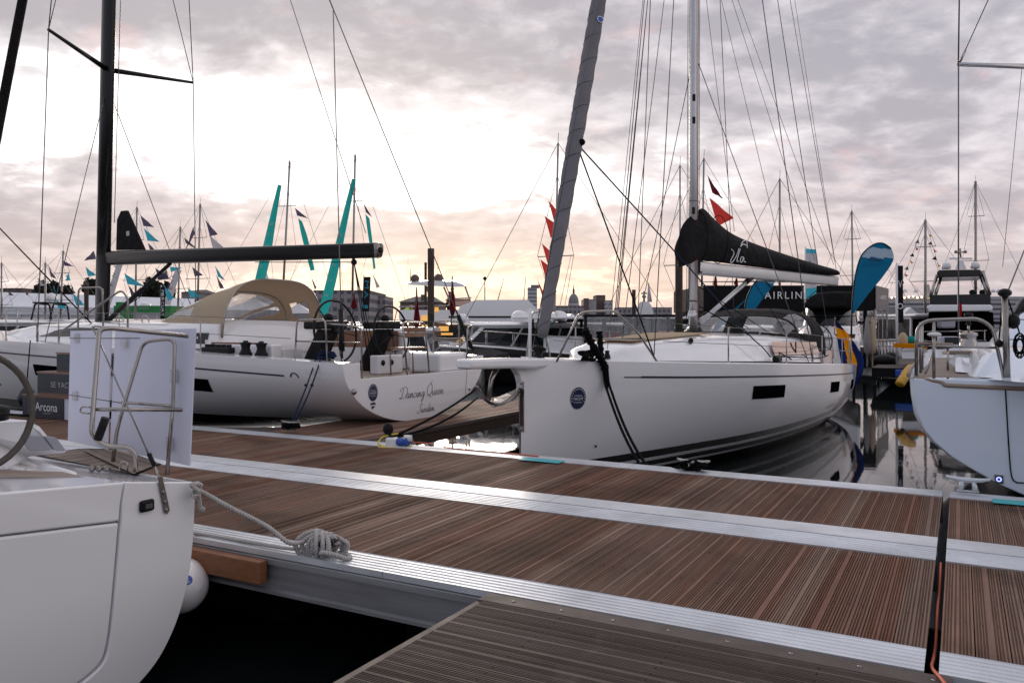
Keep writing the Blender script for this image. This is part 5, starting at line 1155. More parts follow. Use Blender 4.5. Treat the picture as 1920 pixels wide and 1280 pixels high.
# stainless pushpit
D1, D2 = 5.52, 5.98
MB().pipe([W(254, 897, D1), W(254, 838, D1), W(196, 836, D1-.1), W(171, 815, D1-.15), W(186, 617, D1-.05), W(210, 615, D1), W(352, 630, D1+.35)], .0165, .09, 12).build('pushpit', 'steel', t)
MB().pipe([W(212, 865, D2-.1), W(218, 812, D2-.1), W(226, 780, D2-.1), W(268, 640, D2), W(328, 634, D2), W(324, 760, D2), W(313, 890, D2-.05)], .0145, .07, 12).build('pushpit', 'steel', t)
MB().pipe([W(178, 767, D1-.1), W(341, 768, D1+.33)], .0145, .0, 12).build('mid_rail', 'steel', t); MB().pipe([W(228, 754, D2), W(322, 761, D2)], .011, .0).build('mid_rail', 'steel', t)
MB().pipe([W(169, 763, D1-.12), W(152, 762, D1-.12), W(150, 773, D1-.12), W(168, 775, D1-.12)], .006, .03).build('rail_eye', 'steel', t); MB().pipe([W(185, 625, D1), W(173, 619, D1), W(176, 611, D1), W(196, 613, D1)], .006, .03).build('rail_eye', 'steel', t)
for a, b in (((130, 634), (262, 634)), ((130, 740), (228, 755))): wire('lifeline', [W(*a, 6.2), W(*b, D2)], .004, t, 'wire')
MB().tube([W(183, 824, D1-.2), W(198, 783, D1-.2)], .027, 14).build('rod_holder', 'black', t)
wire('backstay', [W(186, 640, 5.5), W(280, 855, 5.45)], .0055, t, 'dsteel')
MB().tube([W(186, 640, 5.5), W(172, 612, 5.5)], .004, 5).build('backstay_end', 'dsteel', t)
MB().tube([W(279, 850, 5.45), W(289, 872, 5.44)], .015, 8).build('turnbuckle', 'black', t); MB().tube([W(289, 872, 5.44), W(298, 893, 5.43)], .009, 8).build('turnbuckle', 'steel', t)
cpl = MB().prism([mp_(x, y)+UP_*.008 for x, y in ((293, 893), (302, 891), (316, 955), (312, 963), (306, 960))], UP_*.006).build('chainplate', 'steel', t, bevel=.002)
for x, y in ((304, 922), (307.5, 940), (310, 955)): MB().lathe([(.013, 0), (.012, .006), (.006, .007), (0, .004)], mp_(x, y)+UP_*.014, UP_, 14).build('bolt', 'dsteel', cpl)
lq = mp_(273, 947); MB().box(lq+UP_*.012, (.03, .10, .075), math.atan2(MY, MX)).build('stern_light', 'black', t, bevel=.02); MB().box(lq+UP_*.03, (.012, .045, .03), math.atan2(MY, MX)).build('stern_light_lens', 'glass', t)
pe = on_z(225, 882, 1.115); MB().pipe([pe, pe+Vector((0, 0, .06)), pe+Vector((.05, 0, .06)), pe+Vector((.05, 0, 0))], .008, .03).build('pad_eye', 'steel', t)
for dx in (-.10, -.05, .0): MB().ball(on_z(200, 884, 1.115)+Vector((dx, 0, .02)), .022).build('shackle', 'dsteel', t)
# boards tied to the rail
for q, zlab, gap_ in ((((132, 620), (208, 619), (200, 842), (127, 826)), 'narrow white board tied outside the pushpit rail, with stainless eyelets', 0), (((216, 619), (366, 616), (355, 873), (206, 840)), 'wide white board tied outside the pushpit rail nearest the walkway', 1)):
    ys = (6.65, 6.40, 6.40, 6.65) if gap_ == 0 else (6.38, 5.98, 5.98, 6.38)
    pts = [W(x, y, Y) for (x, y), Y in zip(q, ys)]; n = (pts[1]-pts[0]).cross(pts[3]-pts[0]).normalized()
    t2 = thing('sign_board', zlab, 'board', pts[3], 'blank boards tied on the pushpit'); MB().prism(pts, n*.012).build('panel', 'board', t2)
    for (x, y) in (((145, 634), (141, 742)) if gap_ == 0 else ((232, 643), (326, 705), (318, 832))): MB().box(W(x, y, (6.60 if gap_ == 0 else 6.05 if x > 300 else 6.3)), (.06, .012, .07 if x < 300 else .10), -.4).build('tie_tab', 'vinyl', t2)
# round fender between hull and pontoon
fc = mpz(-4.83, 3.885, .27)
t2 = thing('fender', 'white round-ended fender squeezed between the near stern and the pontoon', 'fender', fc)
MB().lathe([(0, .20)]+[(.195*math.cos(a), .195*math.sin(a)) for a in [R(80-10*i) for i in range(9)]]+[(.195, -.75), (.1, -.9), (0, -.92)], fc, UP_, 26).build('body', 'gel', t2)
vd = Vector((.37, -.93, 0)).normalized(); dsk = fc+Vector((0, 0, .07)); cdir = (Vector((0.12, -.8, .42))).normalized()
cdir = (W(366, 1090, 5.6)-fc).normalized(); cdir = ((Vector((0, 0, H))-fc).normalized()*.9+Vector((MX, MY, 0))*.25+Vector((0, 0, .08))).normalized()
cdir = (cdir*.85+UP_*.25+Vector((0, 0, .22))).normalized(); u2 = cdir.cross(Vector((0, 0, 1))).normalized(); v2 = u2.cross(cdir)
MB().poly([fc+cdir*.1975+(u2*math.cos(a)+v2*math.sin(a))*.033 for a in [2*math.pi*i/20 for i in range(20)]]).build('badge', 'plugblue', t2)
mb = MB(); an_ = lambda x, y: fc+cdir*.2005+u2*x+v2*y
for p in ([(0, .02), (0, -.018)], [(-.012, -.008), (-.008, -.016), (0, -.02), (.008, -.016), (.012, -.008)], [(-.007, .011), (.007, .011)]): mb.tube([an_(*a) for a in p], .002, 4)
mb.build('badge_print', 'white', t2)

# ------------------------------------------------------------------ teak-decked stern past the gap
RP = 9.35
t = thing('sailing_yacht', 'white yacht with rounded stern, teak deck and stainless gate beyond the gap', 'yacht', mpz(1.8, RP+2, 0)); rbt = t
RC = 1.85
SEC = [(-.46, 1.57), (-.45, 1.40), (-.42, 1.2), (-.36, 1.05), (-.26, .92), (-.10, .78), (.10, .66), (.32, .54), (.62, .42), (1.0, .33), (RC, .28)]
full = SEC+[(2*RC-m, z) for m, z in reversed(SEC[:-1])]
rn = []
T['hullR'] = zband('cool white gelcoat', (.72, .79, .89), [(.20, BLK)], .16)
for d, k, dz in ((0, .985, 0), (.06, 1.0, 0), (.8, 1.012, -.02), (2, 1.03, -.08), (4, 1.05, -.2), (7, 1.02, -.35), (10, .75, -.45), (13, .1, -.5)):
    rn.append([mpz(RC+(m-RC)*k, RP+d, z+(dz if z < 1.2 else .012*d)) for m, z in full])
MB().loft(rn).build('hull', 'hullR', t)
tr_ = full
MB().prism([mpz(RC+(m-RC)*.985, RP-.03, z) for m, z in tr_], Vector((PX, PY, 0))*.032).build('transom', 'hullR', t, bevel=.015, seg=3)
mb = MB(); ln = [on_p(x, y, RP-.034) for x, y in ((1885, 728), (1888, 780), (1893, 860), (1897, 893), (1905, 903), (1925, 905), (2100, 912))]; mb.tube(spline(ln, 5), .007, 5); mb.build('platform_seam', 'rubber', t)
o = on_p(1873, 898, RP-.035); MB().box(o, (.075, .006, .085), math.atan2(MY, MX)).build('light_plate', 'dsteel', t); MB().tube(ring(o-Vector((PX, PY, 0))*.006, (PX, PY, 0), .019, 18), .005, 5, cyc=True).build('ring_light', 'blueled', t)
# deck planking curved with the stern
zt = 1.575; tk = MB(); tk.uv = []
tk.grid(lambda i, j: mpz(-.40+4.5*i, RP+.02+6*j, zt+.03*math.sin(math.pi*min(1, max(0, i)))), 20, 12)
MB_ = tk; MB_.uv = [(((v.x*PX+v.y*PY)-RP)/.075+.35*math.sin(((v.x*MX+v.y*MY)+.4)*1.1)*3, v.x*MX+v.y*MY) for v in MB_.V]
MB_.sm = [True]*len(MB_.Fc)
def caulk(name, cols):
    m = planks(name, cols, .6); tt = m.node_tree; b = tt.nodes['Principled BSDF']; src = b.inputs['Base Color'].links[0].from_socket
    uvn = [n for n in tt.nodes if n.bl_idname == 'ShaderNodeSeparateXYZ'][0]
    fr = tt.nodes.new('ShaderNodeMath'); fr.operation = 'FRACT'; tt.links.new(uvn.outputs[0], fr.inputs[0]); g_ = tt.nodes.new('ShaderNodeMath'); g_.operation = 'LESS_THAN'; tt.links.new(fr.outputs[0], g_.inputs[0]); g_.inputs[1].default_value = .24
    mx = tt.nodes.new('ShaderNodeMix'); mx.data_type = 'RGBA'; tt.links.new(g_.outputs[0], mx.inputs[0]); tt.links.new(src, mx.inputs[6]); mx.inputs[7].default_value = (.03, .026, .024, 1); tt.links.new(mx.outputs[2], b.inputs['Base Color']); return m
T['teakc'] = caulk('caulked teak', [(.33, .27, .23), (.37, .31, .27), (.30, .25, .21)])
tk.build('teak_deck', 'teakc', t)
cap = MB().pipe([on_p(1712, 708, RP-.0), on_p(1765, 716, RP-.02), on_p(1772, 722, RP-.03), on_p(1925, 729, RP-.03), on_p(2200, 744, RP-.03)], .022, .03, 8); cap.build('cap_rail', 'teakp', t)
q = [mpz(-.47, RP+.02, 1.59), mpz(-.52, RP+1.5, 1.60), mpz(-.5, RP+5, 1.64)]; MB().tube(q, .022, 8).build('cap_rail', 'teakp', t)
# coachroof and sprayhood
DP = Vector((PX, PY, 0)); bl, br = on_z(1820, 707, 1.58), on_z(2150, 740, 1.58); tl, tr = W(1849, 661, 8.75), W(2150, 655, 8.75); bl2 = bl+DP*4-Vector((MX, MY, 0))*.25; tl2 = tl+DP*3.6-Vector((MX, MY, 0))*.2+Vector((0, 0, .05)); tr2 = tr+DP*3.6+Vector((0, 0, .05))
MB().add([bl, br, tr, tl, bl2, tl2, tr2, br+DP*4], [(0, 1, 2, 3), (3, 2, 6, 5), (0, 3, 5, 4), (4, 5, 6, 7), (1, 7, 6, 2)]).build('coachroof', 'hullR', t, bevel=.06, seg=4)
tl3 = tl2-DP*2.2+Vector((MX, MY, 0))*.35; MB().add([tl3, tl3+Vector((MX, MY, 0))*2, tl3+Vector((MX, MY, 0))*2+DP*.5+Vector((0, 0, .42)), tl3+Vector((MX, MY, 0))*.3+DP*.5+Vector((0, 0, .42)), tl3+DP*3, tl3+DP*3+Vector((MX, MY, 0))*.3+Vector((0, 0, .45)), tl3+DP*3+Vector((MX, MY, 0))*2+Vector((0, 0, .45))], [(0, 1, 2, 3), (0, 3, 5, 4), (3, 2, 6, 5)]).build('upper_coachroof', 'hullR', t, bevel=.05, seg=3)
hd_ = [W(1885, 640, 10.3), W(1893, 600, 10.4), W(1915, 562, 10.5), W(1945, 540, 10.6), W(2050, 535, 10.6)]; hd2 = [v+Vector((PX, PY, 0))*1.6+Vector((0, 0, -.25)) for v in hd_]
hm = [a.lerp(b, .5)+Vector((0, 0, .12)) for a, b in zip(hd_, hd2)]; MB().loft([hd_, hm, hd2]).build('sprayhood', 'canvgrey', t, solid=.01)
lk_ = [on_z(1790, 697, 1.6), on_z(1832, 700, 1.6), W(1826, 662, 10.2), W(1790, 662, 10.2)]; MB().prism(lk_, Vector((PX, PY, 0))*.4).build('deck_vent', 'hullR', t, bevel=.04, seg=3)
mb = MB(); mb.box(W(1808, 661, 10.2), (.46, .26, .05), -.3); mb.build('deck_vent_lid', 'teakp', t, bevel=.012)
wq = W(1816, 652, 9.9); MB().lathe([(.10, 0), (.10, .07), (.08, .09), (.085, .14), (.10, .15), (.10, .18), (.03, .2), (0, .2)], wq, n=20).build('winch', 'steel', t)
MB().lathe([(.03, 0), (.02, .08), (.05, .10), (.05, .14), (0, .15)], wq+Vector((0, 0, .28)), n=14).build('compass_post', 'black', t); MB().tube([wq+Vector((0, 0, .18)), wq+Vector((0, 0, .30))], .014, 8).build('compass_stem', 'steel', t)
o = W(1777, 640, 9.6); MB().box(o, (.20, .16, .12), -.2).build('instrument', 'gelgrey', t, bevel=.02); MB().box(o+Vector((0, -.084, .01)), (.15, .008, .08), -.2).build('instrument_screen', 'tint', t); MB().tube([o-Vector((0, 0, .45)), o], .014, 8).build('instrument_post', 'steel', t)
# stainless gate
pr_ = RP+.05
MB().pipe([on_p(1718, 706, pr_), on_p(1719, 601, pr_), on_p(1836, 597, pr_), on_p(1862, 615, pr_), on_p(1886, 724, pr_-.02)], .018, .16, 10).build('pushpit', 'steel', t)
for x, y0, y1, p in ((1751, 598, 712, pr_), (1726, 604, 700, pr_+.9), (1729, 606, 695, pr_+1.6)): MB().tube([on_p(x, y1, p), on_p(x, y0, p)], .016, 8).build('pushpit_leg', 'steel', t)
MB().tube([on_p(1719, 648, pr_), on_p(1872, 652, pr_)], .012, 8).build('mid_rail', 'steel', t); MB().tube([on_p(1735, 700, pr_+.05), on_p(1758, 640, pr_+.3)], .012, 8).build('gate_brace', 'steel', t)
MB().ball(on_p(1752, 627, pr_-.02), .05, sc=(1.4, 1, .5)).build('rail_light', 'dome_w', t)
MB().pipe([on_p(1720, 644, pr_-.06), on_p(1786, 646, pr_+.2)], .017).build('rail_step', 'teakp', t)
MB().tube([on_p(1889, 726, pr_-.04), on_p(1884, 552, pr_-.04)], .030, 12).build('davit_post', 'dsteel', t)
MB().ball(on_p(1884, 549, pr_-.04), .055, sc=(1.2, 1, .8)).build('davit_head', 'black', t)
rnd = random.Random(5); cx = on_p(1912, 648, pr_-.05); cl = MB(); pts = []
for i in range(7*14):
    a = 2*math.pi*i/14; k = .75+.25*math.sin(i*.37); pts.append(cx+Vector((MX, MY, 0))*math.cos(a)*.055*k+Vector((0, 0, math.sin(a)*.125*k))+Vector((PX, PY, 0))*.02*math.sin(i*.7))
cl.tube(pts, .0065, 5).tube([cx+Vector((0, 0, .12)), on_p(1903, 598, pr_), on_p(1888, 556, pr_-.05)], .008, 5); cl.build('coiled_line', 'rope_blk', t)
MB().ball(on_p(1900, 602, pr_), .06, sc=(1, 1, 1.3)).build('block', 'black', t); MB().ball(on_p(1873, 644, pr_), .04).build('block', 'black', t)
wire('davit_line', [on_p(1880, 556, pr_), on_p(1873, 640, pr_)], .008, t, 'rope_blk')
for z in (560, 598): wire('lifeline', [on_p(1888, z+38, pr_), on_p(2000, z+42, pr_+.1)], .005, t, 'wire')
spr = [W(1797, 121, 10.8), W(1990, 127, 11.6)]; MB().tube(spr, [.028, .045], 8).build('spreader', 'mastalu', t)
for a, b, r in (((1797, 121), (1797, 640), .010), ((1797, 121), (1804, -400), .010), ((1799, 118), (1990, -300), .008)): wire('shroud', [W(*a, 10.8), W(*b, 10.8 if b[0] < 1900 else 11.6)], r, t)
MB().tube([W(1800, 116, 10.8), W(1810, 95, 10.8)], .016, 6).build('turnbuckle', 'steel', t)
wire('backstay', [on_p(1886, 556, pr_), W(1960, 370, 9.4), W(2010, 200, 9.8)], .007, t); wire('shroud', [W(1880, 500, 12), W(1916, 130, 11.4)], .004, t)
MB().tube([W(1998, 640, 11.8), W(1998, -700, 11.8)], .11, 12).build('mast', 'mastalu', t)

# ------------------------------------------------------------------ boats further off
def powerboat(name, label, cat, base, ang, L, B, fb, hullm='gel', cabin=None, roof=None, rail=True, group=None, glassm='tint', fly=None, stern_fill=None, cabw=.40, bowrise=.35, z0_=None):
    """base: waterline point amidships; ang: compass of the bow in degrees from +X; cabin=(x0, x1, height, rake0, rake1) along the length, bow at +L/2"""
    a = R(ang); fx = Vector((math.cos(a), math.sin(a), 0)); lx = Vector((-math.sin(a), math.cos(a), 0)); base = Vector(base); base.z = WZ if z0_ is None else z0_
    pl = lambda x, y, z: base+fx*x+lx*y+Vector((0, 0, z))
    t = thing(name, label, cat, base, group)
    h = Hull([(-L/2, .02, fb+bowrise, .05, 1.5), (-L/2+.12*L, B*.26, fb+bowrise*.85, -.2, 1.6), (-L/2+.3*L, B*.44, fb+bowrise*.5, -.3, 1.9), (0, B*.5, fb+.12*bowrise, -.3, 2.4), (L*.3, B*.5, fb, -.25, 2.6), (L/2, B*.47, fb-.02, -.15, 2.8)], lambda s, x, z: pl(-s, x, z))
    h.shell(MB(), 30, kk=12).build('hull', hullm, t)
    mb = MB(); h.deck(mb, -L/2+.01, L/2, .05, 20); mb.build('deck', 'gel', t)
    pol = h.sec(L/2, 12); MB().prism([pl(-L/2, x, z) for x, z in pol]+[pl(-L/2, -x, z) for x, z in reversed(pol[:-1])], -fx*.03).build('transom', hullm, t)
    MB().tube([h.place(s, h.hb(s), h.zd(s)+.0) for s in [-L/2+L*i/24 for i in range(25)]], .03, 6).tube([h.place(s, -h.hb(s), h.zd(s)+.0) for s in [-L/2+L*i/24 for i in range(25)]], .03, 6).build('rub_rail', 'gel', t)
    if cabin:
        x0, x1, ch, r0, r1 = cabin; wb = B*cabw; z0 = fb+.02
        # lower moulded coachroof running to the foredeck
        MB().loft([[pl(x, y*wd, z) for y, z in ((-1, z0), (-.92, z0+hh), (.92, z0+hh), (1, z0))] for x, wd, hh in ((x1+L*.22, .25*wb, .14), (x1+L*.10, .75*wb, .24), (x1, wb, .30), (x0, wb, .30))], sm=False, caps=True).build('coachroof', 'gel', t, bevel=.05)
        zc = z0+.30; zt = z0+ch
        sec = lambda x, wd, z: [pl(x, -wd, z), pl(x, wd, z)]
        body = MB(); c = [(x0, wb, zc), (x1, wb*.96, zc)]; tt = [(x0+r0, wb*.88, zt), (x1-r1, wb*.80, zt)]
        vs = [pl(x0, -wb, zc), pl(x0, wb, zc), pl(x1, wb*.96, zc), pl(x1, -wb*.96, zc), pl(x0+r0, -wb*.88, zt), pl(x0+r0, wb*.88, zt), pl(x1-r1, wb*.80, zt), pl(x1-r1, -wb*.80, zt)]
        body.add(vs, [(0, 1, 5, 4), (1, 2, 6, 5), (2, 3, 7, 6), (3, 0, 4, 7), (4, 5, 6, 7)]); body.build('cabin', 'gel', t)
        # glazing set proud of the cabin sides
        def face(q, off, u0, u1, v0, v1):
            A, Bq, Cq, Dq = q; n = (Bq-A).cross(Dq-A).normalized()
            if n.dot((A+Cq)/2-pl((x0+x1)/2, 0, zc)) < 0: n = -n
            P_ = lambda u, v: A.lerp(Bq, u).lerp(Dq.lerp(Cq, u), v)+n*off
            return [P_(u0, v0), P_(u1, v0), P_(u1, v1), P_(u0, v1)]
        for q, k in (((vs[1], vs[2], vs[6], vs[5]), 3), ((vs[3], vs[0], vs[4], vs[7]), 3), ((vs[2], vs[3], vs[7], vs[6]), 2), ((vs[0], vs[1], vs[5], vs[4]), 2)):
            for i in range(k): MB().poly(face(q, .012, .03+.94*i/k+.008, .03+.94*(i+1)/k-.008, .08, .90)).build('window', glassm, t)
        if roof is not None:
            o0, o1 = roof
            rr = [[pl(x, y*wd, zt+z) for y, z in ((-1, .0), (-1.02, .05), (-.8, .13), (0, .17), (.8, .13), (1.02, .05), (1, .0))] for x, wd in ((x0+r0-o0, wb*.9), (x0+r0, wb*.98), (x1-r1, wb*.9), (x1-r1+o1, wb*.7))]
            MB().loft(rr, sm=False, caps=True).build('roof', 'gel', t, bevel=.04)
    if rail:
        for s in (1, -1):
            q = [h.place(u, s*max(.05, h.hb(u)-.08), h.zd(u)+.55) for u in [-L/2+.02*L+L*.5*i/14 for i in range(15)]]
            MB().tube(q, .016, 6).build('bow_rail', 'steel', t)
            for u in (-.44, -.33, -.2, -.06): MB().tube([h.place(u*L, s*max(.05, h.hb(u*L)-.08), h.zd(u*L)), h.place(u*L, s*max(.05, h.hb(u*L)-.08), h.zd(u*L)+.55)], .013, 6).build('rail_post', 'steel', t)
    return t, pl
def dome(p, r, parent, m='dome_w', name='radome'):
    MB().lathe([(r*.8, -r*.55), (r*.92, -r*.4), (r, -r*.1)]+[(r*math.cos(R(12*i)), r*1.05*math.sin(R(12*i))) for i in range(1, 8)]+[(0, r*1.05)], p, n=18).build(name, m, parent)
def whip(a, b, parent, r=.012, name='aerial'): MB().tube([a, b], [r, r*.5], 5).build(name, 'wire', parent)
CH = 'motor cruisers moored beyond'
# big flybridge yacht in the glow
Y = 44.0
t, pl = powerboat('motor_yacht', 'large white flybridge yacht with two dark domes, lit saloon behind the dark pile', 'yacht', W(880, 690, Y), 4, 17, 4.8, 1.5, 'gel', None, None, False, bowrise=.5)
MB().box(W(868, 634, Y), (7.6, 3.9, 1.5), R(4)).build('saloon', 'bldgbr', t); MB().box(W(905, 622, Y-2.0), (4.2, .1, .5), R(4)).build('saloon_window', 'tint', t)
fb = MB(); z = H-(632-HY)/F*Y
fl_ = lambda x, y, Yo=0: W(x, y, Y+Yo)
fb.loft([[W(x, y, Y-2.2), W(x, y, Y+2.2)] for x, y in ((748, 581), (860, 581), (862, 574), (892, 562), (990, 562), (1016, 588), (1030, 600), (1000, 610), (850, 607), (748, 598), (748, 581))], sm=False)
fb.build('flybridge', 'gel', t); MB().box(W(925, 594, Y-2.23), (4.6, .03, .09)).build('fly_shade_strip', 'tint', t); MB().tube([W(748, 575, Y-2.1), W(860, 572, Y-2.1)], .035, 6).build('deck_rail', 'steel', t)  # thin dark strip stands in for the band of shade along the flybridge side
for Yo in (-2.21, 2.21): MB().poly([W(x, y, Y+Yo) for x, y in ((748, 581), (860, 581), (862, 574), (892, 562), (990, 562), (1016, 588), (1030, 600), (1000, 610), (850, 607), (748, 598))]).build('flybridge_side', 'gel', t)
ht = [[W(x, y+dy, Y+Yo) for x, y in ((763, 531), (790, 527), (850, 527), (865, 531), (873, 537), (850, 538), (790, 535), (765, 534))] for Yo, dy in ((-1.9, 0), (0, -2), (1.9, 0))]
MB().loft(ht, cyc=True, caps=True, sm=False).build('hardtop', 'gel', t)
for a, b in (((872, 537), (886, 576)), ((832, 538), (858, 596)), ((800, 537), (812, 582))):
    for Yo in (-1.8, 1.8): MB().tube([W(*a, Y+Yo), W(*b, Y+Yo)], .05, 6).build('hardtop_strut', 'dsteel', t)
ws = [W(838, 574, Y-2.1), W(888, 576, Y-2.1), W(880, 560, Y-1.9), W(846, 561, Y-1.9)]; MB().poly(ws).build('fly_screen', 'mirror', t); MB().tube([W(838, 561, Y-2.0), W(884, 558, Y-2.0)], .03, 6).build('screen_rail', 'dsteel', t)
dome(W(778, 523, Y), .24, t, 'dome_d'); dome(W(822, 522, Y), .24, t, 'dome_d')
MB().loft([[W(x, y, Y-2.0), W(x, y, Y+2.0)] for x, y in ((740, 606), (1000, 611))], sm=False).build('deck_overhang', 'gel', t)
for x0, x1, y0, y1 in ((790, 802, 592, 601), (815, 822, 576, 584)): MB().box(W((x0+x1)/2, (y0+y1)/2, Y-2.25), ((x1-x0)/F*Y, .05, (y1-y0)/F*Y)).build('lit_window', 'lamp', t)
MB().box(W(800, 616, Y-2.35), (.5, .1, .4)).build('lit_window', 'lamp', t); MB().box(W(832, 616, Y-2.4), (.5, .1, .25)).build('lit_window', 'lamp', t); MB().box(W(838, 626, Y-2.4), (.6, .1, .12)).build('lit_window', 'lamp', t)
for x in (765, 786, 812, 842): MB().ball(W(x, 607, Y-2.25), .04).build('deck_light', 'lampw', t)
whip(W(765, 590, Y), W(765, 482, Y), t); whip(W(821, 528, Y), W(821, 478, Y), t); whip(W(770, 531, Y), W(769, 503, Y), t, .03)
# white cabin cruiser with black hull beyond the helm seat
t, pl = powerboat('motor_cruiser', 'black-hulled white cruiser with long dark side windows behind the helm seat', 'cruiser', W(905, 748, 36), 190, 9.2, 3.0, .90, 'hullblk', (-3.4, .9, 1.25, .05, .75), (.7, .3), True, CH, bowrise=.35)
t.scale = (1.5, 1.5, 1.10); dome(pl(-2.2, .5, 2.5), .26, t); dome(pl(-1.2, -.4, 2.5), .28, t); dome(pl(.6, 0, 2.45), .18, t)
MB().pipe([pl(-2.6, -1.1, 2.2), pl(-2.5, -1.0, 2.6), pl(-2.5, 1.0, 2.6), pl(-2.6, 1.1, 2.2)], .035, .2).build('radar_arch', 'gel', t)
whip(pl(-1.6, .8, 2.2), pl(-2.0, .8, 5.2), t); whip(pl(-2.4, -.8, 2.2), pl(-2.9, -.8, 5.2), t)
tag(MB().tube(sag(W(955, 668, 31), W(898, 676, 14.5), .2), .012, 6).build('mooring_line', 'rope_grey', None, W(940, 690, 30)), 'pale slack mooring line hanging from the black-hulled cruiser', 'rope')
# centre console with T-top
t, pl = powerboat('sport_boat', 'black-hulled open boat with white T-top and green tinted screen', 'boat', W(1072, 735, 34), 172, 7.6, 2.6, 1.0, 'hullblk', None, None, False, CH)
t.scale = (1.5, 1.5, 1.12); MB().box(pl(.2, 0, 2.42), (2.7, 2.0, .10), R(172)).build('t_top', 'gel', t, bevel=.04)
for x in (-.9, 1.0):
    for y in (-.8, .8): MB().pipe([pl(x*.8, y*.7, 1.0), pl(x, y, 1.9), pl(x, y, 2.38)], .03, .2).build('t_top_leg', 'black', t)
mb = MB(); mb.box(pl(.2, 0, 1.35), (1.1, 1.1, .8), R(172)); mb.build('console', 'gel', t, bevel=.1)
MB().grid(lambda i, j: pl(.75+.15*math.sin(math.pi*i)-.25*j, -.75+1.5*i, 1.55+.75*j), 8, 3).build('windscreen', 'greenglass', t)
for k in (0, 1): MB().lathe([(.13, 0), (.15, .2), (.12, .45), (0, .5)], pl(-3.7, -.4+.8*k, 1.0), n=12).build('outboard', 'black', t)
for k in range(4): MB().pipe([pl(-.2+.3*k, -.85, 2.3), pl(-.2+.3*k, -.85, 1.6), pl(-.1+.3*k, -.85, 1.5)], .014, .05).build('rod_holder', 'black', t)
for k in (0, 1): MB().tube(ring(pl(1.2, -.6+.5*k, 2.62), (0, -1, 0), .11, 18), .022, 6, cyc=True).build('light_ring', 'dome_w', t)
# cuddy with clear canvas
t, pl = powerboat('motor_cruiser', 'small cruiser enclosed in clear canvas curtains under a dark flat top', 'cruiser', W(1118, 762, 33), 178, 6.8, 2.5, 1.05, 'hullblk', None, None, True, CH)
t.scale = (1.5, 1.5, 1.12); MB().box(pl(-.9, 0, 2.48), (2.6, 2.2, .07), R(178)).build('canopy_top', 'cloth_blk', t, bevel=.03)
for x, y in ((-2.1, -1.05), (-1.2, -1.05), (-.3, -1.05), (.35, -1.05), (-2.1, 1.05), (.35, 1.05)): MB().tube([pl(x, y, 1.1), pl(x, y, 2.45)], .045, 6).build('canopy_post', 'cloth_blk', t)
for y in (-1.04, 1.04): MB().grid(lambda i, j, y=y: pl(-2.1+2.45*i, y+.03*math.sin(i*26)*(1-j*.5), 1.1+1.35*j), 40, 4).build('clear_curtain', 'vinyl', t)
MB().box(pl(-.4, -.2, 1.55), (.5, .5, .7), R(178)).build('seat', 'cap_red', t, bevel=.1); MB().box(pl(-1.3, .2, 1.5), (.5, .6, .7), R(178)).build('seat', 'gelgrey', t, bevel=.1)
t, pl = powerboat('motor_cruiser', 'white cruiser with sweeping hardtop behind the tall stainless pulpit', 'cruiser', W(1088, 685, 45), -70, 8, 3.2, .9, 'gel', (-3.0, 2.0, 1.15, .2, 1.6), (.9, .2), True, CH)
t, pl = powerboat('motor_cruiser', 'cruiser with black canvas camper top beside the numbered pile', 'cruiser', W(1222, 700, 38), 8, 6.4, 3.3, 1.3, 'gel', None, None, True, CH)
rr = [[pl(x, y*wd, z) for y, z in ((-1, 1.3), (-.95, 2.0+h_*.5), (-.7, 2.35+h_), (0, 2.5+h_), (.7, 2.35+h_), (.95, 2.0+h_*.5), (1, 1.3))] for x, wd, h_ in ((-2.5, 1.5, 0), (-.5, 1.55, .25), (1.2, 1.5, .25), (2.6, 1.3, -.5))]
MB().loft(rr, caps=True).build('camper_top', 'cloth_blk', t); MB().loft([[pl(x, y*1.0, z+.03) for y, z in ((-1.25, 2.72), (0, 2.80), (1.25, 2.72))] for x in (-.6, 1.6)], sm=False).build('hardtop', 'gel', t, solid=.08)
for x in (-1.6, -.3, .9): MB().poly([pl(x, -1.60, 1.55), pl(x+.9, -1.60, 1.55), pl(x+.8, -1.56, 2.15), pl(x+.1, -1.56, 2.15)]).build('camper_window', 'mirror', t)
MB().tube([pl(2.3, -1.45, 2.3), pl(2.3, 1.3, 2.3)], .19, 12).build('rolled_cover', 'dome_w', t)
t = thing('motor_cruiser', 'small distant boat with a radar mast in front of the pink sky', 'cruiser', W(1215, 640, 60), CH)
MB().loft([[W(x, y, 60+d) for x, y in ((1196, 573), (1200, 566), (1216, 565), (1222, 574), (1226, 590), (1192, 590))] for d in (-1, 1)], cyc=True, caps=True, sm=False).build('wheelhouse', 'gel', t); MB().tube([W(1208, 566, 60), W(1207, 546, 60)], .08, 6).tube([W(1202, 550, 60), W(1213, 550, 60)], .06, 6).tube([W(1204, 556, 60), W(1211, 556, 60)], .1, 6).build('radar_mast', 'dsteel', t); MB().tube([W(1218, 566, 60), W(1216, 530, 60)], [.2, .04], 6).build('aerial', 'grey', t)
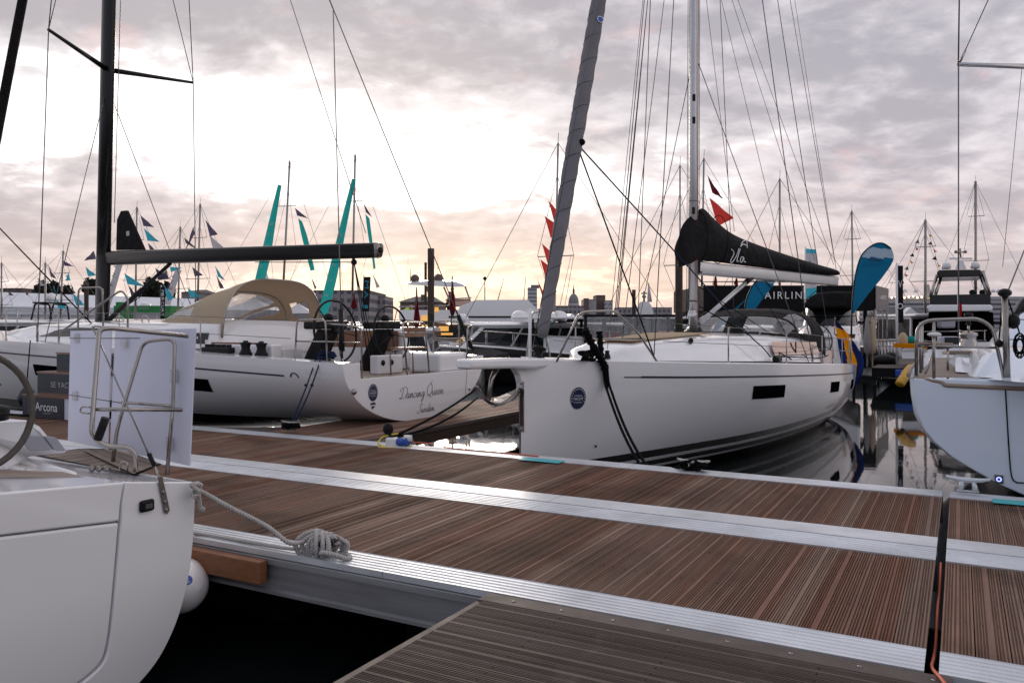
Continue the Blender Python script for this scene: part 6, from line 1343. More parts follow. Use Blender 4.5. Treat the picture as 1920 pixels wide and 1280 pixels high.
# motor yacht with wraparound screen in front of the pavilion
Y = 27.0
t = thing('motor_yacht', 'white motor yacht with wraparound dark screen in front of the black pavilion', 'yacht', W(1560, 720, Y), CH)
hull = MB(); hull.loft([[W(x, y, Y+d) for x, y in ((1495+k, 640), (1612, 636), (1614, 690), (1500+k, 730))] for d, k in ((0, 0), (5, 8))], cyc=True, caps=True, sm=False); hull.build('hull', 'gel', t, bevel=.1)
scr = [[W(1556+(53-4*j)*math.sin(a), 610-34*j, Y+1.6-1.6*math.cos(a)*1.0+.5*j) for a in [R(-85+17*i) for i in range(11)]] for j in (0, .5, 1.0)]
MB().loft(scr).build('windscreen', 'tint', t); sc2 = [[W(1556+(53-4*j)*math.sin(a), 610-34*j, Y+1.55-1.63*math.cos(a)*1.0+.5*j) for a in [R(-85+17*i) for i in range(11)]] for j in (.50, .56)]; MB().loft(sc2).build('screen_band', 'black', t)
MB().prism([W(x, y, Y+.15) for x, y in ((1506, 578), (1509, 566), (1518, 556), (1532, 549), (1560, 546), (1600, 546), (1607, 578))], Vector((1.6, 3.6, 0))).build('sedan_roof', 'cloth_blk', t, bevel=.12, seg=3)
dk = [[W(1556+(60+k)*math.sin(a), y, Y+1.6-2.6*math.cos(a)) for a in [R(-88+17.6*i) for i in range(11)]] for y, k in ((611, -6), (616, 0), (626, 2), (640, 4))]; MB().loft(dk, sm=False).build('foredeck', 'gel', t)
MB().loft([[W(1556+(60.5)*math.sin(a), y, Y+1.55-2.66*math.cos(a)) for a in [R(-80+16*i) for i in range(11)]] for y in (626, 634)]).build('side_window', 'tint', t)
for x0, x1 in ((1535, 1552), (1560, 1585)): MB().tube([W(x0, 611, Y-1.0), W(x1, 606, Y-.9)], .02, 5).build('wiper', 'black', t)
# flybridge yacht seen end-on past the teak deck
Y = 40.0
t = thing('motor_yacht', 'grey-topped flybridge yacht seen bow-on, twin white domes above its black hardtop', 'yacht', W(1806, 695, Y), CH)
sec = lambda pts, d0, d1, m, n, bev=0: MB().prism([W(x, y, Y+d0) for x, y in pts], Vector((.553*(d1-d0), d1-d0, 0))).build(n, m, t, bevel=bev)
sec([(1738, 655), (1868, 655), (1872, 690), (1855, 712), (1752, 712), (1736, 690)], 0, 10, 'gel', 'hull', .1)
sec([(1741, 585), (1862, 585), (1868, 655), (1737, 655)], 2.5, 9, 'port', 'saloon', .05)
sec([(1737, 574), (1744, 571), (1858, 571), (1862, 576), (1860, 583), (1742, 584)], 1.4, 9, 'gel', 'flybridge_coaming', .06)
sec([(1742, 553), (1857, 551), (1858, 571), (1744, 571)], 1.7, 1.9, 'tint', 'fly_screen')
sec([(1756, 510), (1762, 506), (1838, 505), (1842, 512), (1838, 518), (1758, 520)], 2.2, 6.0, 'carbon', 'hardtop', .05)
for a, b in (((1757, 516), (1745, 555)), ((1764, 520), (1754, 553)), ((1842, 508), (1856, 553)), ((1838, 516), (1852, 553))): MB().tube([W(*a, Y+2.6), W(*b, Y+2.2)], .09, 6).build('hardtop_strut', 'steel', t)
dome(W(1774, 500, Y+3), .24, t); dome(W(1828, 499, Y+3), .24, t)
MB().loft([[W(x+1801, y, Y+3+d) for x, y in ((-10, 505), (10, 505), (5, 488), (-4, 488))] for d in (-.2, .2)], cyc=True, caps=True, sm=False).build('radar_mast', 'gel', t); MB().box(W(1801, 485, Y+3), (1.2, .14, .1)).build('radar_bar', 'gel', t); MB().tube([W(1801, 484, Y+3), W(1800, 466, Y+3)], .05, 6).tube([W(1792, 474, Y+3), W(1810, 472, Y+3)], .04, 6).build('light_mast', 'dsteel', t)
for x in (1792, 1810): MB().ball(W(x, 472, Y+3), .09).build('nav_light', 'dsteel', t)
MB().box(W(1774, 607, Y-.4), (.75, .4, .42)).build('tender_console', 'gelgrey', t, bevel=.08)
for y, r in ((622, .03), (640, .025)): MB().tube([W(1726, y, Y-.2), W(1850, y-2, Y-.2)], r, 6).build('deck_rail', 'steel', t)
for x in (1730, 1752, 1800, 1846): MB().tube([W(x, 655, Y-.2), W(x, 618, Y-.2)], .025, 6).build('rail_post', 'steel', t)
for x in (1824, 1843): MB().ball(W(x, 548, Y+2.5), .16, sc=(1.2, 1, .9)).build('helm_seat', 'black', t)
en = MB(); flag(en, [W(1796, 552, Y-.6), W(1797, 600, Y-.6)], [W(1800, 556, Y-.6), W(1803, 580, Y-.6), W(1803, 602, Y-.6)], 6, 10, .05, mfn=lambda u, v: 1 if v < .35 else 0)
t2 = thing('ensign', 'red ensign with dark canton hanging on a staff before the flybridge yacht', 'flag', W(1797, 610, Y-.6)); en.build('cloth', [cloth('ensign red', (.45, .02, .03)), 'swblue'], t2); MB().tube([W(1796, 545, Y-.6), W(1797, 625, Y-.6)], .025, 6).build('staff', 'white', t2)
# white boats at the far left behind the mast
t, pl = powerboat('motor_yacht', 'long white yacht with dark glazing, its bow behind the black mast', 'yacht', W(10, 712, 32), 172, 15, 4.2, 1.1, 'gel', (-6.5, 2.0, 1.35, 0, 1.4), (.5, .4), False, CH)
MB().box(pl(-1, -1.72, 1.85), (8, .05, .4), R(172)).build('tinted_band', 'tint', t); MB().pipe([pl(-2.4, -.5, 2.5), pl(-2.3, -.5, 3.2), pl(-1.7, -.5, 3.25), pl(-1.5, -.5, 2.5)], .035, .1).build('radar_arch', 'black', t); MB().pipe([pl(-2.4, .5, 2.5), pl(-2.3, .5, 3.2), pl(-1.7, .5, 3.25), pl(-1.5, .5, 2.5)], .035, .1).build('radar_arch', 'black', t); MB().box(pl(-2.0, 0, 3.27), (.7, 1.2, .05), R(172)).build('arch_top', 'black', t); dome(pl(-2, 0, 3.45), .2, t)
t, pl = powerboat('motor_cruiser', 'white cruiser with blue roof edge and slanted grey glazing left of the mast', 'cruiser', W(150, 735, 27), 176, 8.5, 3.0, .95, 'gel', (-3.6, 1.4, 1.15, .0, .8), (.5, .3), True, CH); MB().box(pl(-1.2, -1.22, 2.0), (4.6, .03, .09), R(176)).build('roof_edge', 'swblue', t)
t, pl = powerboat('sport_boat', 'low grey inflatable with white outboard below the boom strut', 'boat', W(285, 620, 152), 8, 7, 2.4, 1.6, 'canvgrey', None, None, False, CH, bowrise=.4, z0_=1.1)
MB().lathe([(.8, 0), (1.0, .5), (.95, 1.2), (.4, 1.5), (0, 1.55)], pl(-1.2, 0, 4.0), ax=(0, 0, 1), n=14).build('outboard_cowl', 'dome_w', t); MB().box(pl(-1.2, 0, 2.9), (.6, .5, 2.3), R(8)).build('outboard_leg', 'black', t); MB().box(pl(.9, 0, 2.4), (1.2, 1.0, 1.5), R(8)).build('console', 'gel', t, bevel=.08)
for x, y, yy, L, lab in ((590, 640, 40, 9, 'white cruiser with raised wheelhouse behind the nearer steering wheel'), (700, 650, 33, 9, 'white cruiser with blue side stripe between the two steering wheels'), (475, 655, 33, 9, 'white cruiser seen under the beige sprayhood')):
    t, pl = powerboat('motor_cruiser', lab, 'cruiser', W(x, HY+1520*2.1/yy, yy), 6 if x != 700 else 176, L, 3.0, .95, 'gel', (-2.6, 1.2, 1.2, .3, .9), (.3, .3), True, CH)
    if x == 700: MB().box(pl(1.5, 1.36, 1.15), (4, .05, .12), R(176)).build('side_stripe', 'plugblue', t); MB().box(pl(1.5, -1.36, 1.15), (4, .05, .12), R(176)).build('side_stripe', 'plugblue', t)
for x, yy, lab in ((960, 70, 'distant white cruiser with a low flybridge below the city roofs'), (1690, 48, 'small white dinghy on the far pontoon under the black banner'), (1120, 75, 'distant white cruiser below the pale office block'), (420, 75, 'distant white cruiser by the marquee')):
    powerboat('motor_cruiser', lab, 'cruiser', W(x, HY+1520*2.1/yy, yy), 10 if x != 1690 else 100, 9, 3, 1.2, 'gel', (-2.5, 1.5, 1.7, .2, 1.0), (.3, .3), False, CH)
for x, yy, an, L, lab, fbh in ((545, 52, 10, 8.5, 'white cruiser at the right foot of the sprayhood, before the peaked tent', 1.0), (640, 62, 170, 9, 'white cruiser beyond the wheels under the grey flat-roofed building', 1.1), (815, 58, 186, 9, 'white cruiser half hidden by the slatted helm seat', .9), (1010, 66, 12, 9, 'white cruiser right of the radomes behind the furled headsail', .95), (1300, 46, 175, 9, 'white cruiser in the gap beside the silver mast', 1.0), (745, 78, 8, 12, 'far white cruiser in the gap between the two steering wheels', 1.3), (890, 84, 172, 12, 'far white cruiser below the floodlight mast', 1.3), (1150, 80, 10, 11, 'far white cruiser under the short pile', 1.2), (620, 88, 176, 12, 'far white cruiser in front of the grey flat-roofed building', 1.4), (470, 70, 8, 10, 'far white cruiser below the tall tent spire', 1.2), (230, 64, 172, 11, 'far white cruiser below the green hoarding', 1.2), (1410, 34, 8, 9, 'white cruiser seen through the pale sloop sprayhood', 1.0), (330, 42, 174, 9, 'white cruiser with dark glazing between the boom strut and the sprayhood', 1.0)):
    powerboat('motor_cruiser', lab, 'cruiser', W(x, HY+1520*2.3/yy, yy), an, L, 3.0, fbh, 'gel', (-2.8, 1.3, 1.25, .25, 1.0), (.5, .3), yy < 40, CH)
# ------------------------------------------------------------------ masts of yachts further off
SY = 'sailing yachts moored beyond'
def far_yacht(px, ytop, Y, label, lean=0, r=.08, sp=((.45, .9), (.75, .6)), m='dsteel', ang=4, deck=1.1, L=11, boom=True, spx=None, furl=None):
    base = W(px, HY+F*(H)/Y, Y); a = R(ang); fx = Vector((math.cos(a), math.sin(a), 0)); lx = Vector((-math.sin(a), math.cos(a), 0)); pl = lambda s, x, z: base+fx*(-s)+lx*x+Vector((0, 0, z))
    t = thing('sailing_yacht', label, 'yacht', base, SY)
    h = Hull([(-L*.42, .02, deck+.25, -.1, 1.6), (-L*.2, L*.12, deck+.12, -.4, 1.9), (L*.1, L*.16, deck, -.4, 2.2), (L*.58, L*.13, deck-.05, .1, 2.4)], pl)
    h.shell(MB(), 20, kk=8).build('hull', 'gel', t); mb = MB(); h.deck(mb, -L*.419, L*.58, .05, 12); mb.build('deck', 'gel', t)
    MB().loft(croof([(-L*.2, .3, deck+.08, .05, .02), (-L*.1, .8, deck+.05, .3, .05), (L*.25, 1.1, deck, .4, .06), (L*.27, 1.1, deck-.1, .05, 0)], pl, 10)).build('coachroof', 'gel', t)
    zt = H+(HY-ytop)/F*Y; top = base+Vector((lean, 0, zt)); foot = pl(0, 0, deck)
    MB().tube([foot, top], [r, r*.75], 8).build('mast', m, t)
    for f, wd in sp:
        c = foot.lerp(top, f); MB().tube([c-Vector((wd, .1, .03)), c, c+Vector((wd, -.1, .03))], .025, 5).build('spreader', m, t)
        for s in (-1, 1): wire('shroud', [c+Vector((wd*s, -.1*s, .03)), foot.lerp(top, min(1, f+.4))], .012, t)
    for s in (-1, 1): wire('shroud', [pl(.4, s*L*.14, deck), foot.lerp(top, sp[0][0])+Vector((sp[0][1]*(-s), 0, .03))], .012, t)
    wire('forestay', [pl(-L*.41, 0, deck+.2), top], .014 if not furl else .06, t); wire('backstay', [pl(L*.56, 0, deck), top], .012, t)
    if boom: MB().tube([pl(.2, 0, deck+1.3), pl(L*.36, 0, deck+1.25)], .11, 8).build('boom', 'cloth_blk', t)
    MB().tube([top, top+Vector((.02, 0, .45))], .012, 4).build('wind_vane', 'wire', t)
    return t, pl, top, foot
ts = {}
for k, a in {'a': (526, 302, 55, 'sloop flying the long teal banner, left of the pair under the black boom', .62), 'b': (659, 290, 55, 'sloop flying the long teal banner, right of the pair beyond the wheel', .25), 'c': (253, 388, 60, 'sloop dressed with slate and blue pennants just right of the black mast', .15), 'd': (332, 425, 62, 'short-masted sloop with crossed dark pennants above the boom strut', .25), 'e': (369, 382, 60, 'sloop dressed with pale and violet pennants behind the sprayhood', .25), 'f': (85, 492, 60, 'sloop with dark pennants and blue cover at the tree mound', 0), 'g': (112, 470, 58, 'sloop with navy and blue pennants slanting to its deck, left of the black mast', .25), 'h': (3, 492, 62, 'sloop with pale furled sail at the picture edge', .0)}.items():
    ts[k] = far_yacht(a[0], a[1], a[2], a[3], a[4], .085, ang=5, L=11)
for px, yt, Y_, lab, ln, r in ((1038, 268, 36, 'sloop with red pennants behind the grey furled headsail', .20, .055), (1275, 310, 40, 'sloop with plain grey mast beside the numbered pile', 0, .05), (1314, 297, 42, 'sloop flying a black pennant and a red flag behind the boom cover', .16, .06), (1462, 335, 42, 'sloop whose mast with a hanging block rises over the boom cover', -.0, .065), (1600, 395, 60, 'bare-masted sloop behind the blue feather flag', -.12, .085), (1735, 412, 50, 'sloop hung with small code flags on both sides', 0, .10), (1829, 340, 60, 'tall-masted sloop behind the twin white domes', 0, .12), (1680, 500, 70, 'sloop showing only a stub of mast behind the black banner', 0, .06)):
    far_yacht(px, yt, Y_, lab, ln, r, ang=185, sp=((.5, .95), (.78, .6)) if px > 1590 else ((.45, .8),))
# ------------------------------------------------------------------ pennants, banners and flags
PEN = 'pennants on the dressed masts'
def pennant(px, py, Y, dx, dy, m, label, wd=16, shape='tri', group=PEN):
    """hoisted at (px,py) photo pixels, hoist length wd px down, fly to (dx,dy)"""
    a = W(px, py, Y); k_ = 1.9 if m == 'red' and px < 1100 else 1.3; wd *= k_; dx *= k_; b = W(px+wd*.28, py+wd, Y); c = W(px+dx, py+dy*1.15, Y-.15); mb = MB()
    if shape == 'tri': flag(mb, [a, a.lerp(b, .5), b], [c, c, c.lerp(b, .03)], 8, 6, .06, ph=px)
    else: flag(mb, [a, a.lerp(b, .5), b], [c, c.lerp(c+(b-a), .5), c+(b-a)], 8, 6, .06, ph=px)
    return tag(mb.build('pennant', m, None, a), label, 'flag', group)
D1_ = 'dark slate pennant on the pennant string right of the black mast'
for v in ((263, 403, 56, 20, 20, 'mauve', 'uppermost slate pennant right of the black mast', 16), (270, 428, 56, 22, 22, 'cyan', 'light blue pennant second on the string right of the black mast', 18), (277, 455, 56, 14, 15, 'mauve', 'slate pennant touching the boom, third on the string', 14),
          (385, 412, 56, 18, 24, 'mauve', 'violet pennant at the head of the string above the sprayhood', 24), (392, 440, 56, 22, 22, 'pale', 'pale pennant below the violet one above the sprayhood', 22), (403, 498, 56, 14, 24, 'cyan', 'blue pennant hanging under the boom near the sprayhood', 16), (405, 515, 56, 12, 22, 'mauve', 'violet pennant lowest above the sprayhood top', 20),
          (345, 445, 56, 22, 22, 'mauve', 'crossed dark pennant above the boom, streaming away', 8), (362, 425, 56, -10, 36, 'mauve', 'crossed dark pennant hanging down beside the mast', 10), (233, 512, 50, 30, 22, 'cyan', 'light blue pennant under the boom beside the mast', 16), (240, 533, 50, 14, 20, 'mauve', 'slate pennant under the light blue one by the mast', 18),
          (291, 502, 50, 22, 18, 'mauve', 'slate pennant behind the upper end of the boom strut', 18), (318, 500, 50, 18, 2, 'cyan', 'light blue pennant just under the boom at the strut', 8), (312, 506, 50, -14, 16, 'mauve', 'dark pennant crossing the boom strut', 10), (360, 500, 52, 16, 14, 'mauve', 'violet pennant under the boom by the slanting pale banner', 14), (306, 533, 46, 16, 22, 'cyan', 'broad light blue pennant below the strut', 24),
          (118, 488, 52, 16, 10, 'mauve', 'navy pennant at the head of the slanting string', 8), (128, 510, 52, -4, 14, 'cyan', 'small light blue pennant on the slanting string', 12), (131, 527, 52, 8, 20, 'mauve', 'navy pennant third on the slanting string', 18), (136, 549, 50, 18, 20, 'cyan', 'wide light blue pennant lowest on the slanting string', 18), (90, 498, 54, 12, 22, 'mauve', 'dark pennant before the tree mound', 16), (97, 525, 52, 6, 24, 'cyan', 'blue pennant bunched before the tree mound', 28), (15, 543, 50, 8, 10, 'mauve', 'small navy pennant low at the picture edge', 8), (48, 547, 50, 4, 3, 'mauve', 'tiny navy pennant on the pale marquee wall', 6),
          (553, 390, 52, 19, 17, 'mauve', 'slate pennant over the left teal streamer', 11), (681, 380, 52, 13, 24, 'mauve', 'slate pennant over the right teal streamer', 14), (583, 518, 50, 8, 18, 'mauve', 'slate pennant under the left teal streamer', 20), (698, 512, 50, 11, 22, 'pale', 'pale pennant under the right teal streamer, beside the tall banner', 22),
          (160, 500, 54, 16, 14, 'cyan', 'light blue pennant just left of the black mast', 14), (70, 520, 56, 12, 14, 'pale', 'pale pennant low before the mound foot', 12), (104, 560, 50, 18, 16, 'cyan', 'light blue pennant over the cruiser roof left of the mast', 14), (176, 470, 55, -14, 16, 'mauve', 'dark pennant blowing towards the mast', 12),
          (352, 540, 48, 20, 14, 'cyan', 'light blue pennant before the grey gabled house', 14), (382, 470, 56, 16, 16, 'pale', 'pale pennant just above the boom, right of the crossed pair', 14), (428, 470, 58, 14, 18, 'mauve', 'slate pennant farthest along the boom before the teal banners', 14), (222, 470, 52, 16, 12, 'pale', 'pale pennant between the black mast and the boom', 10),
          (1028, 376, 35, 12, 22, 'red', 'uppermost red pennant beside the grey furled sail', 22), (1021, 405, 35, 17, 20, 'red', 'second red pennant beside the grey furled sail', 22), (1016, 456, 35, 18, 28, 'red', 'third red pennant beside the grey furled sail', 26), (1013, 486, 35, 18, 22, 'red', 'fourth red pennant, half behind the grey furled sail', 18), (1007, 522, 35, 9, 32, 'red', 'lowest red pennant beside the grey furled sail', 26),
          (1326, 328, 41, 22, 38, 'maroon', 'black and yellow pennant high beside the silver mast', 26), (1330, 370, 41, 35, 34, 'red', 'red flag streaming above the boom cover', 42)):
    pennant(*v[:6], v[6], v[7])
TE = 'teal banners on two sloops'
def ribbon(pts_l, pts_r, m, name, label, cat='banner', group=None, amp=.05, txt=None, nrm=(0, -1, 0), nv=24):
    t = thing(name, label, cat, pts_l[-1], group); mb = MB(); flag(mb, pts_l, pts_r, 6, nv, amp, nrm, 1.4); mb.build('cloth', m, t); return t
for px, Y, x0, y0, x1, y1, lab in ((0, 54, 521, 346, 478, 524, 'long teal banner on the forestay of the left sloop'), (1, 54, 660, 335, 596, 588, 'long teal banner on the forestay of the right sloop, reaching to the wheel')):
    a = [W(x0+(x1-x0)*i/4, y0+(y1-y0)*i/4, Y) for i in range(5)]; b = [W(x0+(x1-x0)*i/4+4+14*min(1, .25+i/4), y0+(y1-y0)*i/4+2, Y-.1) for i in range(5)]
    t = ribbon(a, b, 'teal', 'banner', lab, 'banner', TE)
    d_ = (a[-1]-a[0]).normalized(); nx = Vector((1, 0, 0)); tb = MB(); n_ = 0
    for i, ch in enumerate('ECORN' if px == 0 else 'NCORE'): text(tb, ch, plane_fn(a[0].lerp(a[-1], .42+.11*i)+Vector((.30, -.22, 0)), Vector((-d_.x, 0, -d_.z)), Vector((-d_.z*-1, 0, d_.x*-1))*-1), .22, .20)
    tb.build('lettering', 'pale', t)
for lab, pts, ptr in (('teal streamer fading to white below the left slate pennant', [(559, 409), (565, 440), (575, 480), (582, 508)], [(567, 416), (577, 445), (583, 478), (590, 506)]), ('teal streamer beside the right slate pennant', [(685, 401), (690, 440), (697, 480), (700, 505)], [(693, 410), (697, 440), (700, 470), (704, 503)])):
    ribbon([W(x, y, 52) for x, y in pts], [W(x, y, 51.9) for x, y in ptr], 'teal', 'streamer', lab, 'banner', 'teal streamers')
for lab, q, tx in (('slanting pale banner with lettering right of the black mast', ((236, 480), (203, 580), (228, 470), (198, 560)), 'ENEF'), ('slanting pale banner with lettering behind the strut end', ((341, 505), (318, 570), (329, 520), (314, 572)), 'ENE')):
    (x0, y0), (x1, y1) = q[0], q[1]; wdt = 12
    a = [W(x0-wdt+(x1-x0)*i/3, y0+(y1-y0)*i/3, 49) for i in range(4)]; b = [W(x0+(x1-x0)*i/3, y0+(y1-y0)*i/3+2, 48.9) for i in range(4)]
    t = ribbon(a, b, 'pale', 'banner', lab, 'banner', 'slanting lettered banners'); dd = (b[-1]-b[0]).normalized(); tb = MB()
    for i, ch in enumerate(tx): text(tb, ch, plane_fn(a[0].lerp(b[-1], .18+.17*i)+Vector((.0, -.25, 0)), -Vector((dd.x, 0, dd.z)), Vector((-dd.z, 0, dd.x))*-1), .17, .2)
    tb.build('lettering', 'mauve', t)
# upright banners
def upright(px, y0, y1, wd, Y, m, label, tx, tm, name='banner_flag', slant=0):
    t = thing(name, label, 'banner', W(px, y1, Y)); a = [W(px+slant*(1-i/3), y0+(y1-y0)*i/3, Y) for i in range(4)]; b = [W(px+wd+slant*(1-i/3), y0+(y1-y0)*i/3, Y) for i in range(4)]
    mb = MB(); flag(mb, a, b, 6, 16, .03, (0, -1, 0), .8); mb.build('cloth', m, t); MB().tube([a[0]+Vector((0, .05, .1)), W(px, y1+40, Y+.05)], .03, 6).build('pole', 'dsteel', t)
    if tx:
        tb = MB(); k = len(tx); hpx = (y1-y0)*.86/k
        for i, ch in enumerate(tx): text(tb, ch, plane_fn(W(px+wd*.5+slant*(1-(i+.5)/k), y0+(y1-y0)*.08+hpx*(i+.5), Y-.09), (0, 0, -1), (1, 0, 0)), wd*.62/F*Y, hpx*.78/F*Y)
        tb.build('lettering', tm, t)
    return t
upright(301, 538, 597, 8, 40, 'banblack', 'narrow black banner with white lettering below the boom strut', 'MERCURY', 'white')
upright(679, 519, 584, 13, 45, 'banblack', 'black and blue banner with pale lettering in front of the grey building', 'MAJ', 'cyan', slant=3)
upright(1683, 498, 605, 11, 33, 'banblack', 'tall black banner with white mark on a white pole at the far finger', None, None)
MB().tube([W(1681, 495, 33), W(1682, 690, 33)], .05, 8).build('pole', 'dome_w', bpy.data.objects['banner_flag.002'])
tb = MB(); text(tb, 'V', plane_fn(W(1688, 532, 32.85), (1, 0, 0), (0, 0, 1)), .3, .16); tb.tube(ring(W(1688, 574, 32.85), (0, 1, 0), .10, 16), .02, 4, cyc=True); tb.build('mark', 'white', bpy.data.objects['banner_flag.002'])
for x, y0, y1, Y, lab in ((663, 548, 590, 30, 'furled maroon ensign nearest the steering wheels'), (781, 541, 640, 24, 'furled maroon ensign left of the dark pile'), (848, 520, 615, 24, 'tall furled maroon ensign right of the dark pile'), (1341, 515, 545, 38, 'furled dark ensign above the pavilion roof beside the silver mast'), (1380, 520, 540, 38, 'furled dark ensign above the pavilion roof under the boom'), (366, 560, 600, 40, 'furled maroon ensign before the sprayhood')):
    t = thing('furled_ensign', lab, 'flag', W(x, y1, Y), 'furled ensigns'); wpx = 5.5 if y1-y0 > 40 else 4
    L_ = [W(x-.5, y0, Y), W(x-wpx*.55, y0+(y1-y0)*.35, Y), W(x-wpx, y0+(y1-y0)*.6, Y), W(x-wpx*.4, y0+(y1-y0)*.75, Y)]; R_ = [W(x+1, y0+1, Y-.05), W(x+wpx*.8, y0+(y1-y0)*.4, Y-.12), W(x+wpx*1.15, y0+(y1-y0)*.62, Y-.1), W(x+wpx*.5, y0+(y1-y0)*.76, Y)]
    mb = MB(); flag(mb, L_, R_, 10, 12, .06, (0, -1, 0), 2.5); mb.build('cloth', 'maroon', t); MB().tube([W(x, y0-3, Y), W(x-1.5, y1, Y)], .02, 6).build('staff', 'dsteel', t)
# teardrop flags
def teardrop(out, Y, label, band, pole_to, tx=None, nrm=(0, -1, 0), sz=1):
    t = thing('feather_flag', label, 'flag', W(*pole_to, Y), 'blue feather flags'); L_ = [W(x, y, Y) for x, y in out[0]]; R_ = [W(x, y, Y) for x, y in out[1]]
    mb = MB(); flag(mb, L_, R_, 14, 40, .035, nrm, 1.1, 0, lambda u, v: 1 if band[0]+band[2]*(u-.5) < v < band[1]+band[2]*(u-.5) else 0); mb.build('cloth', ['banblue', 'banlight'], t)
    MB().tube(spline([W(*pole_to, Y)]+list(reversed(L_))[0:]+[R_[1]], 5), [.028]*5+[.02]*(5*(len(L_)))+[.012], 6).build('pole', 'black', t)
    return t
fl1 = teardrop((((1655, 456), (1637, 459), (1616, 478), (1605, 510), (1600, 545), (1597, 588)), ((1656, 456.5), (1671, 466), (1674, 488), (1654, 519), (1630, 548), (1600, 588))), 24.0, 'blue teardrop flag with pale band, standing clear at the pale hull stern', (.24, .40, -.05), (1596, 660))
tb = MB(); text(tb, 'ble-Marine Sales', plane_fn(W(1642, 494, 23.88), (1, 0, .06), (-.06, 0, 1)), .09, .78); tb.build('lettering', 'banblue', fl1)
tb = MB(); tb.tube(spline([W(1628, 487, 23.88), W(1638, 484, 23.88), W(1646, 488, 23.88), W(1656, 487, 23.88)], 5), .018, 4); tb.tube(spline([W(1632, 489, 23.88), W(1643, 488, 23.88), W(1650, 490, 23.88)], 5), .012, 4); tb.build('mark', 'navy', fl1)
fl2 = teardrop((((1428, 522), (1412, 534), (1400, 560), (1395, 590), (1390, 610)), ((1458, 522), (1446, 540), (1428, 562), (1409, 588), (1391, 611))), 25.0, 'blue teardrop flag partly hidden by the boom, in front of the black pavilion', (.02, .16, 0), (1386, 640))
fl3 = teardrop((((1345, 605), (1340, 615), (1334, 625)), ((1400, 560), (1372, 590), (1336, 628))), 25.5, 'low drooping end of a blue flag behind the silver boom strut', (2, 3, 0), (1332, 650))
t = thing('banner_flag', 'square white banner with blue ends standing over the boom end', 'banner', W(1510, 640, 34)); mb = MB(); flag(mb, [W(1511, 466, 34), W(1511, 505, 34), W(1510, 560, 34)], [W(1531, 468, 34), W(1533, 505, 34), W(1531, 556, 34)], 8, 20, .04, mfn=lambda u, v: 0 if v < .13 or v > .82 else 1); mb.build('cloth', ['cyan', 'pale'], t); MB().tube([W(1509.5, 463, 34), W(1509, 680, 34)], .04, 6).build('pole', 'dome_w', t)
tb = MB(); text(tb, 'CITY', plane_fn(W(1521, 508, 33.9), (0, 0, 1), (-1, 0, 0)), .18, .9); tb.build('lettering', 'banblue', t)
# little code flags on the dressed sloop
CF = ((1722, 449), (1716, 462), (1712, 474), (1706, 487), (1702, 499), (1696, 511), (1693, 524), (1741, 437), (1746, 452), (1750, 466), (1754, 480), (1757, 493)); ORD = ('topmost', 'second', 'third', 'fourth', 'fifth', 'sixth', 'lowest')
for i, (x, y) in enumerate(CF):
    pennant(x, y, 48, 5 if i % 2 else -5, 5, ('mauve', 'red', 'banblack', 'yell2')[i % 4] if i % 4 != 3 else 'swyel', ORD[sum(1 for q in CF[:i+1] if (q[0] < 1735) == (x < 1735) and True)-1]+' tiny code flag down the line running to '+('the black banner' if x < 1735 else 'the white domes'), 6, group='tiny code flags on the dressed sloop')
for a, b in (((1735, 415), (1690, 530)), ((1735, 415), (1766, 520))): tag(MB().tube([W(*a, 48), W(*b, 48)], .012, 5).build('flag_line', 'wire', None, W(*b, 48)), 'thin line of code flags running from the masthead '+('to the black banner' if b[0] < 1700 else 'to the white domes'), 'line')
# piles
def pile(px, w_, y0, Y, label, m='pile', num=None, y1=None):
    o = W(px, HY+F*H/Y, Y); t = thing('mooring_pile', label, 'pile', o, 'steel mooring piles'); zt = H+(HY-y0)/F*Y; r = w_/2/F*Y
    MB().lathe([(r, -1), (r, zt*.30), (r, zt-.01), (r*.96, zt), (0, zt)], o, n=20).build('shaft', m, t); MB().lathe([(r*1.012, -.5), (r*1.012, zt*.35), (r*1.008, zt*.48)], o, n=20).build('weed_band', 'pilew', t)
    if num: tb = MB(); text(tb, num, lambda x, y: o+Vector((x, -math.sqrt(max(0, r*r-x*x))-.01, zt-.45+y)), .26, .18); tb.build('number', 'white', t)
pile(808, 12.5, 466, 36, 'thick dark pile standing in front of the lit flybridge yacht')
pile(798, 5, 492, 60, 'thin dark pile just beside the thick one at the flybridge yacht')
pile(1273, 14, 466, 27, 'dark pile with a white number beside the silver mast', num='2')
pile(1188.5, 7, 543, 55, 'short dark pile against the pink sky')
pile(162, 8, 528, 60, 'dark pile left of the black mast')
# lamp mast
t = thing('light_mast', 'slender floodlight mast against the glow', 'lamp mast', W(909, 600, 150)); MB().tube([W(909, 600, 150), W(909, 523, 150)], [.16, .10], 6).build('column', 'grey', t); MB().ball(W(909, 522, 150), .35).build('lamp_head', 'black', t)
for x, y in ((930, 521), (981, 517)): tag(MB().tube([W(x, 575, 70), W(x+(15 if x < 950 else 5), y, 70)], [.05, .02], 5).build('whip_aerial', 'wire', None, W(x, 575, 70)), 'leaning whip aerial in the glow, '+('nearer the floodlight mast' if x < 950 else 'nearer the tower block'), 'aerial')

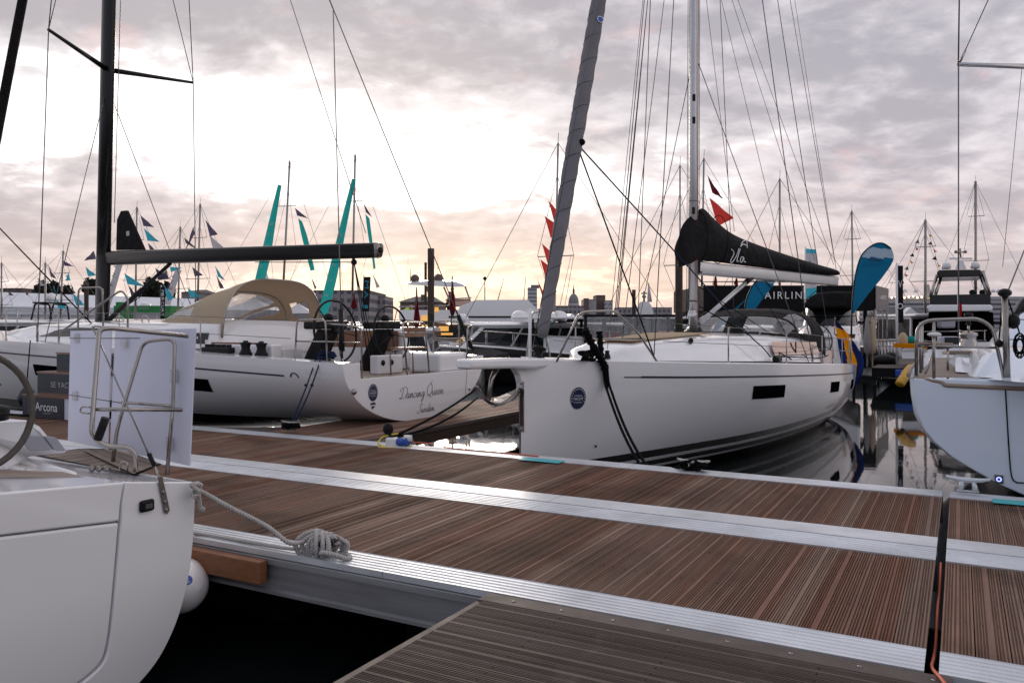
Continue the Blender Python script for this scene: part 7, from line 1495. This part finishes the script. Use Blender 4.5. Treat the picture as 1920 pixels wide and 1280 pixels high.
# ------------------------------------------------------------------ the black exhibition pavilion
Y = 38.0
t = thing('pavilion', 'black exhibition pavilion with white lettering along its fascia', 'pavilion', W(1480, 690, Y))
def px_box(x0, x1, y0, y1, Y0, Y1): return MB().box(((W(x0, y0, Y0).x+W(x1, y0, Y0).x)/2, (Y0+Y1)/2, (W(0, y0, Y0).z+W(0, y1, Y0).z)/2), (abs(W(x1, 0, Y0).x-W(x0, 0, Y0).x), Y1-Y0, abs(W(0, y0, Y0).z-W(0, y1, Y0).z)))
px_box(1319, 1642, 535, 582, Y, Y+7).build('fascia', 'pavil', t)
px_box(1325, 1600, 582.2, 690, Y+1.0, Y+6.8).build('glazing', 'tint', t)
for x in (1325, 1365, 1405, 1445, 1485, 1600, 1622): px_box(x, x+4, 582.2, 690, Y+.6, Y+.8).build('column', 'black', t)
ed = MB().prism([W(1642.5, 535, Y), W(1642.5, 582, Y), W(1666, 578, Y+6.5), W(1666, 541, Y+6.5)], (-.06, .0, 0)); ed.build('end_fascia', 'pavils', t)
tb = MB(); text(tb, 'NEE', lambda x, y: W(1643.2+(x+.0)*17+10, 557-y*24, Y+2+x*1.0)+Vector((.03, -.03, 0)), .30, .85); tb.build('end_lettering', 'white', t)
for x, yy in ((1640, 0), (1646, 1.5), (1654, 3.5), (1663, 6)): MB().tube([W(x, 580, Y+yy), W(x, 690, Y+yy)], .05, 6).build('glass_post', 'dsteel', t)
gl = MB().poly([W(1644, 582, Y+.6), W(1664, 580, Y+6.3), W(1664, 665, Y+6.3), W(1644, 680, Y+.6)]); gl.build('end_glazing', 'tint', t)
tb = MB(); text(tb, 'FAIRLINE', plane_fn(W(1470, 553, Y-.04), (1, 0, 0), (0, 0, 1)), 14/F*Y, 93/F*Y, spacing=1.3); tb.build('lettering', 'white', t)
for x in (1430, 1470, 1520, 1398, 1545): MB().ball(W(x, 586, Y+.5), .05).build('downlight', 'lampw', t)
for x, c in ((1626, 'tent'), (1636, 'beige')): 
    p = W(x, 632, 33); tag(MB().lathe([(.02, .85), (.07, .7), (.15, -.2), (.13, -.6), (.03, -.7), (.03, -1.2)], p, n=12).build('furled_parasol', 'conc' if c == 'tent' else 'beige', None, p), ('pale' if c == 'tent' else 'beige')+' furled parasol on the finger beside the pavilion end', 'parasol')
# railings, people-sized clutter on the far finger
t = thing('railing', 'dark railing on the far finger by the pavilion end', 'railing', W(1660, 690, 34))
for i in range(7): MB().tube([W(1645+6*i, 676, 34+.4*i), W(1645+6*i, 638, 34+.4*i)], .03, 6).build('baluster', 'dsteel', t)
MB().tube([W(1643, 638, 34), W(1683, 638, 36.5)], .03, 6).build('top_rail', 'dsteel', t)
o = W(1658, 676, 33.5); tag(MB().ball(o, .45, sc=(1.3, .8, .6)).ball(o+Vector((.35, .1, .12)), .3, sc=(1, .8, .8)).build('kit_bag', 'black', None, o), 'heap of dark kit bags on the far finger by the railing', 'bag')
# yellow inflatable and dark pump on the far finger
o = W(1697, 706, 23.5)
t = thing('inflatable_kayak', 'yellow inflatable leaning against the stern pontoon beside the teak-decked yacht', 'inflatable', o); MB().tube(spline([W(1686, 722, 23.2), W(1692, 712, 23.3), W(1701, 700, 23.6), W(1709, 690, 24)], 5), [.06]+[.13]*8+[.15]*6+[.08], 10).build('tube', 'yell2', t); MB().tube(spline([W(1690, 722, 23.5), W(1700, 710, 23.6), W(1709, 698, 24)], 5), .08, 8).build('grab_strap', 'black', t)
t = thing('dinghy', 'dark dinghy with a yellow seat between the banner pole and the teak-decked yacht', 'dinghy', W(1705, 675, 30)); MB().loft([[W(1688+k, 655, 30+d), W(1692+k, 672, 30+d), W(1722-k, 672, 30+d), W(1728-k, 655, 30+d)] for k, d in ((0, 0), (2, 2.5), (14, 4))], caps=True, sm=False).build('hull', 'gel', t); MB().box(W(1707, 648, 30.5), (.7, 1.2, .16)).build('seat', 'swyel', t); MB().loft([[W(1688+k, 653, 29.98+d), W(1692+k, 657, 29.95+d), W(1722-k, 657, 29.95+d), W(1728-k, 653, 29.98+d)] for k, d in ((0, 0), (2, 2.5))], sm=False).build('rubbing_band', 'black', t)
MB().ball(W(1693, 638, 30.8), .22, sc=(.8, .8, 1.4)).build('cover', 'beige', t); MB().ball(W(1708, 637, 31), .22, sc=(1.3, .8, .7)).build('cover', 'teal', t)

# ------------------------------------------------------------------ shore: marquees, stall, trees
Y = 160.0
t = thing('marquee', 'long white marquee along the quay behind the left-hand masts', 'marquee', W(170, 615, Y))
ridge = lambda x, y, d: W(x, y, Y+d)
MB().loft([[W(-250, 588, Y), W(365, 592, Y)], [W(-250, 572, Y), W(365, 578, Y)], [W(-250, 539, Y+8), W(365, 560, Y+8)], [W(-250, 572, Y+16), W(365, 578, Y+16)]], sm=False).build('roof', 'tent', t)
MB().poly([W(-250, 587, Y+.4), W(365, 591, Y+.4), W(365, 616, Y+.4), W(-250, 616, Y+.4)]).build('wall', 'tent', t)
for i in range(14): MB().tube([W(-60+32*i, 590, Y-.1), W(-60+32*i, 616, Y-.1)], .10, 5).build('wall_pole', 'grey', t)
def peak_tent(px, y0, w_, ye, Y, label, m='tent', side='tentd', g='peaked tents on the quay'):
    t = thing('peaked_tent', label, 'tent', W(px, 616, Y), g); c = W(px, ye, Y); hw = w_/2/F*Y; rows = []
    for k in range(9):
        f = k/8; rows.append([Vector((c.x+x*hw*(1-f)**1.35, Y+y*hw*(1-f)**1.35, c.z+(H+(HY-y0)/F*Y-c.z)*f)) for x, y in ((-1, -1), (1, -1), (1, 1), (-1, 1))])
    MB().loft(rows, cyc=True, sm=False).build('roof', m, t)
    MB().box(Vector((c.x, Y, (c.z+1.1)/2-.02)), (hw*1.96, hw*1.96, c.z-1.1)).build('wall', side, t); return t
peak_tent(476, 556, 92, 582, 120, 'white peaked tent with dark sides seen through the beige sprayhood')
peak_tent(500, 508, 34, 560, 130, 'tall white tent spire above the beige sprayhood', side='tent')
peak_tent(560, 568, 70, 588, 125, 'low white peaked tent just right of the sprayhood')
t = thing('exhibition_stall', 'green hoarding of a stall on the quay below the boom', 'stall', W(270, 616, 115)); px_box(213, 320, 573, 618, 115, 120).build('hoarding', 'green', t); px_box(217, 228, 566, 573, 115.2, 117).build('sign_panel', 'green', t); px_box(250, 300, 586, 606, 114.9, 115).build('opening', 'bldg2', t)
tb = MB(); text(tb, 'MARINA', plane_fn(W(270, 578, 114.8), (1, 0, 0), (0, 0, 1)), .35, 1.5); tb.build('lettering', 'pale', t)
def tree(px, y0, w_, Y, label, seed):
    rnd = random.Random(seed); o = W(px, 615, Y); t = thing('tree', label, 'tree', o, 'trees on the far shore'); top = H+(HY-y0)/F*Y; hw = w_/2/F*Y
    MB().tube([o, o+Vector((.2, 0, top*.5))], [.5, .25], 6).build('trunk', 'bark', t); mb = MB()
    cl = [(rnd.uniform(-.75, .75), rnd.uniform(-.5, .5), rnd.uniform(.35, .86), rnd.uniform(.22, .42)) for _ in range(16)]
    for k in range(1500):
        a = rnd.choice(cl); d = Vector((rnd.gauss(0, 1), rnd.gauss(0, 1), rnd.gauss(0, 1))).normalized()*rnd.uniform(.6, 1.08)*a[3]
        c = o+Vector(((a[0]+d.x)*hw, (a[1]+d.y)*hw, max(.12, (a[2]+d.z*.55)/1.12)*top)); s = rnd.uniform(.25, .6)
        u = Vector((rnd.gauss(0, 1), rnd.gauss(0, 1), rnd.gauss(0, 1))).normalized()*s; v = u.cross(Vector((rnd.gauss(0, 1), rnd.gauss(0, 1), rnd.gauss(0, 1)))).normalized()*s; mb.add([c-u-v, c+u-v, c+u+v, c-u+v], [(0, 1, 2, 3)])
    mb.build('crown', 'leafd', t)
for v in ((92, 528, 36, 205, 'dark rounded tree in the middle of the mound left of the mast', 1), (72, 536, 30, 200, 'lower dark tree on the outer side of that mound', 2), (115, 537, 32, 200, 'lower dark tree on that mound towards the mast', 3), (178, 526, 40, 200, 'dark tree just behind the black mast', 4), (288, 527, 36, 210, 'dark tree behind the boom strut', 5), (312, 530, 34, 214, 'dark tree right of the boom strut', 6), (268, 541, 34, 210, 'low dark tree below the boom strut', 7)): tree(*v)

# ------------------------------------------------------------------ the town
def win_mat(name, wall, win, sx, sz, fx=.6, fz=.55):
    m = mat(name, wall, .8); tt = m.node_tree; b = tt.nodes['Principled BSDF']; co = tt.nodes.new('ShaderNodeTexCoord'); s = tt.nodes.new('ShaderNodeSeparateXYZ'); tt.links.new(co.outputs['Object'], s.inputs[0]); r = []
    for k, p, f in ((0, sx, fx), (2, sz, fz)):
        d = tt.nodes.new('ShaderNodeMath'); d.operation = 'MULTIPLY'; tt.links.new(s.outputs[k], d.inputs[0]); d.inputs[1].default_value = 1/p
        q = tt.nodes.new('ShaderNodeMath'); q.operation = 'FRACT'; tt.links.new(d.outputs[0], q.inputs[0]); g_ = tt.nodes.new('ShaderNodeMath'); g_.operation = 'LESS_THAN'; tt.links.new(q.outputs[0], g_.inputs[0]); g_.inputs[1].default_value = f; r.append(g_.outputs[0])
    a = tt.nodes.new('ShaderNodeMath'); a.operation = 'MULTIPLY'; tt.links.new(r[0], a.inputs[0]); tt.links.new(r[1], a.inputs[1]); mx = tt.nodes.new('ShaderNodeMix'); mx.data_type = 'RGBA'; tt.links.new(a.outputs[0], mx.inputs[0]); mx.inputs[6].default_value = (*wall, 1); mx.inputs[7].default_value = (*win, 1); tt.links.new(mx.outputs[2], b.inputs['Base Color']); return m
T['tower'] = win_mat('tower facade', (.50, .48, .50), (.20, .20, .24), 30, 2.9, 1, .45); T['office'] = win_mat('office facade', (.30, .27, .28), (.10, .10, .12), 2.6, 3.2, .6, .5); T['officep'] = win_mat('pale office facade', (.46, .45, .47), (.22, .22, .26), 3, 3.2, .6, .5)
T['ship'] = win_mat('cruise ship decks', (.40, .39, .42), (.10, .10, .13), 40, 2.9, 1, .42)
def block(px0, px1, y0, Y, m, label, roofm='roof', roof=None, dp=22, name='building'):
    t = thing(name, label, 'building', W((px0+px1)/2, 616, Y)); px_box(px0, px1, y0, 618, Y, Y+dp).build('wall', m, t)
    if roof:
        ap = roof; x0, x1 = W(px0, 0, Y).x-.4, W(px1, 0, Y).x+.4; z0 = W(0, y0, Y).z; z1 = W(0, ap, Y).z
        MB().add([(x0, Y-.4, z0), (x1, Y-.4, z0), (x1, Y+dp, z0), (x0, Y+dp, z0), (x0*.75+x1*.25, Y+dp/2, z1), (x0*.25+x1*.75, Y+dp/2, z1)], [(0, 1, 5, 4), (1, 2, 5), (2, 3, 4, 5), (3, 0, 4)]).build('roof', roofm, t)
    else: px_box(px0-.3, px1+.3, y0-1.0, y0-.01, Y-.3, Y+dp+.3).build('parapet', 'bldg', t)
    return t
t = block(990, 1007, 540, 620, 'tower', 'pale high-rise tower block behind the red pennants'); px_box(996, 1012, 534, 538.9, 625, 640).build('plant_room', 'bldg', t)
block(556, 692, 545, 300, 'office', 'long grey flat-roofed building behind the two teal-flagged sloops', dp=40); block(688, 722, 556, 320, 'office', 'lower stepped end of the grey building beyond the tall banner')
t = block(750, 822, 566, 190, 'bldgbr', 'brown pitched-roof building behind the lit flybridge yacht', roof=553); px_box(789, 796, 552, 566, 193, 195).build('chimney', 'bldgbr', t)
block(905, 1000, 575, 500, 'office', 'low dark terrace of buildings under the floodlight mast'); block(1040, 1095, 574, 500, 'office', 'low dark terrace below the lead dome'); block(1160, 1260, 577, 480, 'office', 'low dark terrace behind the short pile'); block(1000, 1045, 580, 470, 'officep', 'low pale building beside the tower foot')
t = block(1095, 1118, 562, 560, 'bldg2', 'pale low office block between the dome and the brown tower'); block(1095, 1104, 560, 555, 'bldgbr', 'small brown building at the corner of the pale office block', dp=5)
block(1118, 1135, 554, 565, 'bldgbr', 'brown office tower right of the lead dome'); block(1134, 1149, 564, 560, 'officep', 'pale office block right of the brown tower')
block(340, 366, 548, 240, 'bldg', 'grey gabled house beyond the marquee end', roof=540); block(-30, 42, 541, 230, 'bldgbr', 'flat brown building at the left end above the marquee')
o = W(1075.5, 616, 620); t = thing('domed_hall', 'guildhall tower with grey lead dome and lantern on the skyline', 'building', o)
s = 620/F; zq = lambda y: H+(HY-y)*s-o.z
MB().lathe([(11*s, 0), (11*s, zq(578)), (10.6*s, zq(577)), (10.6*s, zq(570)), (9.6*s, zq(569))], o, n=24, sm=False).build('drum', 'officep', t)
MB().lathe([(9.8*s*math.cos(R(a)), zq(569)+(zq(550)-zq(569))*math.sin(R(a))) for a in range(0, 86, 8)]+[(0, zq(550))], o, n=24).build('dome', 'domec', t)
MB().lathe([(2.0*s, zq(551)), (2.0*s, zq(545)), (2.4*s, zq(545)), (1.2*s, zq(541)), (.5*s, zq(538)), (.3*s, zq(533)), (0, zq(532))], o, n=12).build('lantern', 'domec', t)
# cruise ship
Y = 480; t = thing('cruise_ship', 'many-decked cruise ship lying far beyond the flybridge yacht', 'ship', W(1790, 618, Y)); px_box(1652, 1990, 580, 622, Y, Y+30).build('hull', 'ship', t); px_box(1665, 1960, 562, 579.8, Y+2, Y+26).build('superstructure', 'ship', t); px_box(1690, 1930, 556, 561.8, Y+4, Y+22).build('sun_deck', 'bldg2', t)
for x in (1717, 1697, 1862, 1872): dome(W(x, 546, Y+6), 1.4, t)
MB().loft([[W(1734, 556, Y+6), W(1748, 556, Y+6), W(1748, 556, Y+14), W(1734, 556, Y+14)], [W(1738, 533, Y+8), W(1742, 533, Y+8), W(1742, 533, Y+12), W(1738, 533, Y+12)]], cyc=True, caps=True, sm=False).build('funnel', 'bldg2', t)
for i in range(14): MB().ball(W(1672+8*i, 558-(i % 3)*1.0, Y+1.5), .5, 8).build('deck_lamp', 'lampw', t)
t = block(1672, 1764, 590, 170, 'bldg', 'dark-roofed boathouse with a white gable in front of the cruise ship', roof=574, dp=14); MB().prism([W(1693, 590, 169), W(1708, 576, 169), W(1724, 590, 169)], (0, 2, 0)).build('gable', 'tent', t); px_box(1694, 1723, 590.2, 606, 169.1, 171).build('gable_wall', 'bldg2', t)
# ------------------------------------------------------------------ people aboard the lit yacht
def person(o, hh, face, label, jacket, bend=0.0, arm=.5, trousers='black', cap=None):
    o = Vector(o); fx = Vector((math.cos(face), math.sin(face), 0)); lx = Vector((-fx.y, fx.x, 0)); k = hh/1.75
    P_ = lambda f, l, z: o+(fx*f+lx*l+Vector((0, 0, z)))*k
    J = {'pelvis': (P_(0, 0, .95), .15), 'chest': (P_(.30*bend, 0, 1.30-.1*bend), .17), 'neck': (P_(.42*bend, 0, 1.49-.16*bend), .06), 'head': (P_(.5*bend+.02, 0, 1.62-.2*bend), .10), 'crown': (P_(.5*bend+.02, 0, 1.70-.2*bend), .085)}
    E = [('pelvis', 'chest'), ('chest', 'neck'), ('neck', 'head'), ('head', 'crown')]
    for s, n in ((1, 'a'), (-1, 'b')):
        J['sh'+n] = (P_(.36*bend, s*.19, 1.42-.14*bend), .07); J['el'+n] = (P_(.36*bend+.12, s*.27, 1.15-.1*bend), .05); J['wr'+n] = (P_(.36*bend+.12+arm*.3, s*.2, 1.05), .04); J['hd'+n] = (P_(.36*bend+.18+arm*.38, s*.18, 1.03), .035)
        J['hp'+n] = (P_(0, s*.1, .90), .10); J['kn'+n] = (P_(.03, s*.11, .50), .07); J['an'+n] = (P_(-.02, s*.11, .09), .05); J['to'+n] = (P_(.16, s*.12, .05), .045)
        E += [('chest', 'sh'+n), ('sh'+n, 'el'+n), ('el'+n, 'wr'+n), ('wr'+n, 'hd'+n), ('pelvis', 'hp'+n), ('hp'+n, 'kn'+n), ('kn'+n, 'an'+n), ('an'+n, 'to'+n)]
    t = thing('person', label, 'person', o); ks = list(J)
    def skin(name, keys, m, f=1.0):
        kk = [x for x in ks if x in keys]; me = bpy.data.meshes.new(name); me.from_pydata([tuple(J[x][0]-o) for x in kk], [(kk.index(a), kk.index(b)) for a, b in E if a in kk and b in kk], []); me.materials.append(T[m]); ob = bpy.data.objects.new(name, me); COL.objects.link(ob); ob.parent = t; WMAT[ob] = WMAT[t]
        md = ob.modifiers.new('skin', 'SKIN'); sv = me.skin_vertices[0].data
        for i, x in enumerate(kk): sv[i].radius = (J[x][1]*k*f, J[x][1]*k*f)
        sv[0].use_root = True; su = ob.modifiers.new('sub', 'SUBSURF'); su.levels = 1; su.render_levels = 1; return ob
    skin('body', ks, 'skin'); skin('jacket', ['pelvis', 'chest', 'sha', 'shb', 'ela', 'elb', 'wra', 'wrb'], jacket, 1.14); skin('trousers', ['pelvis', 'hpa', 'hpb', 'kna', 'knb', 'ana', 'anb'], trousers, 1.1)
    MB().ball(J['crown'][0]-fx*.015, .105*k, 10, sc=(1, 1, .8)).build('hair', cap or 'hair', t); return t
person(W(757, 622, 44.0), 1.75, R(-20), 'person in a bright yellow-green jacket bending over on the deck behind the wheel', 'hivis', .9, .6)
person(W(850, 597, 44.5), 1.7, R(180), 'person in a dark red jacket on the flybridge by the tall furled ensign', 'clothred', .1, .6)
person(W(840, 598, 45.3), 1.55, R(10), 'seated-height person in a dark red coat at the flybridge screen', 'clothred', .2, .3, cap='cap_red')
